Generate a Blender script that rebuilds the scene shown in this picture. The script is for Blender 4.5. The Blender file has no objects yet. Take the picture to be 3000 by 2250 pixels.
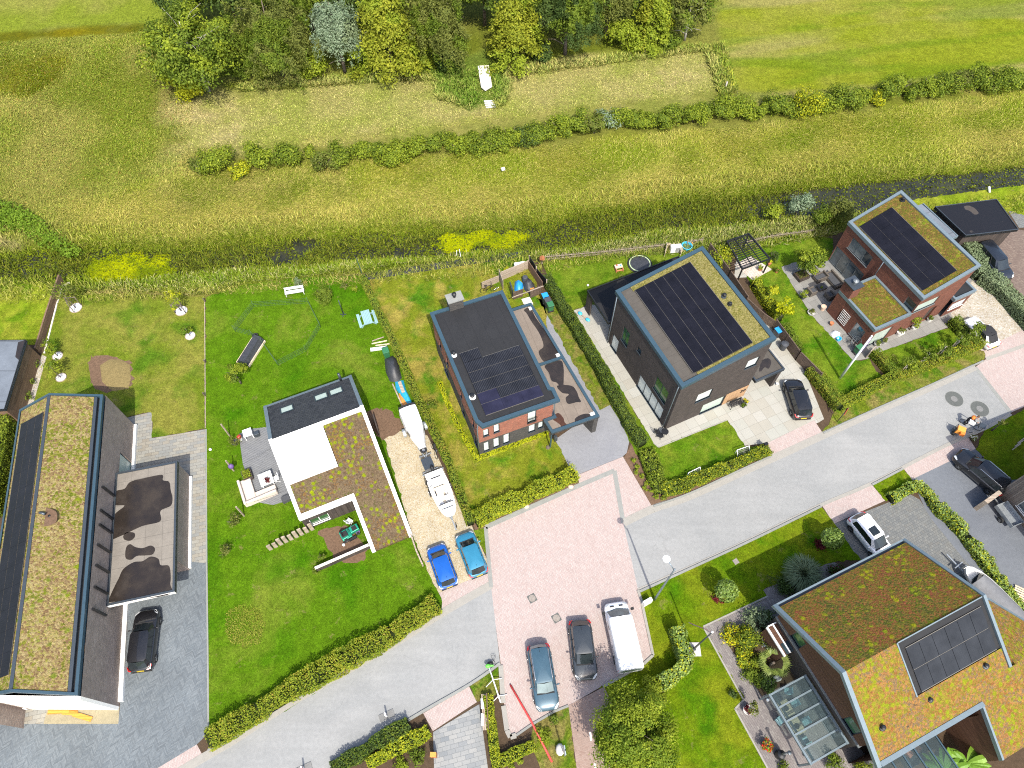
import bpy, math, random
import numpy as np
from mathutils import Vector, Matrix
R=math.radians; PI=math.pi
scene=bpy.context.scene
COL=scene.collection
# ---------------------------------------------------------------- camera (drone, 57 m up, 58.9 deg down)
CAMZ=57.0; FPX=2082.0; PITCH=R(58.919)
cd=bpy.data.cameras.new("camera"); cam=bpy.data.objects.new("camera",cd); COL.objects.link(cam)
cd.sensor_width=36; cd.lens=FPX/3000*36; cd.clip_start=1; cd.clip_end=4000
cam.location=(0,0,CAMZ); cam.rotation_euler=(PI/2-PITCH,0,0)
scene.camera=cam
# ---------------------------------------------------------------- sky and sun
SAZ,SEL=R(105.9),R(53.8)          # azimuth the shadows fall towards, sun elevation
w=bpy.data.worlds.new("World"); scene.world=w; w.use_nodes=True
bg=w.node_tree.nodes["Background"]; sky=w.node_tree.nodes.new("ShaderNodeTexSky")
sky.sky_type='NISHITA'; sky.sun_disc=False; sky.sun_elevation=SEL; sky.sun_rotation=R(164.1); sky.dust_density=3.0
w.node_tree.links.new(sky.outputs[0],bg.inputs[0]); bg.inputs[1].default_value=0.15
sl=bpy.data.lights.new("sun",'SUN'); sl.energy=3.1; sl.angle=R(0.5); sl.color=(1.0,0.945,0.84)
so=bpy.data.objects.new("sun",sl); COL.objects.link(so); so.location=(0,0,90)
so.rotation_euler=Vector((math.cos(SAZ)*math.cos(SEL),math.sin(SAZ)*math.cos(SEL),-math.sin(SEL))).to_track_quat('-Z','Y').to_euler()
vs=scene.view_settings; scene.display_settings.display_device='sRGB'
vs.view_transform='Standard'; vs.look='None'; vs.exposure=1.02; vs.gamma=1.0
cy=scene.cycles; cy.max_bounces=5; cy.diffuse_bounces=3; cy.glossy_bounces=3; cy.transmission_bounces=4; cy.transparent_max_bounces=6
cy.use_denoising=False; cy.filter_width=1.1; cy.pixel_filter_type='BLACKMAN_HARRIS'; cy.caustics_reflective=False; cy.caustics_refractive=False
# ---------------------------------------------------------------- photo pixel (3000x2250) -> point at height z
CF=Vector((0,math.cos(PITCH),-math.sin(PITCH))); CU=Vector((0,math.sin(PITCH),math.cos(PITCH)))
def G(u,v,z=0.0):
    d=CF+Vector((1,0,0))*((u-1500)/FPX)-CU*((v-1125)/FPX)
    return Vector((0,0,CAMZ))+d*((z-CAMZ)/d.z)
def GP(pts,z=0.0): return [G(u,v,z) for u,v in pts]
def xy(p): return (p[0],p[1])
# ---------------------------------------------------------------- colour
def lin(c): c/=255; return c/12.92 if c<=.04045 else ((c+.055)/1.055)**2.4
KA=2.35
def A(r,g,b,k=1.0):   # base colour of a sunlit surface seen as this sRGB in the picture
    return tuple(min(.85,lin(x)/KA*k) for x in (r,g,b))
# ---------------------------------------------------------------- materials
MATS={}
class NT:
    def __init__(s,name):
        s.m=bpy.data.materials.new(name); s.m.use_nodes=True; s.t=s.m.node_tree; s.n=s.t.nodes; s.bsdf=s.n["Principled BSDF"]; s.out=s.n["Material Output"]
        MATS[name]=s.m
    def new(s,t,ins=None,**kw):
        n=s.n.new(t)
        for k,v in kw.items(): setattr(n,k,v)
        for k,v in (ins or {}).items(): s.set(n.inputs[k],v)
        return n
    def set(s,sock,v):
        if isinstance(v,bpy.types.NodeSocket): s.t.links.new(v,sock)
        elif isinstance(v,(tuple,list)) and len(v)==3 and sock.type=='RGBA': sock.default_value=(*v,1)
        else: sock.default_value=v
    def p(s,**kw):
        for k,v in kw.items(): s.set(s.bsdf.inputs[k.replace('_',' ')],v)
    def co(s,kind='UV',scale=(1,1,1),rot=0.0):
        tc=s.new('ShaderNodeTexCoord'); mp=s.new('ShaderNodeMapping'); s.set(mp.inputs[0],tc.outputs[kind]); mp.inputs['Scale'].default_value=scale; mp.inputs['Rotation'].default_value=(0,0,rot)
        return mp.outputs[0]
    def noise(s,vec,scale,detail=3.0,rough=.55,dist=0.0):
        return s.new('ShaderNodeTexNoise',{'Vector':vec,'Scale':scale,'Detail':detail,'Roughness':rough,'Distortion':dist}).outputs[0]
    def ramp(s,f,stops,interp='LINEAR'):
        n=s.new('ShaderNodeValToRGB'); e=n.color_ramp; e.interpolation=interp
        while len(e.elements)<len(stops): e.elements.new(.5)
        for el,(p,c) in zip(e.elements,stops): el.position=p; el.color=(*c,1) if len(c)==3 else c
        s.set(n.inputs[0],f); return n.outputs[0]
    def mix(s,f,a,b,bt='MIX'):
        n=s.new('ShaderNodeMix',data_type='RGBA',blend_type=bt); s.set(n.inputs[0],f); s.set(n.inputs[6],a); s.set(n.inputs[7],b); return n.outputs[2]
    def math(s,op,a,b=0.0,c=0.0):
        n=s.new('ShaderNodeMath',operation=op); s.set(n.inputs[0],a); s.set(n.inputs[1],b); s.set(n.inputs[2],c); return n.outputs[0]
    def bump(s,h,strength=.5,dist=.05):
        n=s.new('ShaderNodeBump',{'Height':h,'Strength':strength,'Distance':dist}); s.set(s.bsdf.inputs['Normal'],n.outputs[0])
    def mr(s,v,a,b,c=0.0,d=1.0):
        n=s.new('ShaderNodeMapRange'); 
        for i,x in enumerate((v,a,b,c,d)): s.set(n.inputs[i],x)
        return n.outputs[0]
def g3(v): return (v,v,v)
def m_plain(name,col,rough=.7,metal=0,var=.12,scale=3,bump=0,coat=0,fine=25,spec=.5):
    t=NT(name); c=t.co('Object'); n=t.noise(c,scale,4); f=t.noise(c,fine,3)
    v=t.ramp(n,[(.25,g3(1-var)),(.75,g3(1+var))]); v2=t.ramp(f,[(.3,g3(1-var)),(.7,g3(1+var))])
    k=t.mix(1.0,v,v2,'MULTIPLY'); t.p(Base_Color=t.mix(1.0,k,col,'MULTIPLY'),Roughness=rough,Metallic=metal,Coat_Weight=coat,Specular_IOR_Level=spec)
    if bump: t.bump(f,bump,.02)
    return t.m
def m_grass(name,c1,c2,c3,s1=.35,s2=1.6,stripe=None,seed=0.0,thr=(.38,.62),worn=A(168,156,98)):
    """c1 base green, c2 dry, c3 lush patches"""
    t=NT(name); c=t.co('Object'); off=t.new('ShaderNodeVectorMath',{0:c,1:(seed,seed*1.7,0)},operation='ADD').outputs[0]
    n1=t.noise(off,s1,4,.6,.6); n2=t.noise(off,s2,3,.6); n3=t.noise(off,14,3,.7); n4=t.noise(off,45,2,.6)
    a=t.mix(t.mr(n1,thr[0],thr[1]),c1,c2); off2=t.new('ShaderNodeVectorMath',{0:off,1:(31,17,3)},operation='ADD').outputs[0]
    n5=t.noise(off2,s1*1.5,3,.5,.3); a=t.mix(t.mr(n5,.52,.68),a,c3)
    b=t.ramp(n2,[(.3,g3(.8)),(.7,g3(1.2))]); d=t.ramp(n3,[(.3,g3(.6)),(.7,g3(1.42))]); e=t.mix(1.0,t.ramp(n4,[(.3,g3(.6)),(.72,g3(1.45))]),t.ramp(t.noise(off,5,4,.7),[(.3,g3(.76)),(.7,g3(1.24))]),'MULTIPLY')
    k=t.mix(1.0,b,d,'MULTIPLY'); k=t.mix(1.0,k,e,'MULTIPLY'); col=t.mix(1.0,a,k,'MULTIPLY')
    wn=t.math('MULTIPLY',t.mr(t.noise(off2,.9,5,.75,.4),.61,.68),.55); col=t.mix(wn,col,t.mix(1.0,worn,d,'MULTIPLY'))
    if stripe:
        ang,per,amt=stripe; u=t.new('ShaderNodeSeparateXYZ',{0:t.co('Object',(1,1,1),ang)}).outputs[0]
        wv=t.math('SINE',t.math('MULTIPLY',u,2*PI/per)); col=t.mix(1.0,col,t.ramp(t.mr(wv,-.5,.5),[(0,g3(1-amt)),(1,g3(1+amt))]),'MULTIPLY')
    t.p(Base_Color=col,Roughness=.95,Specular_IOR_Level=.04); t.bump(n4,.7,.05); return t.m
def m_brick(name,cols,mortar,bw=.21,bh=.065,gap=.012,rough=.85,rot=0.0,var=.25,offset=.5,bump=.3,streak=0):
    t=NT(name); c=t.co('UV',(1,1,1),rot)
    b=t.new('ShaderNodeTexBrick',{'Vector':c,'Color1':g3(0),'Color2':g3(1),'Mortar':g3(.5),'Scale':1.0,'Mortar Size':gap,'Brick Width':bw,'Row Height':bh,'Bias':0.0},offset=offset)
    tone=t.ramp(b.outputs[0],[(i/max(1,len(cols)-1),k) for i,k in enumerate(cols)])
    n=t.noise(c,1.3,5,.6); n2=t.noise(c,9,3)
    tone=t.mix(1.0,tone,t.ramp(n,[(.25,g3(1-var)),(.75,g3(1+var))]),'MULTIPLY'); tone=t.mix(1.0,tone,t.ramp(n2,[(.25,g3(1-var*.6)),(.75,g3(1+var*.6))]),'MULTIPLY')
    t.p(Base_Color=t.mix(b.outputs[1],tone,mortar),Roughness=rough,Specular_IOR_Level=.25)
    if bump: t.bump(t.math('ADD',t.math('MULTIPLY',b.outputs[1],-1.0),t.math('MULTIPLY',n2,.4)),bump,.01)
    return t.m
def m_chevron(name,cols,gap,per=.42,row=.11,rot=0.0):
    t=NT(name); c=t.co('UV',(1,1,1),rot); s=t.new('ShaderNodeSeparateXYZ',{0:c})
    tri=t.math('PINGPONG',s.outputs[0],per); y=t.math('ADD',s.outputs[1],tri)
    v=t.new('ShaderNodeCombineXYZ',{0:s.outputs[0],1:y}).outputs[0]
    b=t.new('ShaderNodeTexBrick',{'Vector':v,'Color1':g3(0),'Color2':g3(1),'Mortar':g3(.5),'Scale':1.0,'Mortar Size':.008,'Brick Width':per,'Row Height':row,'Bias':0.0},offset=0.0)
    tone=t.ramp(b.outputs[0],[(i/(len(cols)-1),k) for i,k in enumerate(cols)]); n=t.noise(c,.25,4); n2=t.noise(c,6,3)
    tone=t.mix(1.0,tone,t.ramp(n,[(.25,g3(.85)),(.75,g3(1.15))]),'MULTIPLY'); tone=t.mix(1.0,tone,t.ramp(n2,[(.25,g3(.85)),(.75,g3(1.15))]),'MULTIPLY')
    t.p(Base_Color=t.mix(b.outputs[1],tone,gap),Roughness=.85,Specular_IOR_Level=.3); t.bump(t.math('MULTIPLY',b.outputs[1],-1.0),.3,.01); return t.m
def m_asphalt(name,c1,c2,fine=.12):
    t=NT(name); c=t.co('Object'); n=t.noise(c,.22,4,.6,.8); n2=t.noise(c,60,2,.7); n3=t.noise(c,4,4,.6)
    a=t.mix(t.mr(n,.35,.65),c1,c2)
    ln=t.noise(t.co('Object',(.10,1.0,1),R(-26)),1.3,4,.6); sp=t.noise(c,.55,5,.7); a=t.mix(t.math('MULTIPLY',t.mr(sp,.66,.74),.22),a,(c1[0]*.55,c1[1]*.53,c1[2]*.5))
    for q,am in ((n2,fine),(n3,.07),(ln,.045)): a=t.mix(1.0,a,t.ramp(q,[(.3,g3(1-am)),(.7,g3(1+am))]),'MULTIPLY')
    cr=t.new('ShaderNodeTexVoronoi',{'Vector':t.new('ShaderNodeVectorMath',{0:c,1:t.new('ShaderNodeTexNoise',{'Vector':c,'Scale':.6}).outputs[1]},operation='ADD').outputs[0],'Scale':.17},feature='DISTANCE_TO_EDGE').outputs[0]
    a=t.mix(t.mr(cr,.0,.004,.22,0.0),a,(c1[0]*.5,c1[1]*.5,c1[2]*.5))
    t.p(Base_Color=a,Roughness=.9,Specular_IOR_Level=.25); t.bump(n2,.3,.01); return t.m
def m_gravel(name,cols,scale=14):
    t=NT(name); c=t.co('Object'); v=t.new('ShaderNodeTexVoronoi',{'Vector':c,'Scale':scale}); s=t.new('ShaderNodeSeparateColor',{0:v.outputs[1]})
    a=t.ramp(s.outputs[0],[(i/(len(cols)-1),k) for i,k in enumerate(cols)]); n=t.noise(c,.7,4); a=t.mix(1.0,a,t.ramp(n,[(.3,g3(.9)),(.7,g3(1.1))]),'MULTIPLY')
    t.p(Base_Color=a,Roughness=.9,Specular_IOR_Level=.2); t.bump(v.outputs[0],.5,.03); return t.m
def m_sedum(name,base,clump,thr=.62,scale=3.2,fine=7,patch=.5,clump2=None):
    """base: carpet colours dealt out plant by plant with drifting patches; clump: bright cushions, ragged and of many sizes"""
    t=NT(name); c=t.co('Object'); wob=t.new('ShaderNodeVectorMath',{0:t.new('ShaderNodeTexNoise',{'Vector':c,'Scale':7.0,'Detail':4.0,'Roughness':.7}).outputs[1],1:(.22,.22,.22),2:c},operation='MULTIPLY_ADD').outputs[0]
    v1=t.new('ShaderNodeTexVoronoi',{'Vector':wob,'Scale':fine}); r1=t.new('ShaderNodeSeparateColor',{0:v1.outputs[1]}); w1=t.mr(t.noise(c,patch,5,.65,.6),.32,.68); w2=t.noise(c,11,4,.75); w3=t.noise(c,28,2,.6)
    f=t.math('ADD',t.math('MULTIPLY',w1,.46),t.math('ADD',t.math('MULTIPLY',r1.outputs[0],.36),t.math('MULTIPLY',w2,.18)))
    a=t.ramp(f,[(.12+.76*i/(len(base)-1),k) for i,k in enumerate(base)])
    v=t.new('ShaderNodeTexVoronoi',{'Vector':wob,'Scale':scale}); r=t.new('ShaderNodeSeparateColor',{0:v.outputs[1]})
    sel=t.math('ADD',t.math('MULTIPLY',r.outputs[0],.5),t.math('MULTIPLY',t.mr(t.noise(c,.55,3,.55),.25,.75),.5)); on=t.math('MULTIPLY',t.mr(sel,thr,thr+.10),t.mr(t.math('ADD',v.outputs[0],t.math('MULTIPLY',w2,.5)),.86,.55))
    a=t.mix(on,a,t.mix(r.outputs[1],clump,clump2 or clump)); a=t.mix(1.0,a,t.ramp(w3,[(.3,g3(.62)),(.7,g3(1.38))]),'MULTIPLY'); a=t.mix(1.0,a,t.ramp(w2,[(.3,g3(.74)),(.7,g3(1.26))]),'MULTIPLY')
    t.p(Base_Color=a,Roughness=.95,Specular_IOR_Level=.1); t.bump(t.math('ADD',t.math('MULTIPLY',w2,.6),t.math('ADD',t.math('MULTIPLY',on,.4),t.math('MULTIPLY',v1.outputs[0],-.5))),.8,.10); return t.m
LK=1.45
def m_leaf(name,cols,transl=.35,scale=.5,spec=.1):
    t=NT(name); g=t.new('ShaderNodeNewGeometry'); c=t.co('Object')
    n=t.noise(c,scale,3,.6); f=t.math('ADD',t.math('MULTIPLY',g.outputs['Random Per Island'],.6),t.math('MULTIPLY',t.mr(n,.3,.7),.4))
    a=t.ramp(f,[(i/(len(cols)-1),tuple(min(.8,LK*x) for x in k)) for i,k in enumerate(cols)])
    t.p(Base_Color=a,Roughness=.55,Specular_IOR_Level=spec)
    tr=t.new('ShaderNodeBsdfTranslucent',{'Color':t.mix(1.0,a,(1.1,1.15,.6),'MULTIPLY')}); ms=t.new('ShaderNodeMixShader',{0:transl}); t.set(ms.inputs[1],t.bsdf.outputs[0]); t.set(ms.inputs[2],tr.outputs[0]); t.set(t.out.inputs[0],ms.outputs[0]); return t.m
def m_glass(name,col=(.02,.03,.035),rough=.04,spec=.8):
    t=NT(name); c=t.co('Object'); n=t.noise(c,.8,2); t.p(Base_Color=t.mix(t.mr(n,.35,.65),col,tuple(x*1.8 for x in col)),Roughness=rough,Specular_IOR_Level=spec); return t.m
def m_clear(name,tint=(.10,.13,.14),alpha=.22):
    t=NT(name); t.p(Base_Color=tint,Roughness=.03,Specular_IOR_Level=.6); tr=t.new('ShaderNodeBsdfTransparent',{'Color':(.82,.9,.9)}); ms=t.new('ShaderNodeMixShader',{0:alpha}); t.set(ms.inputs[1],tr.outputs[0]); t.set(ms.inputs[2],t.bsdf.outputs[0]); t.set(t.out.inputs[0],ms.outputs[0]); return t.m
def m_paint(name,col,flake=.05,rough=.35):
    t=NT(name); c=t.co('Object'); n=t.noise(c,2.5,4); t.p(Base_Color=t.mix(1.0,col,t.ramp(n,[(.3,g3(1-flake)),(.7,g3(1+flake))]),'MULTIPLY'),Roughness=rough,Coat_Weight=.8,Coat_Roughness=.04,Metallic=.25 if max(col)<.5 else 0); return t.m
def m_panel(name,cell=.16,bus=(.035,.036,.042),col=(.012,.013,.018),px=1.0):
    t=NT(name); c=t.co('UV'); s=t.new('ShaderNodeSeparateXYZ',{0:c})
    fx=t.math('FRACT',t.math('DIVIDE',s.outputs[0],cell)); l=t.math('GREATER_THAN',fx,.86); n=t.noise(c,.9,4,.6)
    a=t.mix(t.math('MULTIPLY',l,.6*px),col,bus); a=t.mix(1.0,a,t.ramp(n,[(.3,g3(.75)),(.7,g3(1.3))]),'MULTIPLY'); t.p(Base_Color=a,Roughness=.28,Specular_IOR_Level=.22); return t.m
def m_roofing(name,c1,wet,puddle=.0,seam=1.05,rot=0.0,cross=0):
    """bitumen felt with overlap seams; puddle raises the share of dark wet stains"""
    t=NT(name); c=t.co('UV',(1,1,1),rot); n=t.noise(c,.5,5,.6); f=t.noise(c,22,3,.6); m=t.noise(c,3,4,.6)
    a=t.mix(1.0,c1,t.ramp(n,[(.3,g3(.85)),(.7,g3(1.15))]),'MULTIPLY'); a=t.mix(1.0,a,t.ramp(f,[(.3,g3(.88)),(.7,g3(1.12))]),'MULTIPLY'); a=t.mix(1.0,a,t.ramp(m,[(.3,g3(.93)),(.7,g3(1.07))]),'MULTIPLY')
    s=t.new('ShaderNodeSeparateXYZ',{0:c}); l=t.math('LESS_THAN',t.math('FRACT',t.math('DIVIDE',s.outputs[1],seam)),.035); a=t.mix(t.math('MULTIPLY',l,.45),a,tuple(x*.35 for x in c1))
    if cross: a=t.mix(t.math('MULTIPLY',t.math('LESS_THAN',t.math('FRACT',t.math('DIVIDE',s.outputs[0],cross)),.03),.4),a,tuple(x*.35 for x in c1))
    r=.8
    if puddle:
        q=t.mr(t.noise(c,.45,2,.45,.4),.5-puddle,.5-puddle+.012,0.0,1.0); a=t.mix(q,a,wet); r=t.mr(q,0,1,.8,.25)
    t.p(Base_Color=a,Roughness=r,Specular_IOR_Level=.3); t.bump(f,.2,.01); return t.m
def m_wood(name,cols,pl=.14,rot=0.0,rough=.8,gapc=None):
    t=NT(name); c=t.co('UV',(1,1,1),rot); b=t.new('ShaderNodeTexBrick',{'Vector':c,'Color1':g3(0),'Color2':g3(1),'Mortar':g3(.5),'Scale':1.0,'Mortar Size':.008,'Brick Width':2.7,'Row Height':pl},offset=.37)
    g=t.noise(t.co('UV',(1.5,30,1),rot),1.0,3,.6); a=t.ramp(b.outputs[0],[(i/max(1,len(cols)-1),k) for i,k in enumerate(cols)]); a=t.mix(1.0,a,t.ramp(g,[(.3,g3(.78)),(.7,g3(1.22))]),'MULTIPLY')
    t.p(Base_Color=t.mix(b.outputs[1],a,gapc or tuple(x*.25 for x in cols[0])),Roughness=rough,Specular_IOR_Level=.25); return t.m
# ---------------------------------------------------------------- mesh building
class MB:
    def __init__(s): s.v=[];s.f=[];s.m=[];s.cur=0;s.sm=[];s.smooth=False
    def mat(s,i): s.cur=i; return s
    def add(s,vs,fs):
        o=len(s.v); s.v+=[tuple(p) for p in vs]; s.f+=[[i+o for i in f] for f in fs]; s.m+=[s.cur]*len(fs); s.sm+=[s.smooth]*len(fs); return s
    def box(s,x0,x1,y0,y1,z0,z1):
        v=[(x,y,z) for z in (z0,z1) for x,y in ((x0,y0),(x1,y0),(x1,y1),(x0,y1))]
        return s.add(v,[(3,2,1,0),(4,5,6,7),(0,1,5,4),(1,2,6,5),(2,3,7,6),(3,0,4,7)])
    def cb(s,c,d,rz=0.0,rx=0.0,ry=0.0):
        M=Matrix.Rotation(rz,3,'Z')@Matrix.Rotation(ry,3,'Y')@Matrix.Rotation(rx,3,'X'); c=Vector(c)
        v=[c+M@Vector((x*d[0]/2,y*d[1]/2,z*d[2]/2)) for z in (-1,1) for x,y in ((-1,-1),(1,-1),(1,1),(-1,1))]
        return s.add(v,[(3,2,1,0),(4,5,6,7),(0,1,5,4),(1,2,6,5),(2,3,7,6),(3,0,4,7)])
    def bar(s,a,b,wd,h=None):
        """rectangular bar from a to b"""
        a,b=Vector(a),Vector(b); d=(b-a); L=d.length
        if L<1e-6: return s
        d/=L; up=Vector((0,0,1)) if abs(d.z)<.95 else Vector((1,0,0)); x=d.cross(up).normalized(); y=x.cross(d).normalized(); h=h or wd
        v=[p+x*i*wd/2+y*j*h/2 for p in (a,b) for i,j in ((-1,-1),(1,-1),(1,1),(-1,1))]
        return s.add(v,[(0,1,2,3),(7,6,5,4),(1,0,4,5),(2,1,5,6),(3,2,6,7),(0,3,7,4)])
    def prism(s,poly,z0,z1):
        """poly of (x,y); z0,z1 numbers or functions of (x,y)"""
        ar=sum(poly[i-1][0]*poly[i][1]-poly[i][0]*poly[i-1][1] for i in range(len(poly)))
        if ar<0: poly=poly[::-1]
        a=z0 if callable(z0) else (lambda x,y:z0); b=z1 if callable(z1) else (lambda x,y:z1); n=len(poly)
        v=[(p[0],p[1],a(p[0],p[1])) for p in poly]+[(p[0],p[1],b(p[0],p[1])) for p in poly]
        return s.add(v,[tuple(range(n-1,-1,-1)),tuple(range(n,2*n))]+[(i,(i+1)%n,n+(i+1)%n,n+i) for i in range(n)])
    def ring(s,pts,w,z0,z1):
        """parapet running along closed poly, inset by w"""
        n=len(pts); ins=offset_poly(pts,w); a=z0 if callable(z0) else (lambda x,y:z0); b=z1 if callable(z1) else (lambda x,y:z1)
        for i in range(n):
            j=(i+1)%n; q=[pts[i],pts[j],ins[j],ins[i]]
            v=[(x,y,a(x,y)) for x,y in q]+[(x,y,b(x,y)) for x,y in q]
            ar=sum(q[k-1][0]*q[k][1]-q[k][0]*q[k-1][1] for k in range(4)); fs=[(3,2,1,0),(4,5,6,7),(0,1,5,4),(2,3,7,6)]
            if ar<0: fs=[f[::-1] for f in fs]
            s.add(v,fs)
        return s
    def sheet(s,poly,z):
        ar=sum(poly[i-1][0]*poly[i][1]-poly[i][0]*poly[i-1][1] for i in range(len(poly)))
        if ar<0: poly=poly[::-1]
        b=z if callable(z) else (lambda x,y:z); return s.add([(p[0],p[1],b(p[0],p[1])) for p in poly],[tuple(range(len(poly)))])
    def tube(s,pts,r,n=6,cap=True):
        pts=[Vector(p) for p in pts]; rs=r if isinstance(r,(list,tuple)) else [r]*len(pts); v=[]; px=None
        for i,p in enumerate(pts):
            d=(pts[min(i+1,len(pts)-1)]-pts[max(i-1,0)]).normalized()
            if px is None: px=d.cross(Vector((0,0,1)) if abs(d.z)<.9 else Vector((1,0,0))).normalized()
            x=(px-d*px.dot(d)).normalized(); px=x; y=d.cross(x)
            v+=[p+(x*math.cos(2*PI*k/n)+y*math.sin(2*PI*k/n))*rs[i] for k in range(n)]
        f=[(i*n+k,i*n+(k+1)%n,(i+1)*n+(k+1)%n,(i+1)*n+k) for i in range(len(pts)-1) for k in range(n)]
        if cap: f+=[tuple(range(n-1,-1,-1)),tuple(range((len(pts)-1)*n,len(pts)*n))]
        sm=s.smooth; s.smooth=True; s.add(v,f); s.smooth=sm; return s
    def lathe(s,prof,c=(0,0,0),n=14,cap=True):
        v=[(c[0]+r*math.cos(2*PI*k/n),c[1]+r*math.sin(2*PI*k/n),c[2]+z) for r,z in prof for k in range(n)]
        f=[(i*n+k,i*n+(k+1)%n,(i+1)*n+(k+1)%n,(i+1)*n+k) for i in range(len(prof)-1) for k in range(n)]
        if cap: f+=[tuple(range(n-1,-1,-1)),tuple(range((len(prof)-1)*n,len(prof)*n))]
        return s.add(v,f)
    def ell(s,c,r,n=10,m=6,M=None):
        v=[];c=Vector(c)
        for i in range(m+1):
            a=-PI/2+PI*i/m
            for k in range(n):
                q=Vector((r[0]*math.cos(a)*math.cos(2*PI*k/n),r[1]*math.cos(a)*math.sin(2*PI*k/n),r[2]*math.sin(a))); v.append(c+(M@q if M else q))
        sm=s.smooth; s.smooth=True; s.add(v,[(i*n+k,i*n+(k+1)%n,(i+1)*n+(k+1)%n,(i+1)*n+k) for i in range(m) for k in range(n)]); s.smooth=sm; return s
    def build(s,name,mats,parent=None,smooth=False,uvrot=0.0,bevel=0.0,sub=0):
        me=bpy.data.meshes.new(name); me.from_pydata(s.v,[],s.f)
        for m in (mats if isinstance(mats,(list,tuple)) else [mats]): me.materials.append(m)
        me.polygons.foreach_set('material_index',s.m); me.polygons.foreach_set('use_smooth',[bool(smooth or q) for q in s.sm])
        uv=me.uv_layers.new(name='UVMap').data; cr,sr=math.cos(uvrot),math.sin(uvrot)
        for p in me.polygons:
            nx,ny,nz=p.normal
            h=math.hypot(nx,ny)
            for li in p.loop_indices:
                x,y,z=me.vertices[me.loops[li].vertex_index].co
                if abs(nz)>.75 or h<1e-6: a,b=x,y
                else:
                    tx,ty=-ny/h,nx/h; a=x*tx+y*ty; b=z
                if abs(nz)>.75: a,b=a*cr-b*sr,a*sr+b*cr
                uv[li].uv=(a,b)
        me.update(); o=bpy.data.objects.new(name,me); COL.objects.link(o)
        if parent is not None: o.parent=parent
        if bevel:
            b=o.modifiers.new('bevel','BEVEL'); b.width=bevel; b.segments=2; b.limit_method='ANGLE'
        if sub:
            b=o.modifiers.new('sub','SUBSURF'); b.levels=b.render_levels=sub
        return o
def offset_poly(pts,w):
    n=len(pts); ar=sum(pts[i-1][0]*pts[i][1]-pts[i][0]*pts[i-1][1] for i in range(n)); sg=1 if ar>0 else -1; out=[]
    for i in range(n):
        p0,p1,p2=Vector(pts[i-1][:2]),Vector(pts[i][:2]),Vector(pts[(i+1)%n][:2]); d1=(p1-p0).normalized(); d2=(p2-p1).normalized()
        n1=Vector((-d1.y,d1.x))*sg; n2=Vector((-d2.y,d2.x))*sg; b=n1+n2; k=b.dot(n1)
        out.append(tuple(p1+b*(w/max(.3,k))))
    return out
def tag(o,label,cat,group=None):
    o['label']=label; o['category']=cat
    if group: o['group']=group
    return o
def thing(name,label,cat,loc=(0,0,0),rz=0.0,group=None):
    o=bpy.data.objects.new(name,None); COL.objects.link(o); o.location=loc; o.rotation_euler=(0,0,rz); o.empty_display_size=.3
    return tag(o,label,cat,group)
def struct(o): o['kind']='structure'; return o
def dup(root,loc,rz,label,group=None,swap=None):
    r=root.copy(); COL.objects.link(r); r.location=loc; r.rotation_euler=(0,0,rz); r['label']=label
    if group: r['group']=group
    def rec(src,dst):
        for ch in list(src.children):
            c=ch.copy(); COL.objects.link(c); c.parent=dst
            if swap and c.type=='MESH':
                if any(m and m.name in swap for m in c.data.materials):
                    c.data=c.data.copy()
                    for i,m in enumerate(c.data.materials):
                        if m and m.name in swap: c.data.materials[i]=MATS[swap[m.name]]
            rec(ch,c)
    rec(root,r); return r
# ---------------------------------------------------------------- foliage: many small leaf faces in numpy
RNG=np.random.default_rng(7)
def unit(n,rng=RNG):
    v=rng.normal(size=(n,3)); return v/np.linalg.norm(v,axis=1,keepdims=True)
def leaf_quads(P,N,size,asp=.62,tilt=.55,rng=RNG):
    """one kite-shaped leaf per point, facing roughly along N"""
    n=len(P); N=N+rng.normal(size=(n,3))*tilt; N/=np.linalg.norm(N,axis=1,keepdims=True)
    T=np.cross(N,unit(n,rng)); T/=np.linalg.norm(T,axis=1,keepdims=True)+1e-9; B=np.cross(N,T)
    L=(size*rng.uniform(.6,1.4,n))[:,None]; W=L*asp
    V=np.stack([P-T*L*.5,P+B*W*.5+T*L*.08+N*L*.06,P+T*L*.5,P-B*W*.5+T*L*.08+N*L*.06],1); return V.reshape(-1,3)
def npquads(name,V,mats,parent=None,midx=None,extra=None,cols=None):
    n=len(V)//4; me=bpy.data.meshes.new(name); ev,ef,em=([],[],[]) if extra is None else (extra.v,extra.f,extra.m)
    nv=len(V); me.vertices.add(nv+len(ev)); co=np.concatenate([np.asarray(V,np.float32).reshape(-1),np.asarray(ev,np.float32).reshape(-1)]); me.vertices.foreach_set('co',co)
    lt=[4]*n+[len(f) for f in ef]; nl=sum(lt); me.loops.add(nl); me.polygons.add(len(lt))
    li=np.concatenate([np.arange(n*4),np.array([i+nv for f in ef for i in f],dtype=np.int64)]).astype(np.int32); me.loops.foreach_set('vertex_index',li)
    ls=np.concatenate([[0],np.cumsum(lt)[:-1]]).astype(np.int32); me.polygons.foreach_set('loop_start',ls)
    for m in (mats if isinstance(mats,(list,tuple)) else [mats]): me.materials.append(m)
    mi=np.concatenate([np.zeros(n,np.int32) if midx is None else np.asarray(midx,np.int32),np.array(em,np.int32)]); me.polygons.foreach_set('material_index',mi)
    if cols is not None:
        a=me.color_attributes.new('Col','FLOAT_COLOR','POINT'); c=np.ones((nv+len(ev),4),np.float32); c[:nv,:3]=np.repeat(cols,4,0); a.data.foreach_set('color',c.reshape(-1))
    me.update(calc_edges=True); me.validate(); o=bpy.data.objects.new(name,me); COL.objects.link(o)
    if parent is not None: o.parent=parent
    return o
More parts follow.
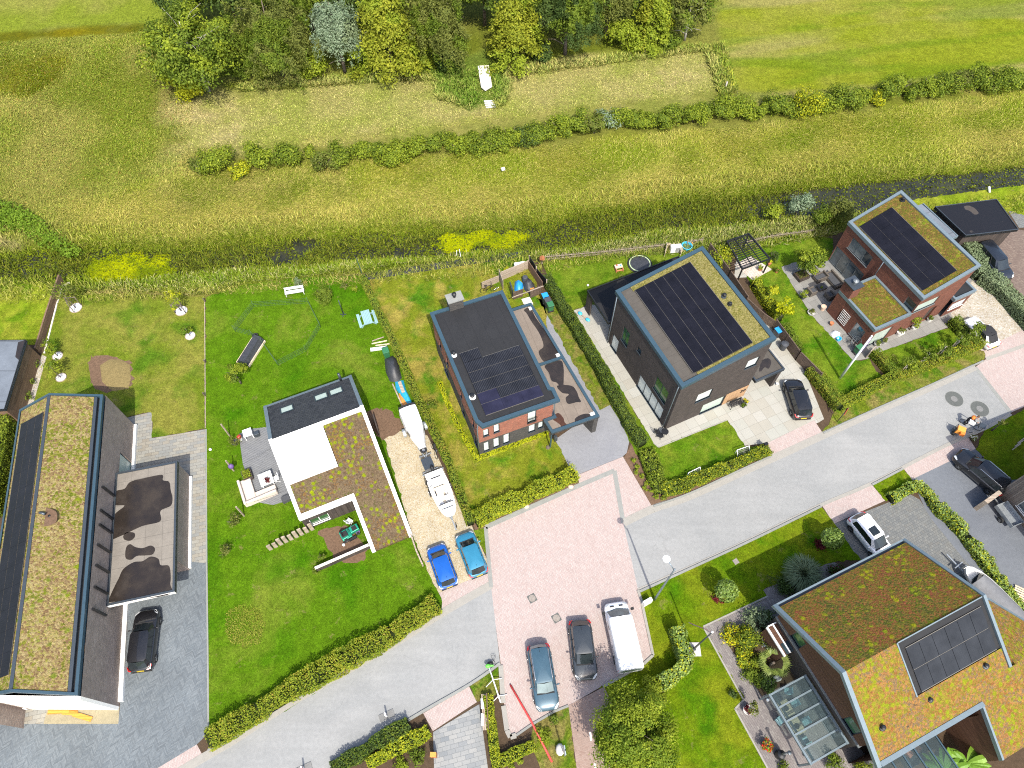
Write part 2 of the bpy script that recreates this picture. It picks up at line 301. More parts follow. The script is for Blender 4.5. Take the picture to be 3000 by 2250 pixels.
def vnoise(x,y,scale,seed=0,octs=3):
    rng=np.random.default_rng(seed); tab=rng.random((256,256)); out=np.zeros_like(x,dtype=float); amp=1.0; tot=0
    for o in range(octs):
        u=x*scale+17.3*o; v=y*scale+9.1*o; i=np.floor(u).astype(int); j=np.floor(v).astype(int); fu=u-i; fv=v-j; fu=fu*fu*(3-2*fu); fv=fv*fv*(3-2*fv)
        q=lambda a,b: tab[a%256,b%256]
        out+=amp*((q(i,j)*(1-fu)+q(i+1,j)*fu)*(1-fv)+(q(i,j+1)*(1-fu)+q(i+1,j+1)*fu)*fv); tot+=amp; amp*=.5; scale*=2.1
    return out/tot
def sdist(poly,X,Y):
    """signed distance to polygon, positive inside"""
    P=np.array([xy(p) for p in poly]); d=np.full(X.shape,1e9); ins=np.zeros(X.shape,bool); n=len(P)
    for i in range(n):
        a,b=P[i-1],P[i]; e=b-a; L=e@e+1e-12; t=np.clip(((X-a[0])*e[0]+(Y-a[1])*e[1])/L,0,1); d=np.minimum(d,np.hypot(X-a[0]-t*e[0],Y-a[1]-t*e[1]))
        c=((a[1]>Y)!=(b[1]>Y)); ins^=c&(X<(b[0]-a[0])*(Y-a[1])/(b[1]-a[1]+1e-12)+a[0])
    return np.where(ins,d,-d)
def pts_in(poly,n,rng=RNG):
    P=np.array([xy(p) for p in poly]); lo,hi=P.min(0),P.max(0); out=np.zeros((0,2)); 
    while len(out)<n:
        q=lo+(hi-lo)*rng.random((n*2,2)); out=np.concatenate([out,q[sdist(poly,q[:,0],q[:,1])>0]])
    return out[:n]
# ================================================================ ground: one sheet to the horizon, ditch dug into it
DITCH=[xy(G(*p)) for p in [(-400,800),(150,768),(420,772),(700,748),(1000,726),(1250,712),(1600,690),(1900,640),(2200,606),(2450,576),(2750,550),(3050,515),(3700,440)]]
def dline(poly,X,Y):
    d=np.full(X.shape,1e9)
    for a,b in zip(poly[:-1],poly[1:]):
        a,b=np.array(a),np.array(b); e=b-a; t=np.clip(((X-a[0])*e[0]+(Y-a[1])*e[1])/(e@e),0,1); d=np.minimum(d,np.hypot(X-a[0]-t*e[0],Y-a[1]-t*e[1]))
    return d
def ground_z(X,Y):
    d=dline(DITCH,X,Y)+1.2*(vnoise(X,Y,.25,5)-.5); return -.85*np.clip((3.0-d)/1.5,0,1)-.0
ZONES=[ # polygon in photo pixels, two colours, noise scale, edge softness (m)
 ([(-600,-60),(510,-60),(500,62),(250,70),(0,105),(-600,170)],(164,180,60),(184,182,92),.12,1.2),
 ([(-600,98),(0,98),(250,80),(505,72),(505,92),(250,105),(0,122),(-600,190)],(160,150,30),(128,132,34),.3,.8),
 ([(-200,180),(520,100),(520,330),(480,520),(200,640),(-200,560)],(140,152,52),(172,168,86),.13,3.5),
 ([(20,170),(180,160),(190,250),(60,290),(-40,280)],(118,124,26),(140,142,40),.3,1.8),
 ([(460,190),(560,250),(560,470),(470,520)],(142,152,62),(172,164,92),.3,2.0),
 ([(560,300),(700,250),(1000,232),(1380,215),(1700,160),(2080,140),(2115,265),(1660,325),(1330,372),(900,432),(550,470),(535,380)],(198,190,116),(180,184,92),.22,1.2),
 ([(560,430),(1330,355),(2400,240),(3000,190),(3400,150),(3400,215),(3000,245),(2400,295),(1660,352),(1300,405),(700,470)],(188,182,100),(170,176,82),.3,1.5),
 ([(540,310),(640,285),(740,320),(720,400),(700,460),(545,472),(535,390)],(210,196,134),(194,188,112),.3,5.0),
 ([(1950,200),(2080,165),(2100,255),(2000,270),(1900,235)],(208,196,128),(182,186,92),.4,4.0),
 ([(700,245),(1300,205),(1400,250),(1320,320),(1050,330),(760,300)],(178,184,92),(192,186,112),.3,3.0),
 ([(1260,200),(1420,150),(1500,190),(1470,300),(1380,320),(1290,280)],(118,146,52),(140,160,66),.4,1.2),
 ([(2085,-60),(3800,-60),(3800,130),(3000,205),(2400,262),(2135,270),(2110,120)],(168,180,48),(188,186,84),.1,.7),
 ([(560,510),(1000,480),(1600,430),(2200,370),(3000,270),(3500,240),(3500,440),(2900,470),(2200,560),(1600,640),(1000,670),(500,700),(230,740),(200,600)],(158,166,58),(186,178,88),.16,2.5),
 ([(600,520),(1300,470),(2100,400),(3000,300),(3000,360),(2100,470),(1300,540),(600,600)],(138,152,44),(164,164,64),.2,2.5),
 ([(560,440),(1000,500),(1000,560),(560,600),(450,560)],(142,150,56),(170,164,84),.3,1.8),
 ([(0,690),(60,720),(150,780),(110,835),(0,830),(-400,850),(-400,700)],(204,186,138),(190,172,118),.4,.6),
 ([(120,800),(300,760),(600,760),(1000,740),(1560,720),(1580,755),(1000,800),(600,860),(250,850),(150,830)],(122,150,36),(140,158,50),.4,1.0),
 ([(1560,715),(2000,650),(2380,620),(2700,590),(2700,640),(2300,700),(2000,750),(1560,760)],(158,160,92),(128,142,56),.4,1.0),
 ([(250,850),(600,862),(1060,790),(1060,830),(600,885),(240,875)],(186,166,108),(150,160,66),.5,.6),
]
def axis(a,b,step,far):
    m=np.arange(a,b+step/2,step); f=np.array([4,10,20,40,80,160,320,640]); f=f[f<far]
    return np.concatenate([a-f[::-1],m,b+f])
gx=axis(-92,92,.5,1000); gy=axis(20,112,.5,1500); X,Y=np.meshgrid(gx,gy); Z=ground_z(X,Y)
def ground_colour(X,Y):
    def L(c): return np.array(A(*c))
    n1=vnoise(X,Y,.12,1)[...,None]; k=np.clip((n1-.35)/.3,0,1); c=L((140,152,50))*(1-k)+L((164,166,78))*k
    wob=vnoise(X,Y,.35,2,4)-.5
    for poly,c1,c2,s,soft in ZONES:
        d=sdist(GP(poly),X,Y)+wob*soft*2.2; m=np.clip(d/soft+.5,0,1)[...,None]; n=np.clip((vnoise(X,Y,s,int(s*100)+len(poly),4)-.34)/.32,0,1)[...,None]
        c=c*(1-m)+(L(c1)*(1-n)+L(c2)*n)*m
    u=X*math.cos(R(10))+Y*math.sin(R(10)); v=-X*math.sin(R(10))+Y*math.cos(R(10))      # mown swaths run with the hedgerow
    md=np.clip(sdist(GP(ZONES[11][0]),X,Y)+.5,0,1)[...,None]; b=vnoise(u*.12,v*1.0,.35,9,2); st=np.clip((b-.55)/.14,0,1)[...,None]*md*.75
    c=c*(1-st)+L((196,186,112))*st; st2=np.clip((vnoise(u*.15,v,.5,19,2)-.52)/.12,0,1)[...,None]*md*.5; c=c*(1-st2)+L((124,160,30))*st2
    dd=dline(DITCH,X,Y)+1.6*(vnoise(X,Y,.3,5)-.5); m=np.clip((3.4-dd)/1.2,0,1)[...,None]; c=c*(1-m)+L((122,138,36))*m; m=np.clip((1.9-dd)/.6,0,1)[...,None]; c=c*(1-m)+L((90,98,36))*m
    return c
gc=ground_colour(X,Y)
def ground_mesh():
    ny,nx=X.shape; me=bpy.data.meshes.new('ground'); V=np.stack([X,Y,Z],-1).reshape(-1,3); i=np.arange(nx*ny).reshape(ny,nx)
    F=np.stack([i[:-1,:-1],i[:-1,1:],i[1:,1:],i[1:,:-1]],-1).reshape(-1,4); me.vertices.add(len(V)); me.vertices.foreach_set('co',V.astype(np.float32).reshape(-1)); me.loops.add(F.size); me.polygons.add(len(F))
    me.loops.foreach_set('vertex_index',F.astype(np.int32).reshape(-1)); me.polygons.foreach_set('loop_start',(np.arange(len(F))*4).astype(np.int32)); me.polygons.foreach_set('use_smooth',[True]*len(F))
    a=me.color_attributes.new('Col','FLOAT_COLOR','POINT'); c=np.ones((len(V),4),np.float32); c[:,:3]=gc.reshape(-1,3); a.data.foreach_set('color',c.reshape(-1)); me.update(calc_edges=True)
    t=NT('meadow'); at=t.new('ShaderNodeAttribute',attribute_name='Col').outputs[0]; co=t.co('Object'); k=at
    for sc,am,de in ((.5,.12,4),(1.4,.22,4),(4,.28,4),(9,.3,3),(24,.3,2)): k=t.mix(1.0,k,t.ramp(t.noise(co,sc,de,.62),[(.28,g3(1-am)),(.72,g3(1+am))]),'MULTIPLY')
    sp=t.noise(co,2.6,4,.7); k=t.mix(t.math('MULTIPLY',t.mr(sp,.56,.66),.45),k,t.mix(1.0,k,(.62,.92,.5),'MULTIPLY'))
    t.p(Base_Color=k,Roughness=.95,Specular_IOR_Level=.03); t.bump(t.noise(co,16,4,.7),.9,.15); me.materials.append(t.m)
    o=bpy.data.objects.new('ground',me); COL.objects.link(o); struct(o)
ground_mesh()
# water in the ditch and the duckweed floating on it
t=NT('ditch_water'); c=t.co('Object'); n=t.noise(c,.8,5,.65); t.p(Base_Color=t.ramp(n,[(.3,(.012,.012,.007)),(.6,(.03,.03,.012)),(.75,(.055,.06,.012))]),Roughness=.15,Specular_IOR_Level=.5); t.bump(t.noise(c,3,2),.05,.02)
def band(line,wd,z):
    L=[Vector(p) for p in line]; a=[];b=[]
    for i,p in enumerate(L):
        d=(L[min(i+1,len(L)-1)]-L[max(i-1,0)]).normalized(); n=Vector((-d.y,d.x)); a.append(xy(p+n*wd)); b.append(xy(p-n*wd))
    return a+b[::-1]
struct(MB().sheet(band(DITCH,2.9,0),-.42).build('water',MATS['ditch_water']))
def blob(px,z,seed=1,amp=.5,step=.6):
    """irregular outline through photo pixels"""
    P=[Vector(xy(G(*p,z))) for p in px]; out=[]; rng=random.Random(seed)
    for i in range(len(P)):
        a,b=P[i],P[(i+1)%len(P)]; n=max(2,int((b-a).length/step))
        for k in range(n): out.append(tuple(a.lerp(b,k/n)+Vector((rng.uniform(-amp,amp),rng.uniform(-amp,amp)))*.5))
    return out
# ================================================================ lawns, paving, road
m_grass('lawn_dry',A(132,152,44),A(164,164,72),A(104,142,34),.22,1.4,seed=3)
m_grass('lawn_bright',A(150,174,40),A(178,184,62),A(120,158,28),.3,1.2,(R(20),2.2,.08),seed=9)
m_grass('lawn_clover',A(106,148,24),A(138,158,52),A(84,138,14),.16,1.2,seed=21,thr=(.52,.68))
m_grass('lawn_patchy',A(146,158,44),A(186,172,82),A(92,142,28),.30,1.0,seed=5,thr=(.46,.6))
m_grass('lawn_deep',A(104,146,26),A(140,160,48),A(82,132,20),.3,1.2,(R(25),1.9,.05),seed=14)
m_grass('lawn_lush',A(112,148,18),A(146,160,34),A(86,138,14),.2,1.3,seed=33)
m_grass('verge',A(128,148,40),A(160,150,84),A(96,136,30),.7,2.5,seed=41)
m_plain('soil',A(112,94,76),.95,0,.2,4,.6,fine=30,spec=.1); m_plain('mulch',A(150,122,100),.95,0,.25,6,.6,fine=40,spec=.1)
m_asphalt('asphalt',A(203,204,202),A(192,194,193)); m_asphalt('concrete_slab',A(178,180,186),A(192,194,198),.06)
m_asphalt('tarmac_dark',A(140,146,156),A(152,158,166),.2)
m_brick('pink_paver',[A(240,222,216),A(234,212,205),A(244,229,222),A(228,204,197)],A(214,194,186),.21,.105,.010,.9,R(70),.05)
m_brick('bike_path',[A(206,178,164),A(214,188,174),A(196,166,152)],A(190,162,150),.21,.105,.006,.9,R(14),.08)
m_chevron('grey_chevron',[A(138,148,155),A(150,160,166),A(160,169,174),A(132,141,147)],A(124,131,136),rot=R(12))
m_brick('slab_grey',[A(196,192,180),A(182,184,180),A(208,204,190),A(188,180,164)],A(150,146,138),.6,.3,.012,.9,R(-12),.08)
m_brick('slab_beige',[A(224,222,210),A(218,214,200),A(230,228,218),A(214,216,204)],A(190,186,174),1.0,1.0,.014,.9,R(-25),.03,.0)
m_brick('slab_mixed',[A(180,184,186),A(196,198,196),A(206,206,202),A(168,174,178)],A(150,154,156),.6,.3,.012,.9,R(-14),.06)
m_brick('patio_grey',[A(184,182,176),A(192,190,184),A(176,174,168)],A(150,148,142),.8,.8,.012,.9,R(-25),.06,0)
m_brick('drive_block',[A(158,160,158),A(146,150,150),A(168,170,166),A(152,152,148)],A(120,122,122),.21,.21,.010,.9,R(-28),.08)
m_brick('drive_brown',[A(170,150,136),A(152,132,122),A(184,166,150)],A(128,112,104),.21,.105,.01,.9,R(20),.12)
m_brick('garden_path',[A(176,168,164),A(164,156,154),A(188,182,176)],A(140,132,130),.3,.15,.010,.9,R(62),.06)
m_gravel('gravel_cream',[A(232,216,178),A(246,234,204),A(214,190,146),A(250,244,226)]); m_gravel('gravel_white',[A(236,226,206),A(214,202,176),A(248,244,234),A(200,180,150)],9)
m_plain('kerb',A(206,202,192),.9,0,.08,3,.2); m_plain('kerb_grey',A(188,190,184),.9,0,.1,2,.2); m_plain('sand',A(206,194,160),.95,0,.14,2.5,.5,spec=.1)
def surf(name,px,mat,z,uvrot=0.0,rag=0.0):
    poly=[xy(G(*p)) for p in px]
    if rag: poly=blob(px,0,len(px),rag,.35)
    return struct(MB().sheet(poly,z).build(name,MATS[mat],uvrot=uvrot))
def smooth_line(px,n=6):
    P=[Vector(xy(G(*p))) for p in px]; out=[]
    for i in range(len(P)-1):
        p0,p1,p2,p3=P[max(i-1,0)],P[i],P[i+1],P[min(i+2,len(P)-1)]
        for k in range(n):
            s=k/n; out.append(.5*((2*p1)+(p2-p0)*s+(2*p0-5*p1+4*p2-p3)*s*s+(3*p1-p0-3*p2+p3)*s**3))
    out.append(P[-1]); return out
surf('soil',[(-100,2300),(-100,1010),(120,1000),(600,880),(1060,800),(1560,760),(2250,740),(2440,690),(2680,600),(3100,560),(3100,2300)],'soil',.006)
for px,m in (([(-60,830),(0,830),(125,826),(162,868),(130,960),(108,1010),(0,1010),(-60,1010)],'lawn_bright'),
  ([(176,872),(252,856),(420,862),(601,870),(601,1257),(447,1284),(446,1207),(372,1222),(300,1320),(80,1190),(126,1030)],'lawn_dry'),
  ([(603,872),(700,838),(860,815),(1060,806),(1116,934),(1190,1088),(1229,1181),(1258,1250),(1122,1275),(1210,1572),(1257,1684),(1292,1750),(1296,1800),(1150,1896),(960,2006),(700,2166),(611,2190),(606,1650),(603,1258)],'lawn_clover'),
  ([(1066,812),(1300,775),(1548,748),(1575,840),(1600,900),(1610,1280),(1626,1290),(1668,1367),(1694,1400),(1385,1532),(1320,1370),(1229,1181),(1116,934)],'lawn_patchy'),
  ([(1572,872),(1640,890),(1800,1185),(1757,1200)],'verge'),
  ([(1588,766),(1800,745),(1990,735),(2080,760),(2040,900),(1727,893),(1680,910),(1914,1298),(1929,1311),(2130,1231),(2183,1310),(2230,1308),(1915,1450),(1880,1360),(1640,890)],'lawn_deep'),
  ([(2150,720),(2300,690),(2372,684),(2440,700),(2440,765),(2345,762),(2287,783),(2381,928),(2500,1058),(2542,1052),(2602,1132),(2470,1180),(2330,1030),(2180,800)],'lawn_deep'),
  ([(2570,1036),(2800,953),(2850,1000),(2850,1020),(2640,1105),(2600,1090)],'lawn_deep'),
  ([(2410,1268),(2450,1200),(2600,1130),(2850,1020),(2880,1030),(2888,1050),(2743,1124),(2521,1222)],'verge'),
  ([(2640,600),(2681,584),(2850,562),(3100,530),(3100,660),(2960,620),(2760,620)],'lawn_bright'),
  ([(1872,1735),(2035,1660),(2198,1585),(2408,1486),(2446,1535),(2520,1640),(2440,1645),(2234,1728),(2249,1748),(2060,1837),(2183,2050),(2151,2075),(2258,2270),(1795,2270),(1700,2060),(1765,2012),(1888,1946),(1914,1926),(1880,1762)],'lawn_lush'),
  ([(2858,1315),(2890,1254),(3000,1200),(3100,1160),(3100,1400),(3000,1400),(2945,1407)],'lawn_lush'),
  ([(2554,1416),(2644,1371),(2671,1407),(2595,1469)],'lawn_lush'),
  ([(1388,1552),(1423,1546),(1440,1700),(1430,1640)],'lawn_deep'),
  ([(1374,2010),(1462,1952),(1470,2000),(1440,2060),(1397,2057)],'verge'),
  ([(1560,2126),(1623,2083),(1667,2067),(1688,2260),(1590,2260),(1555,2180)],'verge')): surf('lawn',px,m,.034,0.0,.2)
surf('soil',[(1434,2040),(1470,2020),(1486,2140),(1510,2158),(1560,2126),(1570,2180),(1600,2260),(1436,2260)],'soil',.019)
surf('soil',[(1828,1342),(1850,1300),(1930,1420),(2250,1310),(2258,1336),(2021,1452),(1913,1487)],'mulch',.019)
surf('soil',[(1385,1535),(1690,1395),(1697,1424),(1521,1500),(1423,1543),(1395,1560)],'mulch',.019)
surf('soil',[(1190,2112),(1245,2092),(1268,2143),(1270,2262),(960,2262)],'soil',.019)
surf('soil',[(2668,1446),(2694,1462),(2730,1518),(2866,1684),(2985,1820),(2975,1830),(2725,1530),(2660,1452)],'soil',.021)
surf('soil',[(262,1045),(330,1045),(385,1062),(390,1130),(300,1150),(265,1120)],'mulch',.039,rag=.5)
surf('soil',[(1060,1215),(1120,1190),(1190,1255),(1120,1290)],'mulch',.038,rag=.6)
surf('soil',[(930,1560),(1010,1535),(1075,1600),(1070,1650),(985,1640)],'mulch',.038,rag=.4)
# road, plazas, drives
RN=[(-300,2770),(0,2590),(300,2405),(597,2226),(690,2172),(857,2062),(1150,1895),(1295,1803),(1439,1720)]; RS=[(1465,1944),(1374,2007),(1200,2108),(980,2249),(600,2480),(200,2720)]
surf('road',[*RN,(1452,1830),*RS],'asphalt',.022)
surf('road',[(1826,1532),(1913,1491),(2021,1456),(2184,1380),(2300,1329),(2521,1228),(2743,1130),(2857,1076),(2961,1209),(2888,1252),(2753,1312),(2552,1415),(2400,1480),(2198,1579),(2035,1654),(1869,1728)],'asphalt',.022)
PLAZA=[(1423,1545),(1521,1501),(1800,1379),(1826,1532),(1869,1728),(1877,1761),(1895,1840),(1911,1920),(1884,1943),(1764,2010),(1667,2067),(1623,2083),(1558,2121),(1511,2152),(1494,2156),(1483,2138),(1467,1946),(1452,1830),(1439,1720)]
surf('pavement',PLAZA,'pink_paver',.022)
surf('pavement',[(2857,1076),(2889,1052),(3000,1013),(3200,925),(3200,1105),(3000,1192),(2961,1209)],'pink_paver',.022)
for px in ([(1284,1739),(1374,1699),(1432,1674),(1439,1718),(1298,1796)],[(1692,1392),(1825,1338),(1913,1489),(1827,1530),(1801,1379),(1698,1424)],[(2249,1298),(2385,1231),(2409,1268),(2258,1337)],
   [(2876,1026),(3000,965),(3150,900),(3150,945),(3000,1012),(2889,1051)],[(2408,1481),(2552,1418),(2593,1467),(2443,1535)],[(2644,1369),(2755,1315),(2834,1277),(2858,1315),(2671,1405)],[(577,2181),(599,2222),(400,2345),(380,2300)],[(1374,2011),(1397,2057),(1268,2142),(1240,2090)]): surf('pavement',px,'pink_paver',.026)
surf('path',[(1665,2067),(1770,2012),(1800,2080),(1812,2270),(1692,2270)],'bike_path',.046)
surf('drive',[(345,1790),(480,1640),(604,1650),(607,1900),(609,2150),(577,2181),(380,2300),(-100,2330),(-100,2121),(347,2121),(352,2066)],'grey_chevron',.026)
surf('patio',[(372,1224),(447,1206),(446,1284),(601,1258),(604,1650),(430,1655),(300,1420)],'slab_grey',.024)
surf('patio',[(-60,2060),(13,2060),(141,2071),(128,2121),(-60,2121)],'slab_grey',.028); surf('sand',[(141,2071),(350,2070),(348,2121),(128,2121)],'sand',.022)
surf('drive',[(1120,1272),(1172,1253),(1252,1276),(1298,1371),(1344,1480),(1382,1540),(1428,1642),(1432,1674),(1374,1699),(1284,1739),(1255,1681),(1208,1569)],'gravel_cream',.024)
surf('drive',[(1626,1288),(1755,1198),(1786,1186),(1811,1225),(1847,1277),(1836,1327),(1824,1338),(1692,1391),(1666,1365)],'concrete_slab',.024)
surf('path',[(1545,885),(1572,872),(1766,1190),(1735,1215)],'concrete_slab',.0225)
surf('patio',[(1680,910),(1740,890),(2230,930),(2269,964),(2320,1008),(2364,1104),(2414,1228),(2400,1237),(2249,1298),(2181,1306),(2130,1230),(1929,1310),(1914,1297)],'slab_beige',.024)
surf('drive',[(2740,905),(2851,812),(2930,880),(3000,970),(2876,1030),(2800,935)],'gravel_white',.0225)
surf('patio',[(2287,783),(2345,762),(2420,738),(2620,700),(2850,820),(2785,920),(2802,950),(2572,1035),(2542,1051),(2500,1058),(2381,928)],'patio_grey',.025)
surf('patio',[(2160,745),(2250,770),(2230,810),(2150,815)],'slab_beige',.025)
surf('drive',[(2760,720),(2850,690),(2977,672),(3100,690),(3100,960),(2990,860),(2860,740)],'drive_brown',.023); surf('path',[(2950,612),(3100,590),(3100,660),(2985,668)],'drive_block',.023)
surf('drive',[(2598,1474),(2667,1449),(2694,1464),(2728,1520),(2864,1688),(2980,1825),(2900,1880),(2517,1640),(2443,1535)],'drive_block',.024)
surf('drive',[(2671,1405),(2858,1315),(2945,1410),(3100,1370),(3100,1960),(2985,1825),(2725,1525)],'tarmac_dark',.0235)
surf('path',[(2060,1837),(2234,1728),(2440,1643),(2475,1672),(2290,1805),(2120,1870),(2232,2040),(2330,1990),(2600,2280),(2262,2280),(2151,2075),(2176,2051)],'garden_path',.025)
surf('drive',[(1269,2145),(1404,2063),(1431,2262),(1272,2262)],'slab_mixed',.0255)
surf('gravel_strip',[(124,1040),(137,1046),(95,1195),(72,1200)],'gravel_white',.04)
# kerbs and gutters
def kerb(px,wd,h,mat='kerb',z0=.0,n=5):
    L=smooth_line(px,n) if n>1 else [Vector(xy(G(*p))) for p in px]; mb=MB()
    for a,b in zip(L[:-1],L[1:]):
        d=(b-a).normalized(); nn=Vector((-d.y,d.x))*wd/2; mb.prism([xy(a+nn),xy(a-nn),xy(b-nn),xy(b+nn)],z0,h)
    return struct(mb.build('kerb',MATS[mat]))
kerb([(-300,2762),(0,2582),(300,2397),(597,2219),(690,2165),(857,2055),(1150,1888),(1295,1796),(1439,1713)],.62,.036); kerb([(610,2198),(690,2154),(857,2045),(1150,1878),(1290,1790)],.16,.12,'kerb_grey')
kerb([(1465,1944),(1374,2007),(1200,2108),(980,2249),(700,2420)],.2,.12,'kerb_grey')
kerb([(1826,1532),(1913,1491),(2021,1454),(2184,1379),(2300,1327),(2521,1226),(2743,1128),(2857,1075)],.66,.036); kerb([(1915,1484),(2021,1446),(2184,1371),(2256,1339)],.16,.12,'kerb_grey'); kerb([(2412,1270),(2521,1219),(2743,1121),(2880,1058)],.16,.11,'kerb_grey')
kerb([(2961,1213),(2888,1254),(2753,1314),(2552,1417),(2400,1482),(2198,1581),(2035,1656),(1869,1730)],.3,.045,'kerb'); kerb([(2405,1484),(2198,1585),(2035,1660),(1873,1734)],.18,.13,'kerb_grey'); kerb([(2554,1421),(2644,1374)],.18,.12,'kerb_grey')
kerb([(1423,1545),(1521,1501),(1698,1422)],.4,.06,'kerb_grey',n=1); kerb([(1698,1422),(1800,1379)],.4,.031,'kerb_grey',n=1); kerb([(1800,1379),(1826,1532)],.38,.032,'kerb_grey',n=1); kerb([(1423,1545),(1439,1720)],.32,.06,'kerb_grey',n=1)
kerb([(1869,1730),(1879,1761),(1896,1840),(1913,1920),(1886,1945),(1766,2012)],.2,.11,'kerb',n=1); kerb([(1467,1950),(1474,2060)],.35,.13,'kerb',n=1); kerb([(1475,2068),(1485,2140),(1495,2160),(1512,2155)],.35,.13,'kerb',n=1); kerb([(1512,2155),(1558,2123),(1623,2085),(1665,2068)],.16,.1,'kerb_grey',n=1)
kerb([(2889,1052),(3000,1013),(3200,925)],.35,.031,'kerb',n=1); kerb([(2857,1076),(2961,1209)],.35,.03,'kerb_grey',n=1); kerb([(604,1258),(606,1650),(609,1900),(611,2150)],.12,.06,'kerb_grey',n=1); kerb([(2061,1839),(2178,2051),(2153,2077),(2260,2272)],.12,.06,'kerb',n=1)
kerb([(2060,1836),(2249,1747)],.12,.06,'kerb',n=1); kerb([(1914,1298),(1929,1311),(2130,1231)],.08,.05,'kerb',n=1)
def sheet_thing(name,px,mat,z,label,cat,uvrot=0):
    return tag(MB().prism([xy(G(*p)) for p in px],z,z+.006).build(name,MATS[mat],uvrot=uvrot),label,cat)
m_plain('white_paint',(.75,.75,.73),.6,0,.05)
for p in ((1730,2157),(1744,2250)):
    c=G(*p); mb=MB(); mb.cb((c.x,c.y,.053),(.14,.55,.004),R(6)); struct(mb.build('road_marking',MATS['white_paint']))
# ================================================================ houses
class House:
    def __init__(s,name,label,x,y,a,cat='house'):
        s.o=Vector((x,y)); s.a=R(a); s.c,s.s=math.cos(s.a),math.sin(s.a); s.e=thing(name,label,cat,(x,y,0),s.a)
    def l(s,P): d=Vector((P[0],P[1]))-s.o; return Vector((d.x*s.c+d.y*s.s,-d.x*s.s+d.y*s.c,P[2]))
    def at(s,p,z=0.0): return s.l(G(p[0],p[1],z))
    def w(s,u,v,z=0.0): return Vector((s.o.x+u*s.c-v*s.s,s.o.y+u*s.s+v*s.c,z))
    def poly(s,px,z): return [xy(s.at(p,z)) for p in px]
def wall(mb,axis,val,s0,s1,zt,holes=(),out=-1,zb=0.0,depth=.16):
    """wall plane with real openings and reveals; zt a number or function of s"""
    f=zt if callable(zt) else (lambda s:zt); P=(lambda s,z,o=0.0:(val+out*o,s,z)) if axis==0 else (lambda s,z,o=0.0:(s,val+out*o,z))
    ss=sorted({s0,s1,*[h[0] for h in holes],*[h[1] for h in holes]})
    for a,b in zip(ss[:-1],ss[1:]):
        hs=sorted([h for h in holes if h[0]<=a+1e-6 and h[1]>=b-1e-6],key=lambda h:h[2]); z=zb
        for h in hs:
            if h[2]>z+1e-4: mb.add([P(a,z),P(b,z),P(b,h[2]),P(a,h[2])],[(0,1,2,3)])
            z=h[3]
        mb.add([P(a,z),P(b,z),P(b,f(b)),P(a,f(a))],[(0,1,2,3)])
    for a,b,c,d in holes:
        for p,q in (((a,c),(b,c)),((b,c),(b,d)),((b,d),(a,d)),((a,d),(a,c))): mb.add([P(*p),P(*q),P(*q,-depth),P(*p,-depth)],[(0,1,2,3)])
def window(par,axis,val,hole,out,frame='frame_dark',pane='pane_dark',mull=1,sill=True,depth=.12,name='window',mats=None,bars=0):
    a,b,c,d=hole; w_=.06; mb=MB()
    def bx(m,s0,s1,z0,z1,o0,o1):
        lo,hi=sorted((val+out*o0,val+out*o1))
        if axis==0: m.box(lo,hi,s0,s1,z0,z1)
        else: m.box(s0,s1,lo,hi,z0,z1)
    bx(mb,a,a+w_,c,d,-depth,-depth+.06); bx(mb,b-w_,b,c,d,-depth,-depth+.06); bx(mb,a+w_,b-w_,c,c+w_,-depth,-depth+.06); bx(mb,a+w_,b-w_,d-w_,d,-depth,-depth+.06)
    for k in range(1,mull):
        m=a+(b-a)*k/mull; bx(mb,m-w_/2,m+w_/2,c+w_,d-w_,-depth,-depth+.06)
    f=mb.build(name,MATS[frame],par)
    for k in range(mull):
        m0,m1=a+(b-a)*k/mull,a+(b-a)*(k+1)/mull; pb=MB(); bx(pb,m0+w_*.6,m1-w_*.6,c+w_*.8,d-w_*.8,-depth+.01,-depth+.03); pb.build('pane',MATS[pane if isinstance(pane,str) else pane[k%len(pane)]],f)
    if sill:
        sb=MB(); bx(sb,a-.03,b+.03,c-.05,c+.0,-depth,.07); sb.build('sill',MATS[frame],f)
    return f
def solid(par,name,mat,fn,**k):
    mb=MB(); fn(mb); return mb.build(name,MATS[mat],par,**k)
m_plain('frame_dark',A(70,84,96),.4,0,.05); m_plain('frame_white',(.72,.72,.7),.5,0,.04); m_plain('frame_grey',A(170,178,182),.45,.3,.05); m_plain('fascia_blue',A(84,116,134),.4,.15,.07,fine=8); m_plain('fascia_pale',A(164,184,194),.42,.25,.06,fine=8); m_plain('zinc',A(176,194,206),.38,.4,.08,fine=6)
m_plain('coping_white',(.80,.80,.78),.6,0,.05); m_plain('plaster_white',(.78,.77,.73),.8,0,.05); m_plain('membrane_white',(.84,.85,.86),.6,0,.03); m_plain('steel_grey',A(120,130,138),.4,.6,.08); m_plain('black_metal',(.014,.015,.017),.45,.2,.1); m_plain('rubber',(.012,.012,.013),.75,0,.1)
m_glass('pane_dark'); m_glass('pane_green_reflect',(.03,.075,.035),.06); m_plain('pane_blind',(.42,.50,.44),.25,0,.08); m_plain('pane_pale',(.55,.60,.58),.2,0,.08); m_glass('pane_grey',(.09,.10,.10),.08); m_glass('pane_sky',(.06,.075,.085),.03)  # the green pane's base colour is a painted reflection
m_brick('brick_brown',[(.055,.043,.038),(.075,.06,.054),(.042,.034,.031),(.09,.072,.062)],(.05,.045,.042),.21,.06); m_brick('brick_grey',[(.27,.20,.165),(.36,.28,.235),(.19,.15,.13),(.44,.36,.31)],(.25,.21,.185),.24,.05,var=.3)
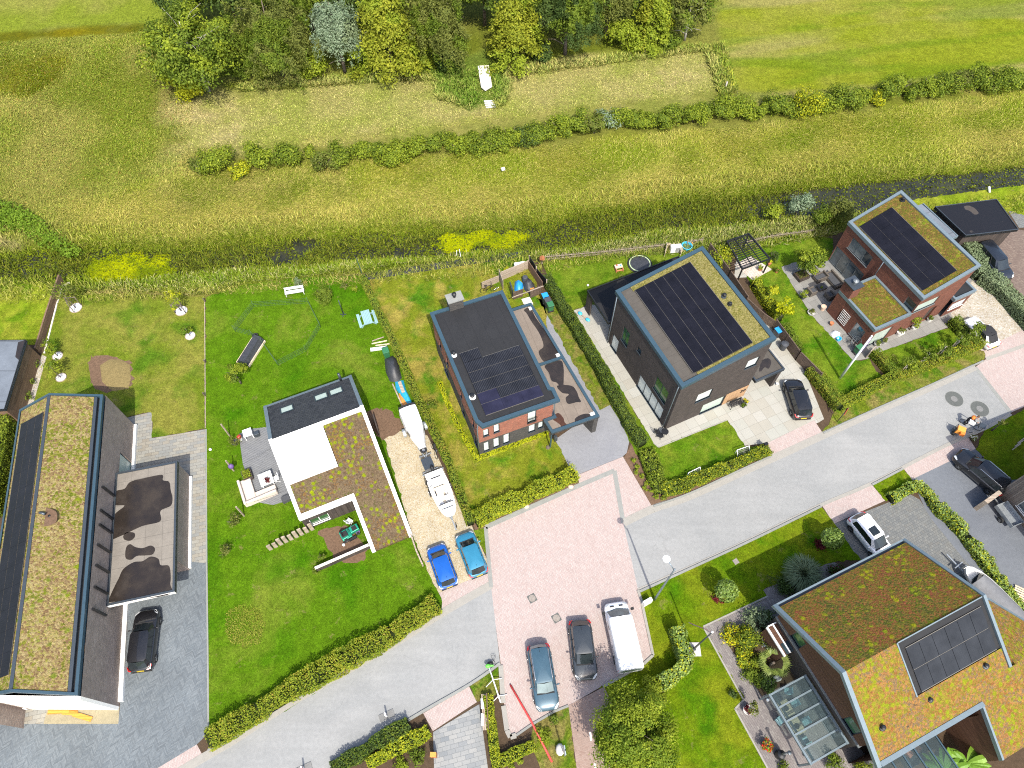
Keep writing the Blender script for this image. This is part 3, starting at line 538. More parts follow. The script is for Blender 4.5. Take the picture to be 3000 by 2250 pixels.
m_brick('brick_red',[(.30,.105,.065),(.37,.135,.085),(.25,.085,.055),(.40,.165,.11)],(.16,.09,.07),.21,.06); m_brick('brick_wine',[(.18,.062,.038),(.225,.08,.048),(.145,.05,.032),(.26,.105,.066)],(.09,.05,.04),.21,.06); m_brick('brick_dark',[(.06,.058,.056),(.085,.08,.074),(.045,.043,.042),(.12,.105,.09)],(.05,.05,.05),.21,.06)
m_brick('brick_light',[(.42,.33,.26),(.48,.38,.30),(.37,.28,.22)],(.4,.33,.27),.21,.06); m_wood('timber_orange',[(.40,.25,.14),(.46,.29,.16),(.36,.22,.12)],.12,PI/2); m_wood('timber_dark',[(.055,.045,.04),(.075,.06,.052),(.042,.035,.032)],.30,PI/2); m_wood('timber_brown',[(.10,.05,.03),(.125,.063,.038),(.085,.042,.026)],.13); m_wood('timber_grey',[(.20,.165,.135),(.25,.21,.175),(.16,.13,.11)],.14,PI/2); m_wood('wood_weathered',[(.33,.27,.21),(.40,.33,.26),(.27,.22,.17)],.14); m_wood('timber_plain',[(.16,.10,.065),(.20,.13,.085),(.13,.08,.052)],.3)
m_roofing('bitumen_dark',A(59,60,63),A(40,36,34),0,1.0); m_roofing('bitumen_grey',A(176,168,156),A(72,60,52),0,1.05,0.0,1.3); m_roofing('bitumen_tan',A(172,158,144),A(74,62,54),.0,1.0); m_roofing('bitumen_strip',A(118,112,104),A(60,54,50),0,.75); m_roofing('bitumen_shed',A(104,96,90),A(46,44,46),.16,2.1); m_roofing('bitumen_blue',A(150,160,172),A(90,92,98),0,3.2); m_roofing('canopy_black',(.016,.016,.017),(.006,.006,.006),.1,.8)
m_brick('slate',[A(84,86,92),A(96,98,102),A(74,76,82)],A(56,58,62),.3,.2,.012,.6,0,.12,bump=.6)
m_sedum('sedum_straw',[A(100,114,44),A(146,146,56),A(206,184,120),A(150,118,86),A(214,194,136),A(166,162,68),A(120,136,40),A(190,160,104)],A(156,172,36),.66,2.4,7,.26,A(140,154,60))
m_sedum('sedum_red',[A(104,122,38),A(146,154,46),A(112,112,60),A(160,146,66),A(184,116,76),A(138,142,48),A(188,102,78),A(150,130,72)],A(164,182,44),.60,2.8,7.5,.5,A(200,198,40))
m_sedum('sedum_amber',[A(112,104,84),A(190,136,80),A(146,130,100),A(206,150,86),A(150,152,54),A(180,116,72),A(170,168,56),A(196,150,84)],A(164,180,40),.50,2.9,7,.4,A(178,180,44))
m_sedum('sedum_mauve',[A(104,112,54),A(134,114,88),A(152,132,104),A(116,98,78),A(164,126,76),A(128,136,56)],A(176,190,18),.50,2.8,9,.5,A(146,162,34))
m_sedum('sedum_olive',[A(128,120,64),A(160,152,80),A(190,178,116),A(140,138,60),A(176,166,96)],A(160,176,50),.82,2.4,9,.6)
m_sedum('sedum_mixed',[A(104,116,38),A(146,142,56),A(136,104,62),A(120,130,44),A(166,126,72),A(172,166,80),A(116,126,42)],A(160,174,40),.60,2.6,8,.6,A(140,156,46))
m_panel('pv_black',.165,(.02,.02,.024),(.008,.008,.012),px=.35); m_panel('pv_ribbed',.14,(.075,.078,.088),(.012,.013,.017),px=1.1); m_panel('pv_blue',.165,(.022,.022,.04),(.018,.018,.036),px=.5); m_panel('pv_grey',.165,(.03,.032,.036),(.022,.024,.028),px=.5); m_plain('pv_frame',A(176,170,158),.4,.5,.05)
PVM={}
def solar(par,origin,du,dv,nu,nv,mat,gap=(.02,.02),z=None,skip=(),frame='pv_frame',rails='v',special=None):
    """grid of panels; origin local (u,v), du/dv panel size, z a function (u,v)->height of the roof plane"""
    for i in range(nu):
        for j in range(nv):
            if (i,j) in skip: continue
            u0,v0=origin[0]+i*du,origin[1]+j*dv; u1,v1=u0+du-gap[0],v0+dv-gap[1]; h=.10
            c=[(u0,v0),(u1,v0),(u1,v1),(u0,v1)]; mb=MB(); mb.prism(c,lambda u,v:z(u,v)+h-.035,lambda u,v:z(u,v)+h)
            m=mat if not special or (i,j) not in special else special[(i,j)]
            mb.build('solar_panel',MATS[m],par)
    rb=MB(); U0,V0=origin; U1,V1=U0+nu*du-gap[0],V0+nv*dv-gap[1]
    if rails=='v':
        for i in range(nu+1):
            u=U0+i*du-gap[0]/2-.02; q=[(u,V0),(u+.05,V0),(u+.05,V1),(u,V1)]; rb.prism(q,lambda a,b:z(a,b)+.03,lambda a,b:z(a,b)+.085)
    else:
        for j in range(nv+1):
            v=V0+j*dv-gap[1]/2-.02; q=[(U0,v),(U1,v),(U1,v+.05),(U0,v+.05)]; rb.prism(q,lambda a,b:z(a,b)+.03,lambda a,b:z(a,b)+.085)
    rb.build('mounting_rail',MATS[frame],par)
def pipe(par,pts,mat='zinc',r=.045): return MB().tube(pts,r,8).build('downpipe',MATS[mat],par)
def vent(par,u,v,z,r=.13,h=.35,base='coping_white',cap='black_metal'):
    f=MB().lathe([(r*1.9,0),(r*1.7,.06),(r,.08),(r,h*.6)],(u,v,z),12).build('roof_vent',MATS[base],par); MB().lathe([(r*1.25,h*.55),(r*1.25,h),(r*.7,h*1.12)],(u,v,z),12).build('cowl',MATS[cap],f)
def parapet(par,poly,wd,zf,up=.12,down=.28,mat='fascia_blue',name='parapet'):
    return solid(par,name,mat,lambda m:m.ring(poly,wd,lambda x,y:zf(x,y)-down,lambda x,y:zf(x,y)+up))
def stain(par,px,H,z,mat='puddle',name='wet_stain'):
    """irregular damp patch lying on a flat roof"""
    P=[Vector(xy(H.at(p,z))) for p in px]; out=[]
    for i in range(len(P)):
        p0,p1,p2,p3=P[i-1],P[i],P[(i+1)%len(P)],P[(i+2)%len(P)]
        for k in range(5):
            s=k/5; out.append(tuple(.5*((2*p1)+(p2-p0)*s+(2*p0-5*p1+4*p2-p3)*s*s+(3*p1-p0-3*p2+p3)*s**3)))
    return MB().sheet(out,z+.006).build(name,MATS[mat],par)
t=NT('puddle'); c=t.co('Object'); n=t.noise(c,.8,4); t.p(Base_Color=t.ramp(n,[(.3,A(58,51,46)),(.7,A(78,67,56))]),Roughness=t.mr(n,.4,.6,.18,.5),Specular_IOR_Level=.5)
t=NT('puddle_dark'); c=t.co('Object'); n=t.noise(c,1.4,4); t.p(Base_Color=t.ramp(n,[(.3,A(58,52,48)),(.7,A(78,68,62))]),Roughness=.35)
t=NT('puddle_rust'); c=t.co('Object'); n=t.noise(c,1.4,4); t.p(Base_Color=t.ramp(n,[(.3,A(86,56,40)),(.7,A(120,80,58))]),Roughness=.35)
def Zc(ox,oy,s): return lambda *pts:[(ox+x*s,oy+y*s) for x,y in pts]
# ---- D: dark brown brick house, number 20
W,L,zl,zr=8.63,10.98,7.536,9.262
D=House('brick_house','dark brown brick house number 20 with sloping roof full of black solar panels',13.752,29.429,25.07); d=D.e
zD=lambda u,v:zl+(zr-zl)*u/W
LH=[(9.1,10.2,.05,2.1),(7.8,8.9,2.85,4.95),(5.8,6.4,4.35,5.0),(1.1,5.2,.05,2.05),(1.2,3.15,2.8,4.8)]; FH=[(2.45,4.0,3.1,4.5),(3.7,6.05,.12,1.75),(6.75,7.95,5.7,7.0)]
def f(m): wall(m,0,.1,.1,L-.1,zD(.1,0)-.05,LH,-1); wall(m,1,.1,.1,W-.1,lambda s:zD(s,0)-.05,FH,-1); wall(m,0,W-.1,.1,L-.1,zD(W,0)-.05,(),1); wall(m,1,L-.1,.1,W-.1,lambda s:zD(s,0)-.05,(),1)
solid(d,'wall','brick_brown',f)
for h,k,pn in zip(LH,(1,2,1,4,2),('pane_pale',('pane_green_reflect',),'pane_dark',('pane_pale',),('pane_green_reflect',))): window(d,0,.1,h,-1,'frame_dark',pn,k)
for h,k,pn in zip(FH,(1,1,1),('pane_pale','pane_blind','pane_pale')): window(d,1,.1,h,-1,'frame_dark',pn,k)
solid(d,'cladding','timber_orange',lambda m:m.box(6.12,W-.1,.085,.06,.02,1.9) or m.box(6.12,W-.1,.05,.098,.02,1.9))
roofp=[(0,0),(W,0),(W,L),(0,L)]
solid(d,'roof','bitumen_strip',lambda m:m.prism([(.2,.2),(W-.2,.2),(W-.2,L-.2),(.2,L-.2)],lambda u,v:zD(u,v)-.3,lambda u,v:zD(u,v)-.06),uvrot=0)
solid(d,'sedum_roof','sedum_olive',lambda m:(m.prism([(6.85,.35),(W-.36,.35),(W-.36,L-.36),(6.85,L-.36)],lambda u,v:zD(u,v)-.05,lambda u,v:zD(u,v)+.02),m.prism([(1.7,.35),(6.84,.35),(6.84,.62),(1.7,.62)],lambda u,v:zD(u,v)-.05,lambda u,v:zD(u,v)+.02),m.prism([(1.3,L-.85),(6.84,L-.85),(6.84,L-.36),(1.3,L-.36)],lambda u,v:zD(u,v)-.05,lambda u,v:zD(u,v)+.02)))
parapet(d,roofp,.34,zD,.10,.30)
solar(d,(1.45,.66),.90,1.575,6,6,'pv_black',(.025,.012),zD)
vent(d,7.35,5.6,zD(7.35,0),.13,.35,'steel_grey'); vent(d,7.35,4.7,zD(7.35,0),.12,.22,'black_metal')
pipe(d,[(.02,.35,zl-.35),(.0,.35,zl-.9),(.0,.35,0)]); pipe(d,[(.02,L-.4,zl-.35),(0,L-.4,0)])
def cn(m): m.prism([(-.13,10.9),(W+1.5,10.9),(W+1.5,15.08),(-.13,15.08)],2.75,2.98)
solid(d,'canopy_roof','canopy_black',cn); parapet(d,[(-.15,10.88),(W+1.55,10.88),(W+1.55,15.1),(-.15,15.1)],.1,lambda u,v:3.0,.05,.28,'black_metal','canopy_edge')
solid(d,'canopy_wall','timber_dark',lambda m:(m.box(-.1,.06,14.2,15.05,0,2.75),m.box(W+1.3,W+1.45,11,15,0,2.75)))
solid(d,'porch_roof','bitumen_strip',lambda m:m.prism([(W,-.28),(11.75,-.28),(11.75,3.0),(W,3.0)],2.7,2.9),uvrot=PI/2); parapet(d,[(W,-.3),(11.78,-.3),(11.78,3.02),(W,3.02)],.14,lambda u,v:2.95,.06,.3,'steel_grey','porch_edge')
for px in (Zc(1600,680,.3737)((1690,1010),(1740,990),(1765,1020),(1745,1070),(1715,1060),(1690,1085),(1670,1090)),): stain(d,px,D,2.9,'puddle_dark')
solid(d,'porch_pier','brick_brown',lambda m:m.box(11.3,11.68,-.2,1.0,0,2.7)); solid(d,'front_door','timber_dark',lambda m:m.box(W+.3,W+1.3,1.6,1.66,0,2.1))
def text_mesh(name,txt,size,mat,par,loc,rot,ex=.02):
    fc=bpy.data.curves.new(name,'FONT'); fc.body=txt; fc.size=size; fc.extrude=ex; fo=bpy.data.objects.new(name,fc); COL.objects.link(fo); me=bpy.data.meshes.new_from_object(fo.evaluated_get(bpy.context.evaluated_depsgraph_get())); bpy.data.objects.remove(fo); me.materials.clear(); me.materials.append(MATS[mat]); o=bpy.data.objects.new(name,me); COL.objects.link(o); o.parent=par; o.location=loc; o.rotation_euler=rot; return o
text_mesh('house_number','20',.62,'black_metal',d,(7.75,.045,1.05),(PI/2,0,0))
# ---- C: red brick house with dark flat roof
C=House('red_brick_house','two tone red and black brick house with dark flat roof and blue grey roof edge',-2.727,26.393,21.571); c_=C.e
W,L=7.148,12.463; RC=[(.0,.95),(.45,.62),(.45,.0),(W,.0),(W+.0,1.6),(W-.25,1.9),(W,2.2),(W,L),(0,L)]; RC=[(0,.75),(.35,0),(W+.05,0),(W+.05,1.3),(W-.2,1.5),(W-.2,L),(0,L)]
zC=lambda u,v:6.2
FH=[(.5,1.03,.55,2.2),(1.4,1.98,.6,2.3),(2.33,2.92,.7,2.4),(.55,1.05,3.45,4.6),(1.48,2.02,3.45,4.8),(4.55,5.35,3.1,5.2),(4.7,5.35,1.15,2.45),(5.6,6.1,1.3,2.4)]
LS=[(10.2,10.75,3.4,4.9),(8.2,8.75,3.4,4.9),(4.6,5.1,3.4,4.9),(1.5,2.0,3.4,4.9)]; LG=[(9.0,10.2,.1,2.3),(1.2,1.9,.4,2.3),(4.4,5.2,.4,2.3)]
def lo(m): wall(m,1,.55,.12,W-.3,2.6,[h for h in FH if h[3]<2.6],-1); wall(m,0,.12,.55,L-.15,2.6,LG,-1); wall(m,0,W-.3,.55,L-.15,2.6,(),1); wall(m,1,L-.15,.12,W-.3,2.6,(),1)
def up(m): wall(m,1,.53,.1,W-.28,6.0,[h for h in FH if h[3]>2.6],-1,2.6); wall(m,0,.1,.53,L-.13,6.0,LS,-1,2.6); wall(m,0,W-.28,.53,L-.13,6.0,(),1,2.6); wall(m,1,L-.13,.1,W-.28,6.0,(),1,2.6)
solid(c_,'lower_wall','brick_dark',lo)['label']='dark brown brick lower storey'; solid(c_,'upper_wall','brick_red',up)['label']='red brick upper storey'
for h in FH: window(c_,1,.55 if h[3]<2.6 else .53,h,-1,'frame_dark','pane_pale',1)
for h in LS: window(c_,0,.1,h,-1,'frame_dark','pane_dark',1)
for h in LG: window(c_,0,.12,h,-1,'frame_dark','pane_sky',1)
def rail(m):
    m.box(4.5,5.4,.36,.4,3.95,4.0)
    for k in range(9): m.box(4.52+k*.105,4.545+k*.105,.37,.39,3.1,3.97)
solid(c_,'balcony_railing','black_metal',rail)
solid(c_,'roof','bitumen_dark',lambda m:m.prism(offset_poly(RC,.1),6.0,6.12),uvrot=PI/2); parapet(c_,RC,.32,zC,.06,.26)
solar(c_,(1.02,.95),1.706,1.083,3,5,'pv_ribbed',(.012,.03),lambda u,v:6.12,rails='h',special={(0,0):'pv_blue',(1,0):'pv_blue',(2,0):'pv_blue',(0,1):'pv_blue'}); solar(c_,(1.02,6.37),1.706,1.06,1,1,'pv_ribbed',(.012,.03),lambda u,v:6.12,rails='h')
vent(c_,.56,7.47,6.12,.13,.5); vent(c_,.61,3.02,6.12,.16,.3)
ch=solid(c_,'chimney','brick_dark',lambda m:m.box(1.75,3.05,12.0,12.85,5.0,7.3)); solid(ch,'cap','kerb_grey',lambda m:m.box(1.66,3.14,11.9,12.95,7.3,7.4)); MB().lathe([(.13,7.4),(.13,7.7),(.2,7.72),(.2,7.85),(.08,7.95)],(2.4,12.45,0),12).build('flue',MATS['black_metal'],ch)
pipe(c_,[(.2,.6,6.0),(.12,.48,5.6),(.06,.46,5.4),(.06,.46,0)]); pipe(c_,[(W-.15,.48,6),(W-.15,.48,2.9)])
CP=[(5.98,.45),(6.15,-1.05),(10.68,-1.05),(10.2,2.46),(9.85,12.52),(6.9,12.5),(6.9,.45)]
solid(c_,'carport_roof','bitumen_tan',lambda m:m.prism(CP,2.6,2.84),uvrot=PI/2+.05); parapet(c_,[(5.98,.45),(6.15,-1.05),(10.68,-1.05),(10.6,.2),(9.85,12.52),(6.9,12.5),(6.9,.45)],.26,lambda u,v:2.9,.08,.3,'fascia_blue','carport_edge')
solid(c_,'roof_divider','fascia_blue',lambda m:m.box(7.0,10.1,5.6,5.85,2.84,2.99))
r=Zc(1050,700,.3013); r2=Zc(1350,1130,.226)
stain(c_,r((1610,690),(1670,670),(1720,760),(1790,860),(1880,1000),(1940,1110),(1930,1160),(1820,1195),(1770,1150),(1755,1090),(1800,1040),(1760,920),(1680,800),(1640,730)),C,2.84); stain(c_,r((1815,1230),(1960,1180),(1995,1250),(1995,1400),(1990,1470),(1930,1400),(1880,1380),(1850,1300)),C,2.84,'puddle_dark')
stain(c_,r2((1250,0),(1430,0),(1500,70),(1530,150),(1558,210),(1500,215),(1390,235),(1360,160),(1400,110),(1310,90)),C,2.842,'puddle_dark'); stain(c_,r2((1225,370),(1275,358),(1330,420),(1345,470),(1383,525),(1318,550),(1290,510),(1240,470),(1195,440),(1225,420)),C,2.84,'puddle_rust'); stain(c_,r2((1480,430),(1550,380),(1640,362),(1690,395),(1600,440),(1500,478)),C,2.84,'puddle_dark')
for p in (r((1678,675)),r((1942,1130)),r2((1705,368))): q=C.at(p[0],2.9); solid(c_,'roof_outlet','coping_white',lambda m:m.box(q.x-.2,q.x+.2,q.y-.15,q.y+.15,2.84,2.97))
solid(c_,'carport_wall','brick_dark',lambda m:m.box(9.7,9.84,5.6,12.4,0,2.6)); solid(c_,'carport_pier','brick_dark',lambda m:m.prism([(10.2,-1.0),(10.62,-1.0),(10.3,.1),(9.9,.0)],0,2.6)); solid(c_,'store_wall','brick_dark',lambda m:m.box(7,9.69,5.62,5.76,0,2.6))
solid(c_,'carport_post','fascia_blue',lambda m:m.box(6.14,6.26,-1.0,-.88,0,2.6))
# ---- B: white house, roof sloping to the lawn
B=House('white_house','white edged house with lime dotted sedum roof sloping down to the lawn',-12.2,28.6,23.9); b_=B.e
W,L,Ll,w2,z1,z0,Lb,zb=7.9,9.85,5.85,3.5,6.0,.35,5.05,3.4; sl_=(z1-z0)/L; zB=lambda u,v:(z1+sl_*v) if v<=0 else z1-(z1-zb)*v/Lb
out_=[(0,0),(-W,0),(-W,-Ll),(-w2,-Ll),(-w2,-L),(0,-L)]
def f(m):
    t_=lambda s:zB(0,s)-.12
    wall(m,0,-.08,-L+.1,0,t_,(),1); wall(m,0,-.08,0,Lb-.1,t_,(),1); wall(m,0,-W+.08,-Ll+.1,0,t_,[(-4.4,-2.6,.1,2.3)],-1); wall(m,0,-W+.08,0,Lb-.1,t_,(),-1); wall(m,1,Lb-.1,-W+.08,-.08,zb-.12,(),1)
solid(b_,'wall','plaster_white',f); window(b_,0,-W+.08,(-4.4,-2.6,.1,2.3),-1,'frame_white','pane_grey',2)
nh=[(-7.35,-5.75,.45,1.55)]
solid(b_,'timber_wall','timber_dark',lambda m:(wall(m,1,-Ll+.12,-W+.08,-w2+.1,2.5,nh,-1),wall(m,0,-w2+.1,-L+.1,-Ll+.1,lambda s:zB(0,s)-.12,(),-1)))
def bat(m):
    for k in range(9):
        u=-W+.35+k*.48
        if not -7.45<u<-5.7: m.box(u,u+.05,-Ll+.08,-Ll+.125,0,2.5)
solid(b_,'batten','timber_dark',bat); window(b_,1,-Ll+.12,nh[0],-1,'frame_white','pane_green_reflect',2)
ins=.28
solid(b_,'sedum_roof','sedum_mauve',lambda m:(m.prism([(-3.55,-.28),(-.3,-.28),(-.3,-3.3),(-3.55,-3.3)],lambda u,v:zB(u,v)-.25,lambda u,v:zB(u,v)),m.prism([(-W+.3,-3.3),(-.3,-3.3),(-.3,-Ll+.32),(-W+.3,-Ll+.32)],lambda u,v:zB(u,v)-.25,lambda u,v:zB(u,v)),m.prism([(-w2+.3,-Ll+.32),(-.3,-Ll+.32),(-.3,-L),(-w2+.3,-L)],lambda u,v:zB(u,v)-.25,lambda u,v:zB(u,v))))
solid(b_,'membrane_roof','membrane_white',lambda m:m.prism([(-W+.32,-.3),(-3.75,-.3),(-3.75,-3.2),(-W+.32,-3.2)],lambda u,v:zB(u,v)-.25,lambda u,v:zB(u,v)+.03)); solid(b_,'membrane_edge','coping_white',lambda m:(m.prism([(-3.74,-.3),(-3.6,-.3),(-3.6,-3.35),(-3.74,-3.35)],lambda u,v:zB(u,v)-.1,lambda u,v:zB(u,v)+.09),m.prism([(-W+.32,-3.21),(-3.75,-3.21),(-3.75,-3.35),(-W+.32,-3.35)],lambda u,v:zB(u,v)-.1,lambda u,v:zB(u,v)+.09)))
def cop(m):
    F=lambda e:(lambda u,v:zB(u,min(v,0))+e)
    for q in ([(0,.1),(-.3,.1),(-.3,-L),(0,-L)],[(-W,.1),(-W+.3,.1),(-W+.3,-Ll+.3),(-W,-Ll+.3)],[(-W,-Ll),(-w2+.3,-Ll),(-w2+.3,-Ll+.3),(-W,-Ll+.3)],[(-w2,-Ll),(-w2+.3,-Ll),(-w2+.3,-L),(-w2,-L)],[(-W+.3,-.27),(-.3,-.27),(-.3,.0),(-W+.3,.0)]): m.prism(q,F(-.32),F(.10))
solid(b_,'coping','coping_white',cop)
solid(b_,'slate_roof','slate',lambda m:m.prism([(-W+.3,.02),(-.3,.02),(-.3,Lb-.25),(-W+.3,Lb-.25)],lambda u,v:zB(u,v)-.2,lambda u,v:zB(u,v)))
solid(b_,'slate_edge','zinc',lambda m:(m.prism([(-W,.1),(-W+.3,.1),(-W+.3,Lb),(-W,Lb)],lambda u,v:zB(u,v)-.3,lambda u,v:zB(u,v)+.1),m.prism([(0,.1),(-.3,.1),(-.3,Lb),(0,Lb)],lambda u,v:zB(u,v)-.3,lambda u,v:zB(u,v)+.1),m.prism([(-W+.3,Lb-.25),(-.3,Lb-.25),(-.3,Lb),(-W+.3,Lb)],lambda u,v:zB(u,v)-.3,lambda u,v:zB(u,v)+.06)))
for u0,u1 in ((-6.6,-5.45),(-3.62,-2.45),(-2.3,-1.12)):
    fr=solid(b_,'skylight','frame_dark',lambda m:m.ring([(u0,3.0),(u1,3.0),(u1,3.9),(u0,3.9)],.1,lambda u,v:zB(u,v)-.05,lambda u,v:zB(u,v)+.1)); solid(fr,'pane','pane_blind',lambda m:m.prism([(u0+.09,3.09),(u1-.09,3.09),(u1-.09,3.81),(u0+.09,3.81)],lambda u,v:zB(u,v)-.02,lambda u,v:zB(u,v)+.05))
MB().tube([(-1.0,Lb-.2,3.4),(-1.0,Lb-.2,4.6)],.12,8).build('flue',MATS['steel_grey'],b_)
solid(b_,'wall_lamp','black_metal',lambda m:m.ell((-.02,-3.4,2.2),(.12,.16,.2)))
# ---- A: long grey brick house with flat annex
A_=House('long_brick_house','long grey brick house with straw coloured sedum roof at the left edge',-28.86,6.66,102.6); a_=A_.e   # u runs back along the eave wall, v to the left
La=23.85; zE,zR,zL=5.7,7.0,5.5
P0,P1=A_.at((229,2038),zE),A_.at((303,1157),zE); Q0,Q1=A_.at((35,2027),zR),A_.at((145,1153),zR); S1=A_.at((58,1201),zL); vL=S1.y; S0=Vector((A_.at((-45,2040),zL).x,vL,zL)); vR=Q1.y
EA=[(P0.x,P0.y),(P1.x,P1.y),(Q1.x,vR),(S1.x,vL),(S0.x,vL),(Q0.x,vR)]
ue0,ue1=P0.x,P1.x; zA=lambda u,v:zE+(zR-zE)*max(0,min(1,(v-P0.y)/(vR-P0.y))) if v<=vR else zR-(zR-zL)*(v-vR)/(vL-vR)
AH=[(17.6,20.0,.1,2.4),(5.55,5.68,2.2,4.6),(8.3,8.43,2.2,4.6),(11.1,11.23,2.2,4.6),(14.0,14.13,2.2,4.6),(16.3,16.43,2.2,4.6)]; AH=[(17.9,20.0,.1,2.4)]
def f(m): wall(m,1,.0,.0,La,zE-.25,AH,-1); wall(m,0,La,0,vL,lambda s:zA(0,s)-.25,(),1); wall(m,1,vL-.15,0,La,zL-.25,(),1)
solid(a_,'wall','brick_grey',f); window(a_,1,0,AH[0],-1,'frame_dark','pane_blind',1)
def fin(m):
    for px in Zc(0,1150,.3315)((930,880),(915,1085),(905,1210),(892,1385),(880,1565)): p=A_.at(px,4.0); m.box(p.x-.07,p.x+.07,-.16,0.0,3.0,5.0)
    for px in Zc(0,1700,.3316)((865,95),(852,288)): p=A_.at(px,4.0); m.box(p.x-.07,p.x+.07,-.16,0.0,3.0,5.0)
fm=MB(); fin(fm)
for k in range(0,len(fm.v),8): q=MB(); q.add(fm.v[k:k+8],[(3,2,1,0),(4,5,6,7),(0,1,5,4),(1,2,6,5),(2,3,7,6),(3,0,4,7)]); q.build('window_fin',MATS['black_metal'],a_)
for q in ((.3,8.6,-.32,-.003,.03,.32),(17.0,La,-.22,-.003,.03,.30)): solid(a_,'plinth','plaster_white',lambda m:m.box(*q))
F=[xy(A_.at(p,0)) for p in ((350,2070),(100,2068),(-60,2050))]; fz=lambda u,v:zA(0,v)-.27
def th(a,b): d_=(Vector(b)-Vector(a)).normalized()*.02; n_=Vector((-d_.y,d_.x))*12; return [a,b,tuple(Vector(b)+n_),tuple(Vector(a)+n_)]
solid(a_,'front_wall','plaster_white',lambda m:m.prism(th(F[0],F[1]),0,fz)); solid(a_,'front_brick','brick_grey',lambda m:m.prism(th(F[1],F[2]),0,fz))
solid(a_,'sedum_roof','sedum_straw',lambda m:m.prism([(P0.x+.2,P0.y+.62),(P1.x-.2,P1.y+.62),(Q1.x-.2,vR-.1),(Q0.x+.2,vR-.1)],lambda u,v:zA(u,v)-.3,lambda u,v:zA(u,v)))
solid(a_,'sedum_slope','sedum_straw',lambda m:m.prism([(Q0.x+.2,vR+.15),(Q1.x-.2,vR+.15),(S1.x-.2,vL-.2),(S0.x+.2,vL-.2)],lambda u,v:zA(u,v)-.3,lambda u,v:zA(u,v)-.02))
solid(a_,'ridge_cap','steel_grey',lambda m:m.prism([(Q0.x+.2,vR-.1),(Q1.x-.2,vR-.1),(Q1.x-.2,vR+.14),(Q0.x+.2,vR+.14)],lambda u,v:zR-.3,lambda u,v:zR+.02))
solid(a_,'gutter','steel_grey',lambda m:(m.prism([(P0.x+.2,P0.y+.16),(P1.x-.2,P1.y+.16),(P1.x-.2,P1.y+.32),(P0.x+.2,P0.y+.32)],zE-.3,zE-.06),m.prism([(P0.x+.2,P0.y+.4),(P1.x-.2,P1.y+.4),(P1.x-.2,P1.y+.6),(P0.x+.2,P0.y+.6)],zE-.3,lambda u,v:zA(u,v)+.01)))
solid(a_,'gutter_channel','black_metal',lambda m:m.prism([(P0.x+.2,P0.y+.3),(P1.x-.2,P1.y+.3),(P1.x-.2,P1.y+.42),(P0.x+.2,P0.y+.42)],zE-.3,zE-.1))
parapet(a_,EA,.18,zA,.08,.3)
def pvz(u,v): return zA(u,v)-.02
npv=13
for j in range(3):
    pass
vs0=vR+.38; wv=(vL-.45-vs0)/3; uu0=Q0.x+1.2; uu1=S1.x-1.6; npv=13; dl=(uu1-uu0)/npv
solar(a_,(uu0,vs0),dl,wv,npv,3,'pv_black',(.012,.03),pvz,rails='h')
fl=solid(a_,'roof_flue','steel_grey',lambda m:None or m.tube([tuple(A_.at((112,1505),6.6)),tuple(A_.at((118,1502),6.95)),tuple(A_.at((132,1506),6.95))],.1,8)); q=A_.at((150,1515),6.5); MB().tube([(q.x,q.y,6.3),(q.x,q.y,6.8)],.1,8).build('roof_flue',MATS['black_metal'],a_); stain(a_,Zc(0,1150,.3315)((315,1030),(420,1020),(500,1060),(490,1150),(380,1185),(300,1160)),A_,6.75,'mulch','bare_patch')
EX=[A_.at((313,1768),3.0),A_.at((511,1733),3.0),A_.at((514,1351),3.0),A_.at((335,1385),3.0)]; XP=[xy(p) for p in EX]; xu0,xu1,xv=XP[1][0],XP[2][0],XP[1][1]
solid(a_,'annex_roof','bitumen_grey',lambda m:m.prism([(xu0,-.005),(xu1,-.005),(xu1,xv),(xu0,xv)],2.55,2.92),uvrot=PI/2); parapet(a_,[(xu0,-.01),(xu1,-.01),(xu1,xv),(xu0,xv)],.16,lambda u,v:2.95,.05,.3,'steel_grey','annex_edge')
solid(a_,'annex_wall','brick_grey',lambda m:(wall(m,1,xv+.05,xu0+2.6,xu1-.1,2.6,(),-1),wall(m,0,xu1-.1,xv+.05,0,2.6,(),1),wall(m,0,xu0+2.6,xv+.05,0,2.6,(),-1))); solid(a_,'annex_plinth','plaster_white',lambda m:m.box(xu0+2.7,xu1-.2,xv-.14,xv+.045,.03,.3)); solid(a_,'annex_fascia','plaster_white',lambda m:m.box(xu0-.03,xu0-.003,xv,-.02,2.62,2.95))
r=Zc(0,1150,.3315)
for px in (r((1010,880),(1100,850),(1150,790),(1260,760),(1430,728),(1440,775),(1495,790),(1510,870),(1525,930),(1510,1000),(1420,1045),(1425,1120),(1390,1150),(1260,1180),(1150,1230),(1040,1280),(990,1290),(990,1180),(1010,1080),(1100,1000),(1005,990)),r((1090,1265),(1120,1235),(1185,1240),(1190,1280),(1150,1310),(1100,1300)),r((1115,1370),(1150,1340),(1195,1365),(1260,1375),(1330,1352),(1370,1380),(1350,1430),(1290,1440),(1210,1445),(1160,1478),(1110,1460)),r((1050,1640),(1090,1560),(1180,1500),(1260,1490),(1330,1450),(1400,1470),(1420,1525),(1490,1530),(1508,1600),(1505,1690),(1480,1790),(1000,1850),(960,1840),(1000,1740))): stain(a_,px,A_,2.92)
solid(a_,'side_door','frame_dark',lambda m:m.box(11.6,13.0,-.06,-.003,.05,2.3)); solid(a_,'gate_wall','timber_dark',lambda m:m.box(xu0+1.2,xu0+2.5,-.9,-.8,0,2.3))
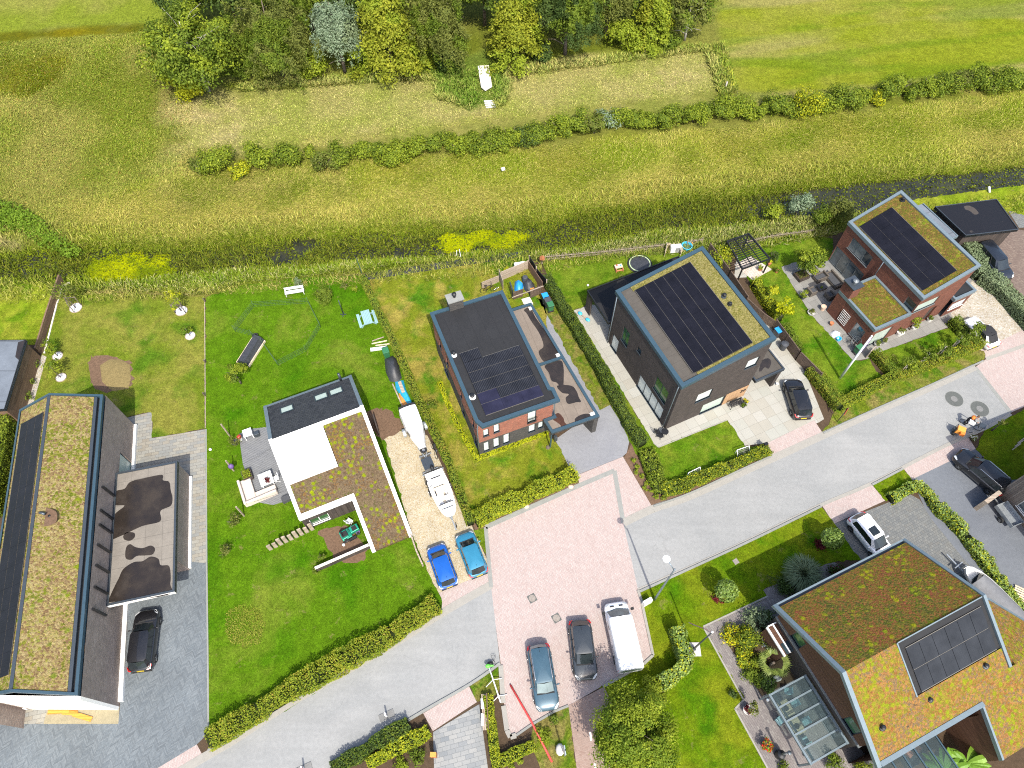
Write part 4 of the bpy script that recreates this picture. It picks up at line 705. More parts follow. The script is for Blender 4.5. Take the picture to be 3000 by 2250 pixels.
# ---- E: red brick house, upper right, with lower wing
E_=House('red_brick_house','red brick house with pale roof edge and lower wing with chimney, upper right',37.46,39.997,25.44); e_=E_.e
W,L,zl,zr=5.55,10.56,5.535,7.391; zE2=lambda u,v:zl+(zr-zl)*u/W
LH=[(6.4,9.3,3.15,4.6),(6.2,10.45,.05,2.3),(.003,1.35,3.25,4.45)]; FH=[(.003,3.0,3.3,4.3),(3.0,3.9,.05,2.4)]
def f(m): wall(m,0,.1,.1,L-.1,zE2(.1,0)-.05,[(6.4,9.3,3.15,4.6),(6.2,10.4,.05,2.3),(.2,1.35,3.25,4.45)],-1); wall(m,1,.1,.1,W-.1,lambda s:zE2(s,0)-.05,[(.2,2.9,3.25,4.45),(3.0,3.9,.05,2.4)],-1); wall(m,0,W-.1,.1,L-.1,zr-.05,(),1); wall(m,1,L-.1,.1,W-.1,lambda s:zE2(s,0)-.05,(),1)
solid(e_,'wall','brick_wine',f)
window(e_,0,.1,(6.4,9.3,3.15,4.6),-1,'frame_grey',('pane_dark','pane_grey','pane_grey'),3); window(e_,0,.1,(6.2,10.4,.05,2.3),-1,'frame_grey',('pane_grey','pane_sky'),4); window(e_,0,.1,(.2,1.35,3.25,4.45),-1,'frame_grey','pane_dark',1); window(e_,1,.1,(.2,2.9,3.25,4.45),-1,'frame_grey','pane_blind',1)
solid(e_,'front_door','timber_dark',lambda m:m.box(3.05,3.85,.24,.3,.05,2.35))
solid(e_,'roof','bitumen_dark',lambda m:m.prism([(.15,.15),(W-.15,.15),(W-.15,L-.15),(.15,L-.15)],lambda u,v:zE2(u,v)-.3,lambda u,v:zE2(u,v)-.06)); solid(e_,'sedum_roof','sedum_mixed',lambda m:m.prism([(.3,.3),(W-.3,.3),(W-.3,L-.3),(.3,L-.3)],lambda u,v:zE2(u,v)-.2,lambda u,v:zE2(u,v)-.01))
parapet(e_,[(0,0),(W,0),(W,L),(0,L)],.26,zE2,.10,.28,'fascia_pale'); solar(e_,(.42,.75),1.12,1.46,3,6,'pv_black',(.02,.015),zE2); vent(e_,5.0,9.6,zE2(5,0),.14,.3,'black_metal'); pipe(e_,[(.03,5.2,zl-.3),(.0,5.2,3.4)])
HW=[(.7,2.0,.3,2.1)]
def f(m): wall(m,0,-4.2,.08,5.1,3.2,HW,-1); wall(m,1,.08,-4.2,0.05,3.2,[(-3.6,-1.4,.1,2.2)],-1); wall(m,1,5.1,-4.2,0.05,3.2,(),1)
solid(e_,'wing_wall','brick_wine',f); window(e_,0,-4.2,HW[0],-1,'frame_grey','pane_sky',1); window(e_,1,.08,(-3.6,-1.4,.1,2.2),-1,'frame_grey','pane_blind',1)
solid(e_,'wing_sedum_roof','sedum_mixed',lambda m:m.prism([(-4.05,.25),(.05,.25),(.05,4.95),(-4.05,4.95)],3.0,3.22)); parapet(e_,[(-4.28,0),(.08,0),(.08,5.18),(-4.28,5.18)],.24,lambda u,v:3.25,.1,.28,'fascia_pale','wing_parapet')
chm=solid(e_,'chimney','brick_wine',lambda m:m.box(-4.26,-3.2,3.95,5.2,0,4.75)); solid(chm,'cap','steel_grey',lambda m:m.box(-4.4,-3.12,3.85,5.3,4.75,4.85)); MB().lathe([(.16,4.85),(.16,5.05),(.26,5.07),(.26,5.18),(.05,5.3)],(-3.75,4.55,0),12).build('flue',MATS['frame_grey'],chm)
def tr(m):
    for k in range(6): m.box(-4.29,-4.265,2.75+k*.2,2.775+k*.2,.5,2.0)
    for k in range(7): m.box(-4.30,-4.262,2.75,3.775,.5+k*.25,.525+k*.25)
solid(e_,'trellis','frame_white',tr)
solid(e_,'bay_wall','brick_wine',lambda m:wall(m,1,-.25,5.45,8.0,2.7,[(5.8,7.7,.9,1.9)],-1) or wall(m,0,8.0,-.25,3.5,2.7,(),1)); window(e_,1,-.25,(5.8,7.7,.9,1.9),-1,'frame_white','pane_pale',2)
solid(e_,'bay_roof','bitumen_dark',lambda m:m.prism([(5.5,-.2),(7.9,-.2),(7.9,3.5),(5.5,3.5)],2.5,2.75)); parapet(e_,[(5.4,-.33),(8.1,-.33),(8.1,3.6),(5.4,3.6)],.22,lambda u,v:2.8,.1,.28,'fascia_pale','bay_parapet')
solid(e_,'side_flat_roof','bitumen_blue',lambda m:m.prism([(W,5.9),(11.5,5.9),(11.35,10.9),(W,10.9)],2.6,2.85)); solid(e_,'side_wall','brick_dark',lambda m:wall(m,1,6.0,W,11.4,2.6,(),-1) or wall(m,0,11.35,6,10.9,2.6,(),1)); solid(e_,'side_roof_edge','fascia_pale',lambda m:(m.box(W+.01,11.55,5.8,5.9,2.55,2.9),m.box(11.45,11.56,5.9,10.9,2.55,2.9)))
# ---- F: dark shed with felt roof
fp=[G(*p,2.9) for p in Zc(2700,560,.4622)((85,98),(475,50),(615,243),(280,282))]
F_=thing('garage','black timber garage with dark grey felt roof and damp patches','garage',(fp[3].x,fp[3].y,0),math.atan2(fp[2].y-fp[3].y,fp[2].x-fp[3].x)); FM=F_.matrix_basis.inverted() if False else Matrix.Translation((fp[3].x,fp[3].y,0))@Matrix.Rotation(math.atan2(fp[2].y-fp[3].y,fp[2].x-fp[3].x),4,'Z'); fl_=[xy(FM.inverted()@p) for p in fp]
solid(F_,'roof','bitumen_shed',lambda m:m.prism(fl_,2.6,2.88)); parapet(F_,fl_,.08,lambda u,v:2.9,.04,.3,'steel_grey','roof_edge'); solid(F_,'wall','timber_dark',lambda m:m.prism(offset_poly(fl_,.28),0,2.6))
# ---- H: building at the far left
hp=[(-44.97,37.45),(-44.22,30.07),(-55,29.2),(-56,37.3)]
H_=thing('outbuilding','low outbuilding with grey blue felt roof and brown timber wall at the left edge','outbuilding',(-44.6,34,0)); HM=lambda p:(p[0]+44.6,p[1]-34)
solid(H_,'roof','bitumen_blue',lambda m:m.prism([HM(p) for p in hp],2.55,2.8)); solid(H_,'wall','timber_plain',lambda m:m.prism([HM(p) for p in [(-45.1,37.35),(-44.35,30.15),(-54.9,29.3),(-55.9,37.2)]],0,2.55)); solid(H_,'roof_edge','black_metal',lambda m:m.ring([HM(p) for p in hp],.06,2.5,2.84))
m=MB().sheet([HM(xy(G(*p,2.8))) for p in Zc(0,750,.27125)((195,930),(285,905),(205,1125),(165,1090))],2.806).build('dark_patch',MATS['puddle_dark'],H_)
# ---- I: timber clad house beyond the right edge, its left wall enters the picture
i0=G(2918,1445); ia=-68.6
I_=House('timber_house','timber clad house at the right edge above the small trailer',i0.x,i0.y,ia); i_=I_.e   # u runs towards the viewer, v to the right
solid(i_,'wall','timber_grey',lambda m:(wall(m,1,0,0,10.5,6.9,[(1.6,2.6,1.0,2.6)],-1),wall(m,0,0,0,9,6.9,(),-1),wall(m,0,10.5,0,9,6.9,(),1))); window(i_,1,0,(1.6,2.6,1.0,2.6),-1,'frame_white','pane_sky',1)
solid(i_,'roof','bitumen_dark',lambda m:m.prism([(-.9,-1.0),(10.9,-1.0),(10.9,9.5),(-.9,9.5)],6.85,7.0))
gw=tag(MB().bar(G(2872,1482,.85),G(2914,1452,.85),.34,1.7).build('garden_wall',MATS['wood_weathered']),'short low timber clad wall running out from the timber house','wall')
# ---- G: large house, lower right
Gh=House('large_house','large brown house with two sided red and amber sedum roof and glass veranda',18.404,12.515,24.59); g_=Gh.e
W,zee,zrr,vr,zs,vs_=11.77,5.9,9.36,-5.54,6.1,-11.1; sS=(zrr-zs)/(vr-vs_)
def zG(u,v):
    if v>=vr: return zee+(zrr-zee)*v/vr
    return zrr-(vr-v)*sS
def zG2(u,v): return 6.5-.5*(u-12.2)-(sS*(-10-v) if v<-10 else 0)
g0=.95
def f(m): wall(m,0,g0,-9.95,-.6,3.9,[(-5.6,-9.2,.1,2.2)] and [(-9.2,-5.6,.1,2.2)],-1); wall(m,1,-.6,g0,W-.2,5.2,(),1); wall(m,0,W-.1,-5.5,-.6,lambda s:zG(0,s)-.4,(),1); wall(m,0,W-.1,-10.5,-5.5,lambda s:zG(0,s)-.4,(),1); wall(m,1,-11.6,W-3.2,W-.1,5,(),-1); wall(m,1,-9.95,g0,8.6,4.5,(),-1)
solid(g_,'wall','brick_brown',f); window(g_,0,g0,(-9.2,-5.6,.1,2.2),-1,'frame_grey','pane_grey',4)
UH=[(-3.15,-2.15,4.15,5.6),(-9.2,-8.1,4.0,5.4)]
def f(m): wall(m,0,g0-.25,-9.95,vr,lambda s:zG(0,s)-.3,[UH[1]],-1,3.95); wall(m,0,g0-.25,vr,-.65,lambda s:zG(0,s)-.3,[UH[0]],-1,3.95)
solid(g_,'upper_wall','timber_brown',f)['label']='brown timber upper wall'; solid(g_,'wall_ledge','frame_grey',lambda m:m.box(g0-.38,g0-.02,-10.0,-.62,3.84,3.95))
for h in UH: window(g_,0,g0-.25,h,-1,'frame_dark','pane_green_reflect',1)
solid(g_,'sedum_roof','sedum_red',lambda m:m.prism([(.3,vr),(W-.25,vr),(W-.25,-.3),(.3,-.3)],lambda u,v:zG(u,v)-.3,lambda u,v:zG(u,v)))['label']='red green sedum slope facing the road'
def sl2(m):
    for q in ([(.3,vr-.002),(4.35,vr-.002),(4.35,-10.9),(.3,-10.9)],[(4.35,-8.75),(W-.25,-8.75),(W-.25,-10.0),(8.75,-10.0),(8.75,-10.9),(4.35,-10.9)],[(8.75,-10.0),(12.3,-10.0),(12.3,-14.5),(8.75,-14.5)]): m.prism(q,lambda u,v:zG(u,v)-.3,lambda u,v:zG(u,v))
solid(g_,'sedum_slope','sedum_amber',sl2)['label']='amber and lime sedum slope facing away from the road'
solid(g_,'annex_sedum','sedum_amber',lambda m:(m.prism([(12.05,-5.9),(14.6,-6.1),(16.6,-8.5),(16.9,-10),(12.05,-10)],lambda u,v:zG2(u,v)-.3,zG2),m.prism([(12.31,-10.002),(16.9,-10.002),(17.4,-14.5),(12.31,-14.5)],lambda u,v:zG2(u,v)-.3,zG2))); solid(g_,'annex_edge','fascia_pale',lambda m:(m.prism([(12.0,-5.75),(14.7,-5.95),(14.6,-6.1),(12.05,-5.9)],lambda u,v:zG2(u,v)-.35,lambda u,v:zG2(u,v)+.08),m.prism([(14.7,-5.95),(16.8,-8.45),(16.6,-8.5),(14.6,-6.1)],lambda u,v:zG2(u,v)-.35,lambda u,v:zG2(u,v)+.08),m.prism([(16.8,-8.45),(17.15,-10),(16.9,-10),(16.6,-8.5)],lambda u,v:zG2(u,v)-.35,lambda u,v:zG2(u,v)+.08))); solid(g_,'annex_wall','brick_brown',lambda m:(m.prism([(12.2,-6.1),(14.4,-6.3),(16.4,-8.6),(16.9,-14),(12.2,-14)],0,lambda u,v:zG2(u,v)-.35)))
pvr=solid(g_,'panel_recess','bitumen_dark',lambda m:m.prism([(4.4,vr-.02),(W-.26,vr-.02),(W-.26,-8.74),(4.4,-8.74)],lambda u,v:zG(u,v)-.3,lambda u,v:zG(u,v)-.1))
solar(g_,(4.85,-8.66),1.06,1.32,6,2,'pv_grey',(.03,.03),lambda u,v:zG(u,v)-.1,rails='h'); solid(g_,'recess_edge','fascia_pale',lambda m:(m.prism([(4.33,vr-.01),(4.42,vr-.01),(4.42,-8.8),(4.33,-8.8)],lambda u,v:zG(u,v)-.1,lambda u,v:zG(u,v)+.07),m.prism([(4.42,vr+.02),(W-.3,vr+.02),(W-.3,vr-.05),(4.42,vr-.05)],lambda u,v:zG(u,v)-.1,lambda u,v:zG(u,v)+.08)))
def edge(m):
    a=lambda u,v:zG(u,v)-.28; b=lambda u,v:zG(u,v)+.1
    for q in ([(0,vr),(.3,vr),(.3,0),(0,0)],[(0,-11.2),(.3,-11.2),(.3,vr),(0,vr)],[(W-.22,vr),(W,vr),(W,0),(W-.22,0)],[(W-.22,-10.0),(W,-10.0),(W,vr),(W-.22,vr)]): m.prism(q,a,b)
    m.prism([(.3,-.12),(W-.22,-.12),(W-.22,0),(.3,0)],zee-.3,zee+.1)
solid(g_,'verge_board','fascia_pale',edge); solid(g_,'gutter','frame_dark',lambda m:m.prism([(.3,-.3),(W-.22,-.3),(W-.22,-.12),(.3,-.12)],zee-.2,zee-.04))
solid(g_,'courtyard_edge','fascia_pale',lambda m:(m.prism([(.3,-11.2),(8.75,-11.2),(8.75,-10.9),(.3,-10.9)],lambda u,v:zG(u,-11)-.3,lambda u,v:zG(u,-11)+.1),m.prism([(8.6,-14.5),(8.75,-14.5),(8.75,-11.2),(8.6,-11.2)],lambda u,v:zG(u,v)-.3,lambda u,v:zG(u,v)+.1)))
solid(g_,'courtyard_wall','timber_brown',lambda m:(wall(m,1,-10.95,g0,8.7,5.8,(),-1),wall(m,0,8.72,-14.5,-10.95,lambda s:zG(0,s)-.3,(),-1)))
vent(g_,1.3,-9.3,zG(0,-9.3),.12,.3,'black_metal'); vent(g_,5.2,-9.3,zG(0,-9.3),.1,.2,'black_metal'); vent(g_,9.9,-9.2,zG(0,-9.2),.12,.25,'steel_grey')
# glass veranda
def ver(m):
    for k in range(6):
        v=-4.85-k*.945; m.box(-2.3,g0-.3,v-.06,v+.06,2.42,2.55)
    m.box(-2.42,-2.28,-9.66,-4.78,2.3,2.5); m.box(g0-.35,g0-.2,-9.66,-4.78,2.5,2.62)
    for v in (-4.85,-9.58): m.box(-2.4,-2.28,v-.06,v+.06,0,2.3)
vf=solid(g_,'veranda_frame','fascia_pale',ver); m_clear('glass_roof')
for k in range(5):
    v=-4.85-k*.945; solid(g_,'roof_glass','glass_roof',lambda m:m.box(-2.27,g0-.36,v-.885,v-.07,2.49,2.51))
solid(g_,'veranda_blind','steel_grey',lambda m:[m.box(-2.1,-1.95,-5.72-k*.945,-4.95-k*.945,2.30,2.40) for k in range(5)])
def ver2(m):
    for k in range(6):
        u=1.75+k*.95; m.box(u-.05,u+.05,-14.2,-11.2,2.45,2.56)
solid(g_,'lean_to_frame','fascia_blue',ver2); solid(g_,'lean_to_glass','glass_roof',lambda m:[m.box(1.82+k*.95,2.62+k*.95,-14.2,-11.2,2.49,2.51) for k in range(5)])
# box bay on the left wall
solid(g_,'bay_roof','timber_brown',lambda m:m.box(.2,g0-.02,-2.95,-.95,2.5,2.62)); solid(g_,'bay_wall','timber_brown',lambda m:m.box(.1,g0-.03,-3.1,-.95,0,2.49)); solid(g_,'bay_frame','frame_white',lambda m:(m.box(.04,.19,-3.15,-.9,2.5,2.66),m.box(.19,g0-.03,-.94,-.85,2.4,2.66),m.box(.55,.66,-3.1,-.95,2.63,2.7)));solid(g_,'bay_glass','pane_dark',lambda m:m.box(.3,g0-.03,-3.1,-2.3,2.621,2.64))
# ================================================================ plants
def Pj(P):
    q=Vector(P)-Vector((0,0,CAMZ)); dd=q.dot(CF); return 1500+FPX*q.x/dd,1125-FPX*q.dot(CU)/dd
def HT(base,topv):
    """height of an upright thing whose foot is at pixel base and whose top reaches pixel row topv"""
    b=G(*base); lo,hi=0.0,40.0
    for _ in range(40):
        m=(lo+hi)/2
        if Pj(b+Vector((0,0,m)))[1]>topv: lo=m
        else: hi=m
    return lo
m_leaf('leaf_bright',[(.08,.115,.010),(.15,.19,.016),(.25,.28,.03)]); m_leaf('leaf_mid',[(.045,.078,.010),(.088,.125,.014),(.15,.18,.024)]); m_leaf('leaf_dark',[(.025,.046,.012),(.046,.074,.018),(.08,.11,.026)])
m_leaf('leaf_yellow',[(.15,.17,.010),(.27,.28,.014),(.40,.39,.024)]); m_leaf('leaf_olive',[(.06,.078,.017),(.10,.115,.025),(.155,.165,.036)]); m_leaf('leaf_silver',[(.085,.125,.075),(.15,.20,.125),(.24,.285,.20)]); m_leaf('leaf_vivid',[(.20,.23,.008),(.30,.32,.010),(.40,.40,.018)],.4); m_leaf('leaf_conifer',[(.085,.11,.010),(.16,.18,.016),(.27,.27,.028)])
m_leaf('leaf_laurel',[(.055,.10,.014),(.12,.18,.03),(.24,.30,.06)],.25,.5,.5); m_leaf('leaf_tree',[(.05,.088,.009),(.095,.14,.013),(.18,.215,.022)]); m_leaf('leaf_grey',[(.06,.09,.045),(.12,.155,.08),(.20,.24,.14)],.2); m_leaf('leaf_mixed',[(.045,.085,.012),(.11,.15,.014),(.22,.22,.02),(.26,.17,.05)]); m_leaf('leaf_red',[(.05,.008,.010),(.10,.014,.018),(.16,.03,.03)]); m_leaf('flower_white',[(.55,.56,.5),(.75,.75,.7)]); m_leaf('flower_yellow',[(.45,.36,.01),(.6,.5,.015)]); m_leaf('flower_red',[(.45,.015,.015),(.6,.04,.03)]); m_leaf('leaf_beech',[(.05,.095,.014),(.10,.15,.016),(.17,.20,.022),(.22,.14,.03)],.35,.8)
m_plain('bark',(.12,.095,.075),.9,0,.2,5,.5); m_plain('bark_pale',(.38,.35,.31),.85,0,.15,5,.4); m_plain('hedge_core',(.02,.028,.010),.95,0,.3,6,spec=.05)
def clump_leaves(n,c,r,k,cr,rng,squash=.35,up=.35,hollow=.45):
    """leaf points on k overlapping clumps spread through an ellipsoid"""
    d=unit(k,rng); d[:,2]=np.where(d[:,2]<-squash,-squash*rng.random(k),d[:,2]); rad=rng.uniform(hollow,1,k)**.6
    C=np.array(c)+d*rad[:,None]*np.array(r); s=cr*rng.uniform(.55,1.35,k); i=rng.integers(0,k,n); o=unit(n,rng); rr=rng.uniform(.45,1.05,n)
    P=C[i]+o*(s[i]*rr)[:,None]*np.array([1,1,.75]); N=o+d[i]*.5+np.array([0,0,up]); return P,N
def limbs(mb,base,top,r0,n,spread,rng,zs=.35,curve=.15):
    b=Vector(base); t_=Vector(top); H=t_.z-b.z; m=b.lerp(t_,.5)+Vector((rng.uniform(-1,1),rng.uniform(-1,1),0))*H*.03; mb.tube([b,b.lerp(m,.4),m,t_],[r0*1.25,r0,r0*.7,r0*.2],8)
    for i in range(n):
        f=zs+(.9-zs)*(i+rng.random())/n; p=b.lerp(t_,f); a=rng.uniform(0,2*PI); L=spread*(1.1-f*.6)*rng.uniform(.6,1); e=p+Vector((math.cos(a)*L,math.sin(a)*L,L*rng.uniform(.3,.8))); q=p.lerp(e,.5)+Vector((0,0,L*curve)); mb.tube([p,q,e],[r0*.42*(1.1-f),r0*.26*(1.1-f),r0*.07],5)
def tree(name,label,cat,px,H,rad,mat,n=5000,leaf=.3,k=26,cr=None,trunk='bark',z0=.30,group=None,shape='round',seed=1,nl=9,asp=.6,squash=.35,cz=None,tr=.0):
    rng=np.random.default_rng(seed); pr=random.Random(seed); b=G(*px) if len(px)==2 else Vector(px); r=rad
    root=thing(name,label,cat,b,0,group); mb=MB(); rt=tr or min(.26,H*.018+.03); limbs(mb,(0,0,0),(pr.uniform(-.2,.2)*r*.3,0,H*.9),rt,nl,r*.85,pr,z0); mb.build('trunk',MATS[trunk],root,smooth=True)
    if shape=='round':
        c=(0,0,cz or H*(z0+(1-z0)*.5)); P,N=clump_leaves(n,c,(r*.82,r*.82,H*(1-z0)*.46),k,cr or r*.34,rng,squash)
    elif shape=='weep':
        m=k*10; nb=11; la=rng.uniform(0,2*PI,nb); ld=r*rng.uniform(.1,.68,nb); lr=r*rng.uniform(.3,.52,nb); lz=H*(1-.42*(ld/r)**1.5)*rng.uniform(.74,1.05,nb); j=rng.integers(0,nb,m); d=unit(m,rng); d[:,2]=np.abs(d[:,2]); top=np.stack([np.cos(la)*ld,np.sin(la)*ld,lz-lr*.9],1)[j]+d*(lr[j]*rng.uniform(.75,1.1,m))[:,None]*np.array([1,1,1.15]); top[:,2]=np.maximum(top[:,2],H*.12); i=rng.integers(0,m,n); f=rng.random(n)**1.3; L=H*rng.uniform(.10,.36,m); P=top[i].copy(); P[:,2]-=f*np.minimum(L[i],top[i][:,2]-.3); P[:,:2]+=d[i][:,:2]*(f*.10)[:,None]*r+rng.normal(size=(n,2))*.2; P[:,2]=np.maximum(P[:,2],.2); N=d[i]+np.array([0,0,.15])
    elif shape=='cone':
        m=k*4; f=rng.random(m)**.8; a=rng.uniform(0,2*PI,m); rr=r*(1-f)**.75*rng.uniform(.55,1,m); C=np.stack([np.cos(a)*rr,np.sin(a)*rr,H*(.05+.93*f)],1); i=rng.integers(0,m,n); o=rng.normal(size=(n,3))*np.array([.27,.27,.09])*r*.42; out=np.stack([np.cos(a),np.sin(a),0*a],1); t_=rng.random(n)-.3; P=C[i]+o+out[i]*(t_*r*.34)[:,None]; P[:,2]-=t_*r*.16; N=out[i]*.5+np.array([0,0,.9])+o*.3; P[:,2]=np.maximum(P[:,2],.1)
    alt=ALT.get(mat,mat); f_=.45 if shape=='round' else .3; mi=(vnoise(P[:,0]*f_+seed,P[:,2]*f_+P[:,1]*f_,1.6,seed%50,2)>.56).astype(int); npquads('crown',leaf_quads(P,N,leaf,asp,.6,rng),[MATS[mat],MATS[alt]],root,mi); return root
ALT=dict(leaf_olive='leaf_mid',leaf_dark='leaf_mid',leaf_conifer='leaf_bright',leaf_mid='leaf_bright',leaf_bright='leaf_mid',leaf_tree='leaf_bright',leaf_silver='leaf_grey',leaf_yellow='leaf_bright')
def shrub(name,label,px,H,r,mat,n=900,leaf=.16,seed=1,group=None,cat='shrub',k=12,extra=None,asp=.6):
    rng=np.random.default_rng(seed); b=G(*px) if len(px)==2 else Vector(px); mb=MB(); pr=random.Random(seed)
    for i in range(5):
        a=pr.uniform(0,2*PI); mb.tube([(0,0,0),(math.cos(a)*r*.3,math.sin(a)*r*.3,H*.45),(math.cos(a)*r*.6,math.sin(a)*r*.6,H*.8)],[.03,.02,.008],4)
    root=thing(name,label,cat,b,0,group); mb.build('stem',MATS['bark'],root); P,N=clump_leaves(n,(0,0,H*.5),(r*.72,r*.72,H*.40),k,r*.4,rng,.6,.4,.2); P[:,2]=np.maximum(P[:,2],.03)
    mi=None; ms=[MATS[mat]]
    if extra: mi=(rng.random(n)<extra[1]).astype(int); ms.append(MATS[extra[0]])
    npquads('foliage',leaf_quads(P,N,leaf,asp,.6,rng),ms,root,mi); return root
def hedge(label,px,wd,H,mat,leaf=.11,dens=260,seed=1,lump=.25,extra=None,name='hedge',core=.72,taper=None,tilt=.7):
    rng=np.random.default_rng(seed); L=[Vector(xy(G(*p))) for p in px]; seg=[(L[i],L[i+1],(L[i+1]-L[i]).length) for i in range(len(L)-1)]; tot=sum(s[2] for s in seg); n=int(tot*(wd+2*H)*dens)
    s=rng.random(n)*tot; cum=np.concatenate([[0],np.cumsum([q[2] for q in seg])]); i=np.clip(np.searchsorted(cum,s,'right')-1,0,len(seg)-1); A0=np.array([xy(q[0]) for q in seg]); D=np.array([xy((q[1]-q[0])/max(q[2],1e-6)) for q in seg]); t_=(s-cum[i]); C=A0[i]+D[i]*t_[:,None]; n2=np.stack([-D[i][:,1],D[i][:,0]],1)
    c=rng.uniform(-H,wd+H,n); side=np.where(c<0,-1,np.where(c>wd,1,0)); off=np.where(side==0,c-wd/2,side*wd/2); z=np.where(side==0,H,np.where(c<0,H+c,H-(c-wd)))
    lu=vnoise(C[:,0]+off*.5,C[:,1]+z*.8,1.1/max(wd,.5),seed,2)-.5; lv=vnoise(C[:,0],C[:,1],2.6,seed+3,2)-.5; inn=rng.random(n)**2*.28; k=1+lump*2*lu-inn
    off=off*k*(1 if taper is None else 1); z=np.clip(z*(1+lump*1.6*lv+lump*.8*lu-inn*.6*(side==0)),.02,None); P=np.concatenate([C+n2*off[:,None]+D[i]*(rng.normal(size=n)*.05)[:,None],z[:,None]],1)
    N=np.concatenate([n2*side[:,None],(side==0)[:,None]*1.0+.35],1); mi=None; ms=[MATS[mat],MATS['hedge_core']]
    if extra: ms.insert(1,MATS[extra[0]]); mi=(rng.random(n)<extra[1]).astype(int)
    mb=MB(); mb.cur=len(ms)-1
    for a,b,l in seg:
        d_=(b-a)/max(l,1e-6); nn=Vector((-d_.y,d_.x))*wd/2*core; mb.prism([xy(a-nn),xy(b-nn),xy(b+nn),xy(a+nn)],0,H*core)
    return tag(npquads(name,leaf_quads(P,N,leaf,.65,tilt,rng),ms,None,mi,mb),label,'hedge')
# ---- hedges
hedge('long thin clipped hedge between the clover lawn and the red brick house lawn',[(1064,822),(1092,880),(1116,934),(1144,983),(1165,1036),(1190,1088),(1211,1139),(1229,1181),(1266,1256),(1293,1311),(1320,1370),(1347,1448),(1380,1540)],.72,.95,'leaf_beech',.1,300,11,.22)
hedge('bright loose hedge along the plaza in front of the red brick house',[(1392,1532),(1470,1492),(1560,1452),(1685,1396)],1.25,1.25,'leaf_bright',.13,240,12,.4,('leaf_yellow',.25))
hedge('vivid yellow low border hugging the red brick house walls',[(1288,1122),(1310,1180),(1350,1265),(1396,1346),(1470,1318),(1604,1268)],.42,.3,'leaf_vivid',.11,420,13,.4,('leaf_bright',.3))
hedge('dense dark green ivy hedge between the red brick carport and the brown brick house',[(1600,826),(1650,912),(1745,1072),(1812,1192),(1852,1270),(1882,1308)],.95,1.15,'leaf_dark',.12,300,14,.3,('leaf_mid',.3))
hedge('loose hedge along the road in front of the brown brick house',[(1935,1446),(1995,1428),(2060,1402),(2150,1365),(2248,1322)],.95,.85,'leaf_mid',.12,300,15,.4,('leaf_yellow',.2))
hedge('side hedge left of the brown brick house front lawn',[(1893,1325),(1915,1390),(1938,1446)],1.3,.8,'leaf_mid',.13,220,16,.45,('leaf_bright',.3))
hedge('beech hedge between the parked black hatchback and the flagpole lawn',[(2366,1090),(2410,1142),(2456,1200)],1.15,1.2,'leaf_beech',.1,320,17,.15)
hedge('clipped beech hedge along the road in front of the wing house',[(2452,1196),(2540,1148),(2616,1110),(2750,1060),(2880,1006)],1.0,1.0,'leaf_beech',.1,340,18,.15,('leaf_yellow',.12))
hedge('clipped beech hedge between the flagpole lawn and the espalier lawn',[(2552,1040),(2590,1082),(2618,1108)],.85,1.1,'leaf_beech',.1,340,19,.15)
hedge('dense rounded hedge beside the white convertible',[(2780,946),(2816,984),(2852,1020)],1.0,1.15,'leaf_mid',.11,330,20,.2)
hedge('tall grey green laurel hedge between the gravel drive and the brown brick drive',[(2812,714),(2868,820),(2925,862),(3002,948),(3090,1040)],1.45,1.5,'leaf_grey',.15,230,21,.25)
hedge('long ragged yellow green hedge along the road below the clover lawn',[(618,2172),(705,2120),(860,2026),(1000,1945),(1150,1862),(1284,1776)],1.5,1.2,'leaf_bright',.13,210,22,.5,('leaf_mixed',.45))
hedge('young laurel hedge curving between the grey block drive and the dark tarmac drive',[(2602,1466),(2646,1442),(2680,1424),(2712,1453),(2738,1492),(2782,1532),(2822,1577),(2863,1632),(2904,1688),(2990,1800),(3030,1855)],.85,.85,'leaf_laurel',.15,230,23,.45,('leaf_yellow',.2))
hedge('tall bent laurel hedge on the lawn behind the white van',[(1972,1848),(1992,1905),(2002,1956),(1962,1990),(1925,2008)],1.05,1.7,'leaf_laurel',.17,200,24,.35,('leaf_yellow',.18))
hedge('dark green hedge on the bottom road verge',[(978,2256),(1090,2188),(1200,2122)],1.0,.85,'leaf_dark',.13,260,25,.5,('leaf_mid',.4))
hedge('light green hedge behind the dark hedge on the bottom verge',[(1080,2240),(1170,2190),(1258,2142)],.9,.7,'leaf_bright',.13,260,26,.5,('leaf_yellow',.3))
hedge('narrow bright hedge between the slab drive and the bare soil strip',[(1428,2040),(1440,2120),(1448,2190),(1456,2262)],.7,.7,'leaf_bright',.11,300,27,.35,('leaf_yellow',.3))
hedge('short bright hedge below the corner of the pink parking',[(1468,2232),(1515,2205),(1566,2186)],.75,.75,'leaf_bright',.11,300,28,.35,('leaf_yellow',.25))
hedge('tall mixed hedge along the far side of the long brick house',[(38,1200),(22,1290),(6,1390),(-20,1520)],1.6,1.8,'leaf_mid',.15,200,29,.35,('leaf_bright',.35))
hedge('yellow green climbing shrubs along the woven fence',[(2205,838),(2240,890),(2278,945)],1.0,1.3,'leaf_bright',.14,230,30,.5,('leaf_yellow',.3))
hedge('dark climbing shrubs on the woven fence beside the bins',[(2288,968),(2310,1005),(2334,1040)],.8,1.2,'leaf_mid',.13,230,31,.5)
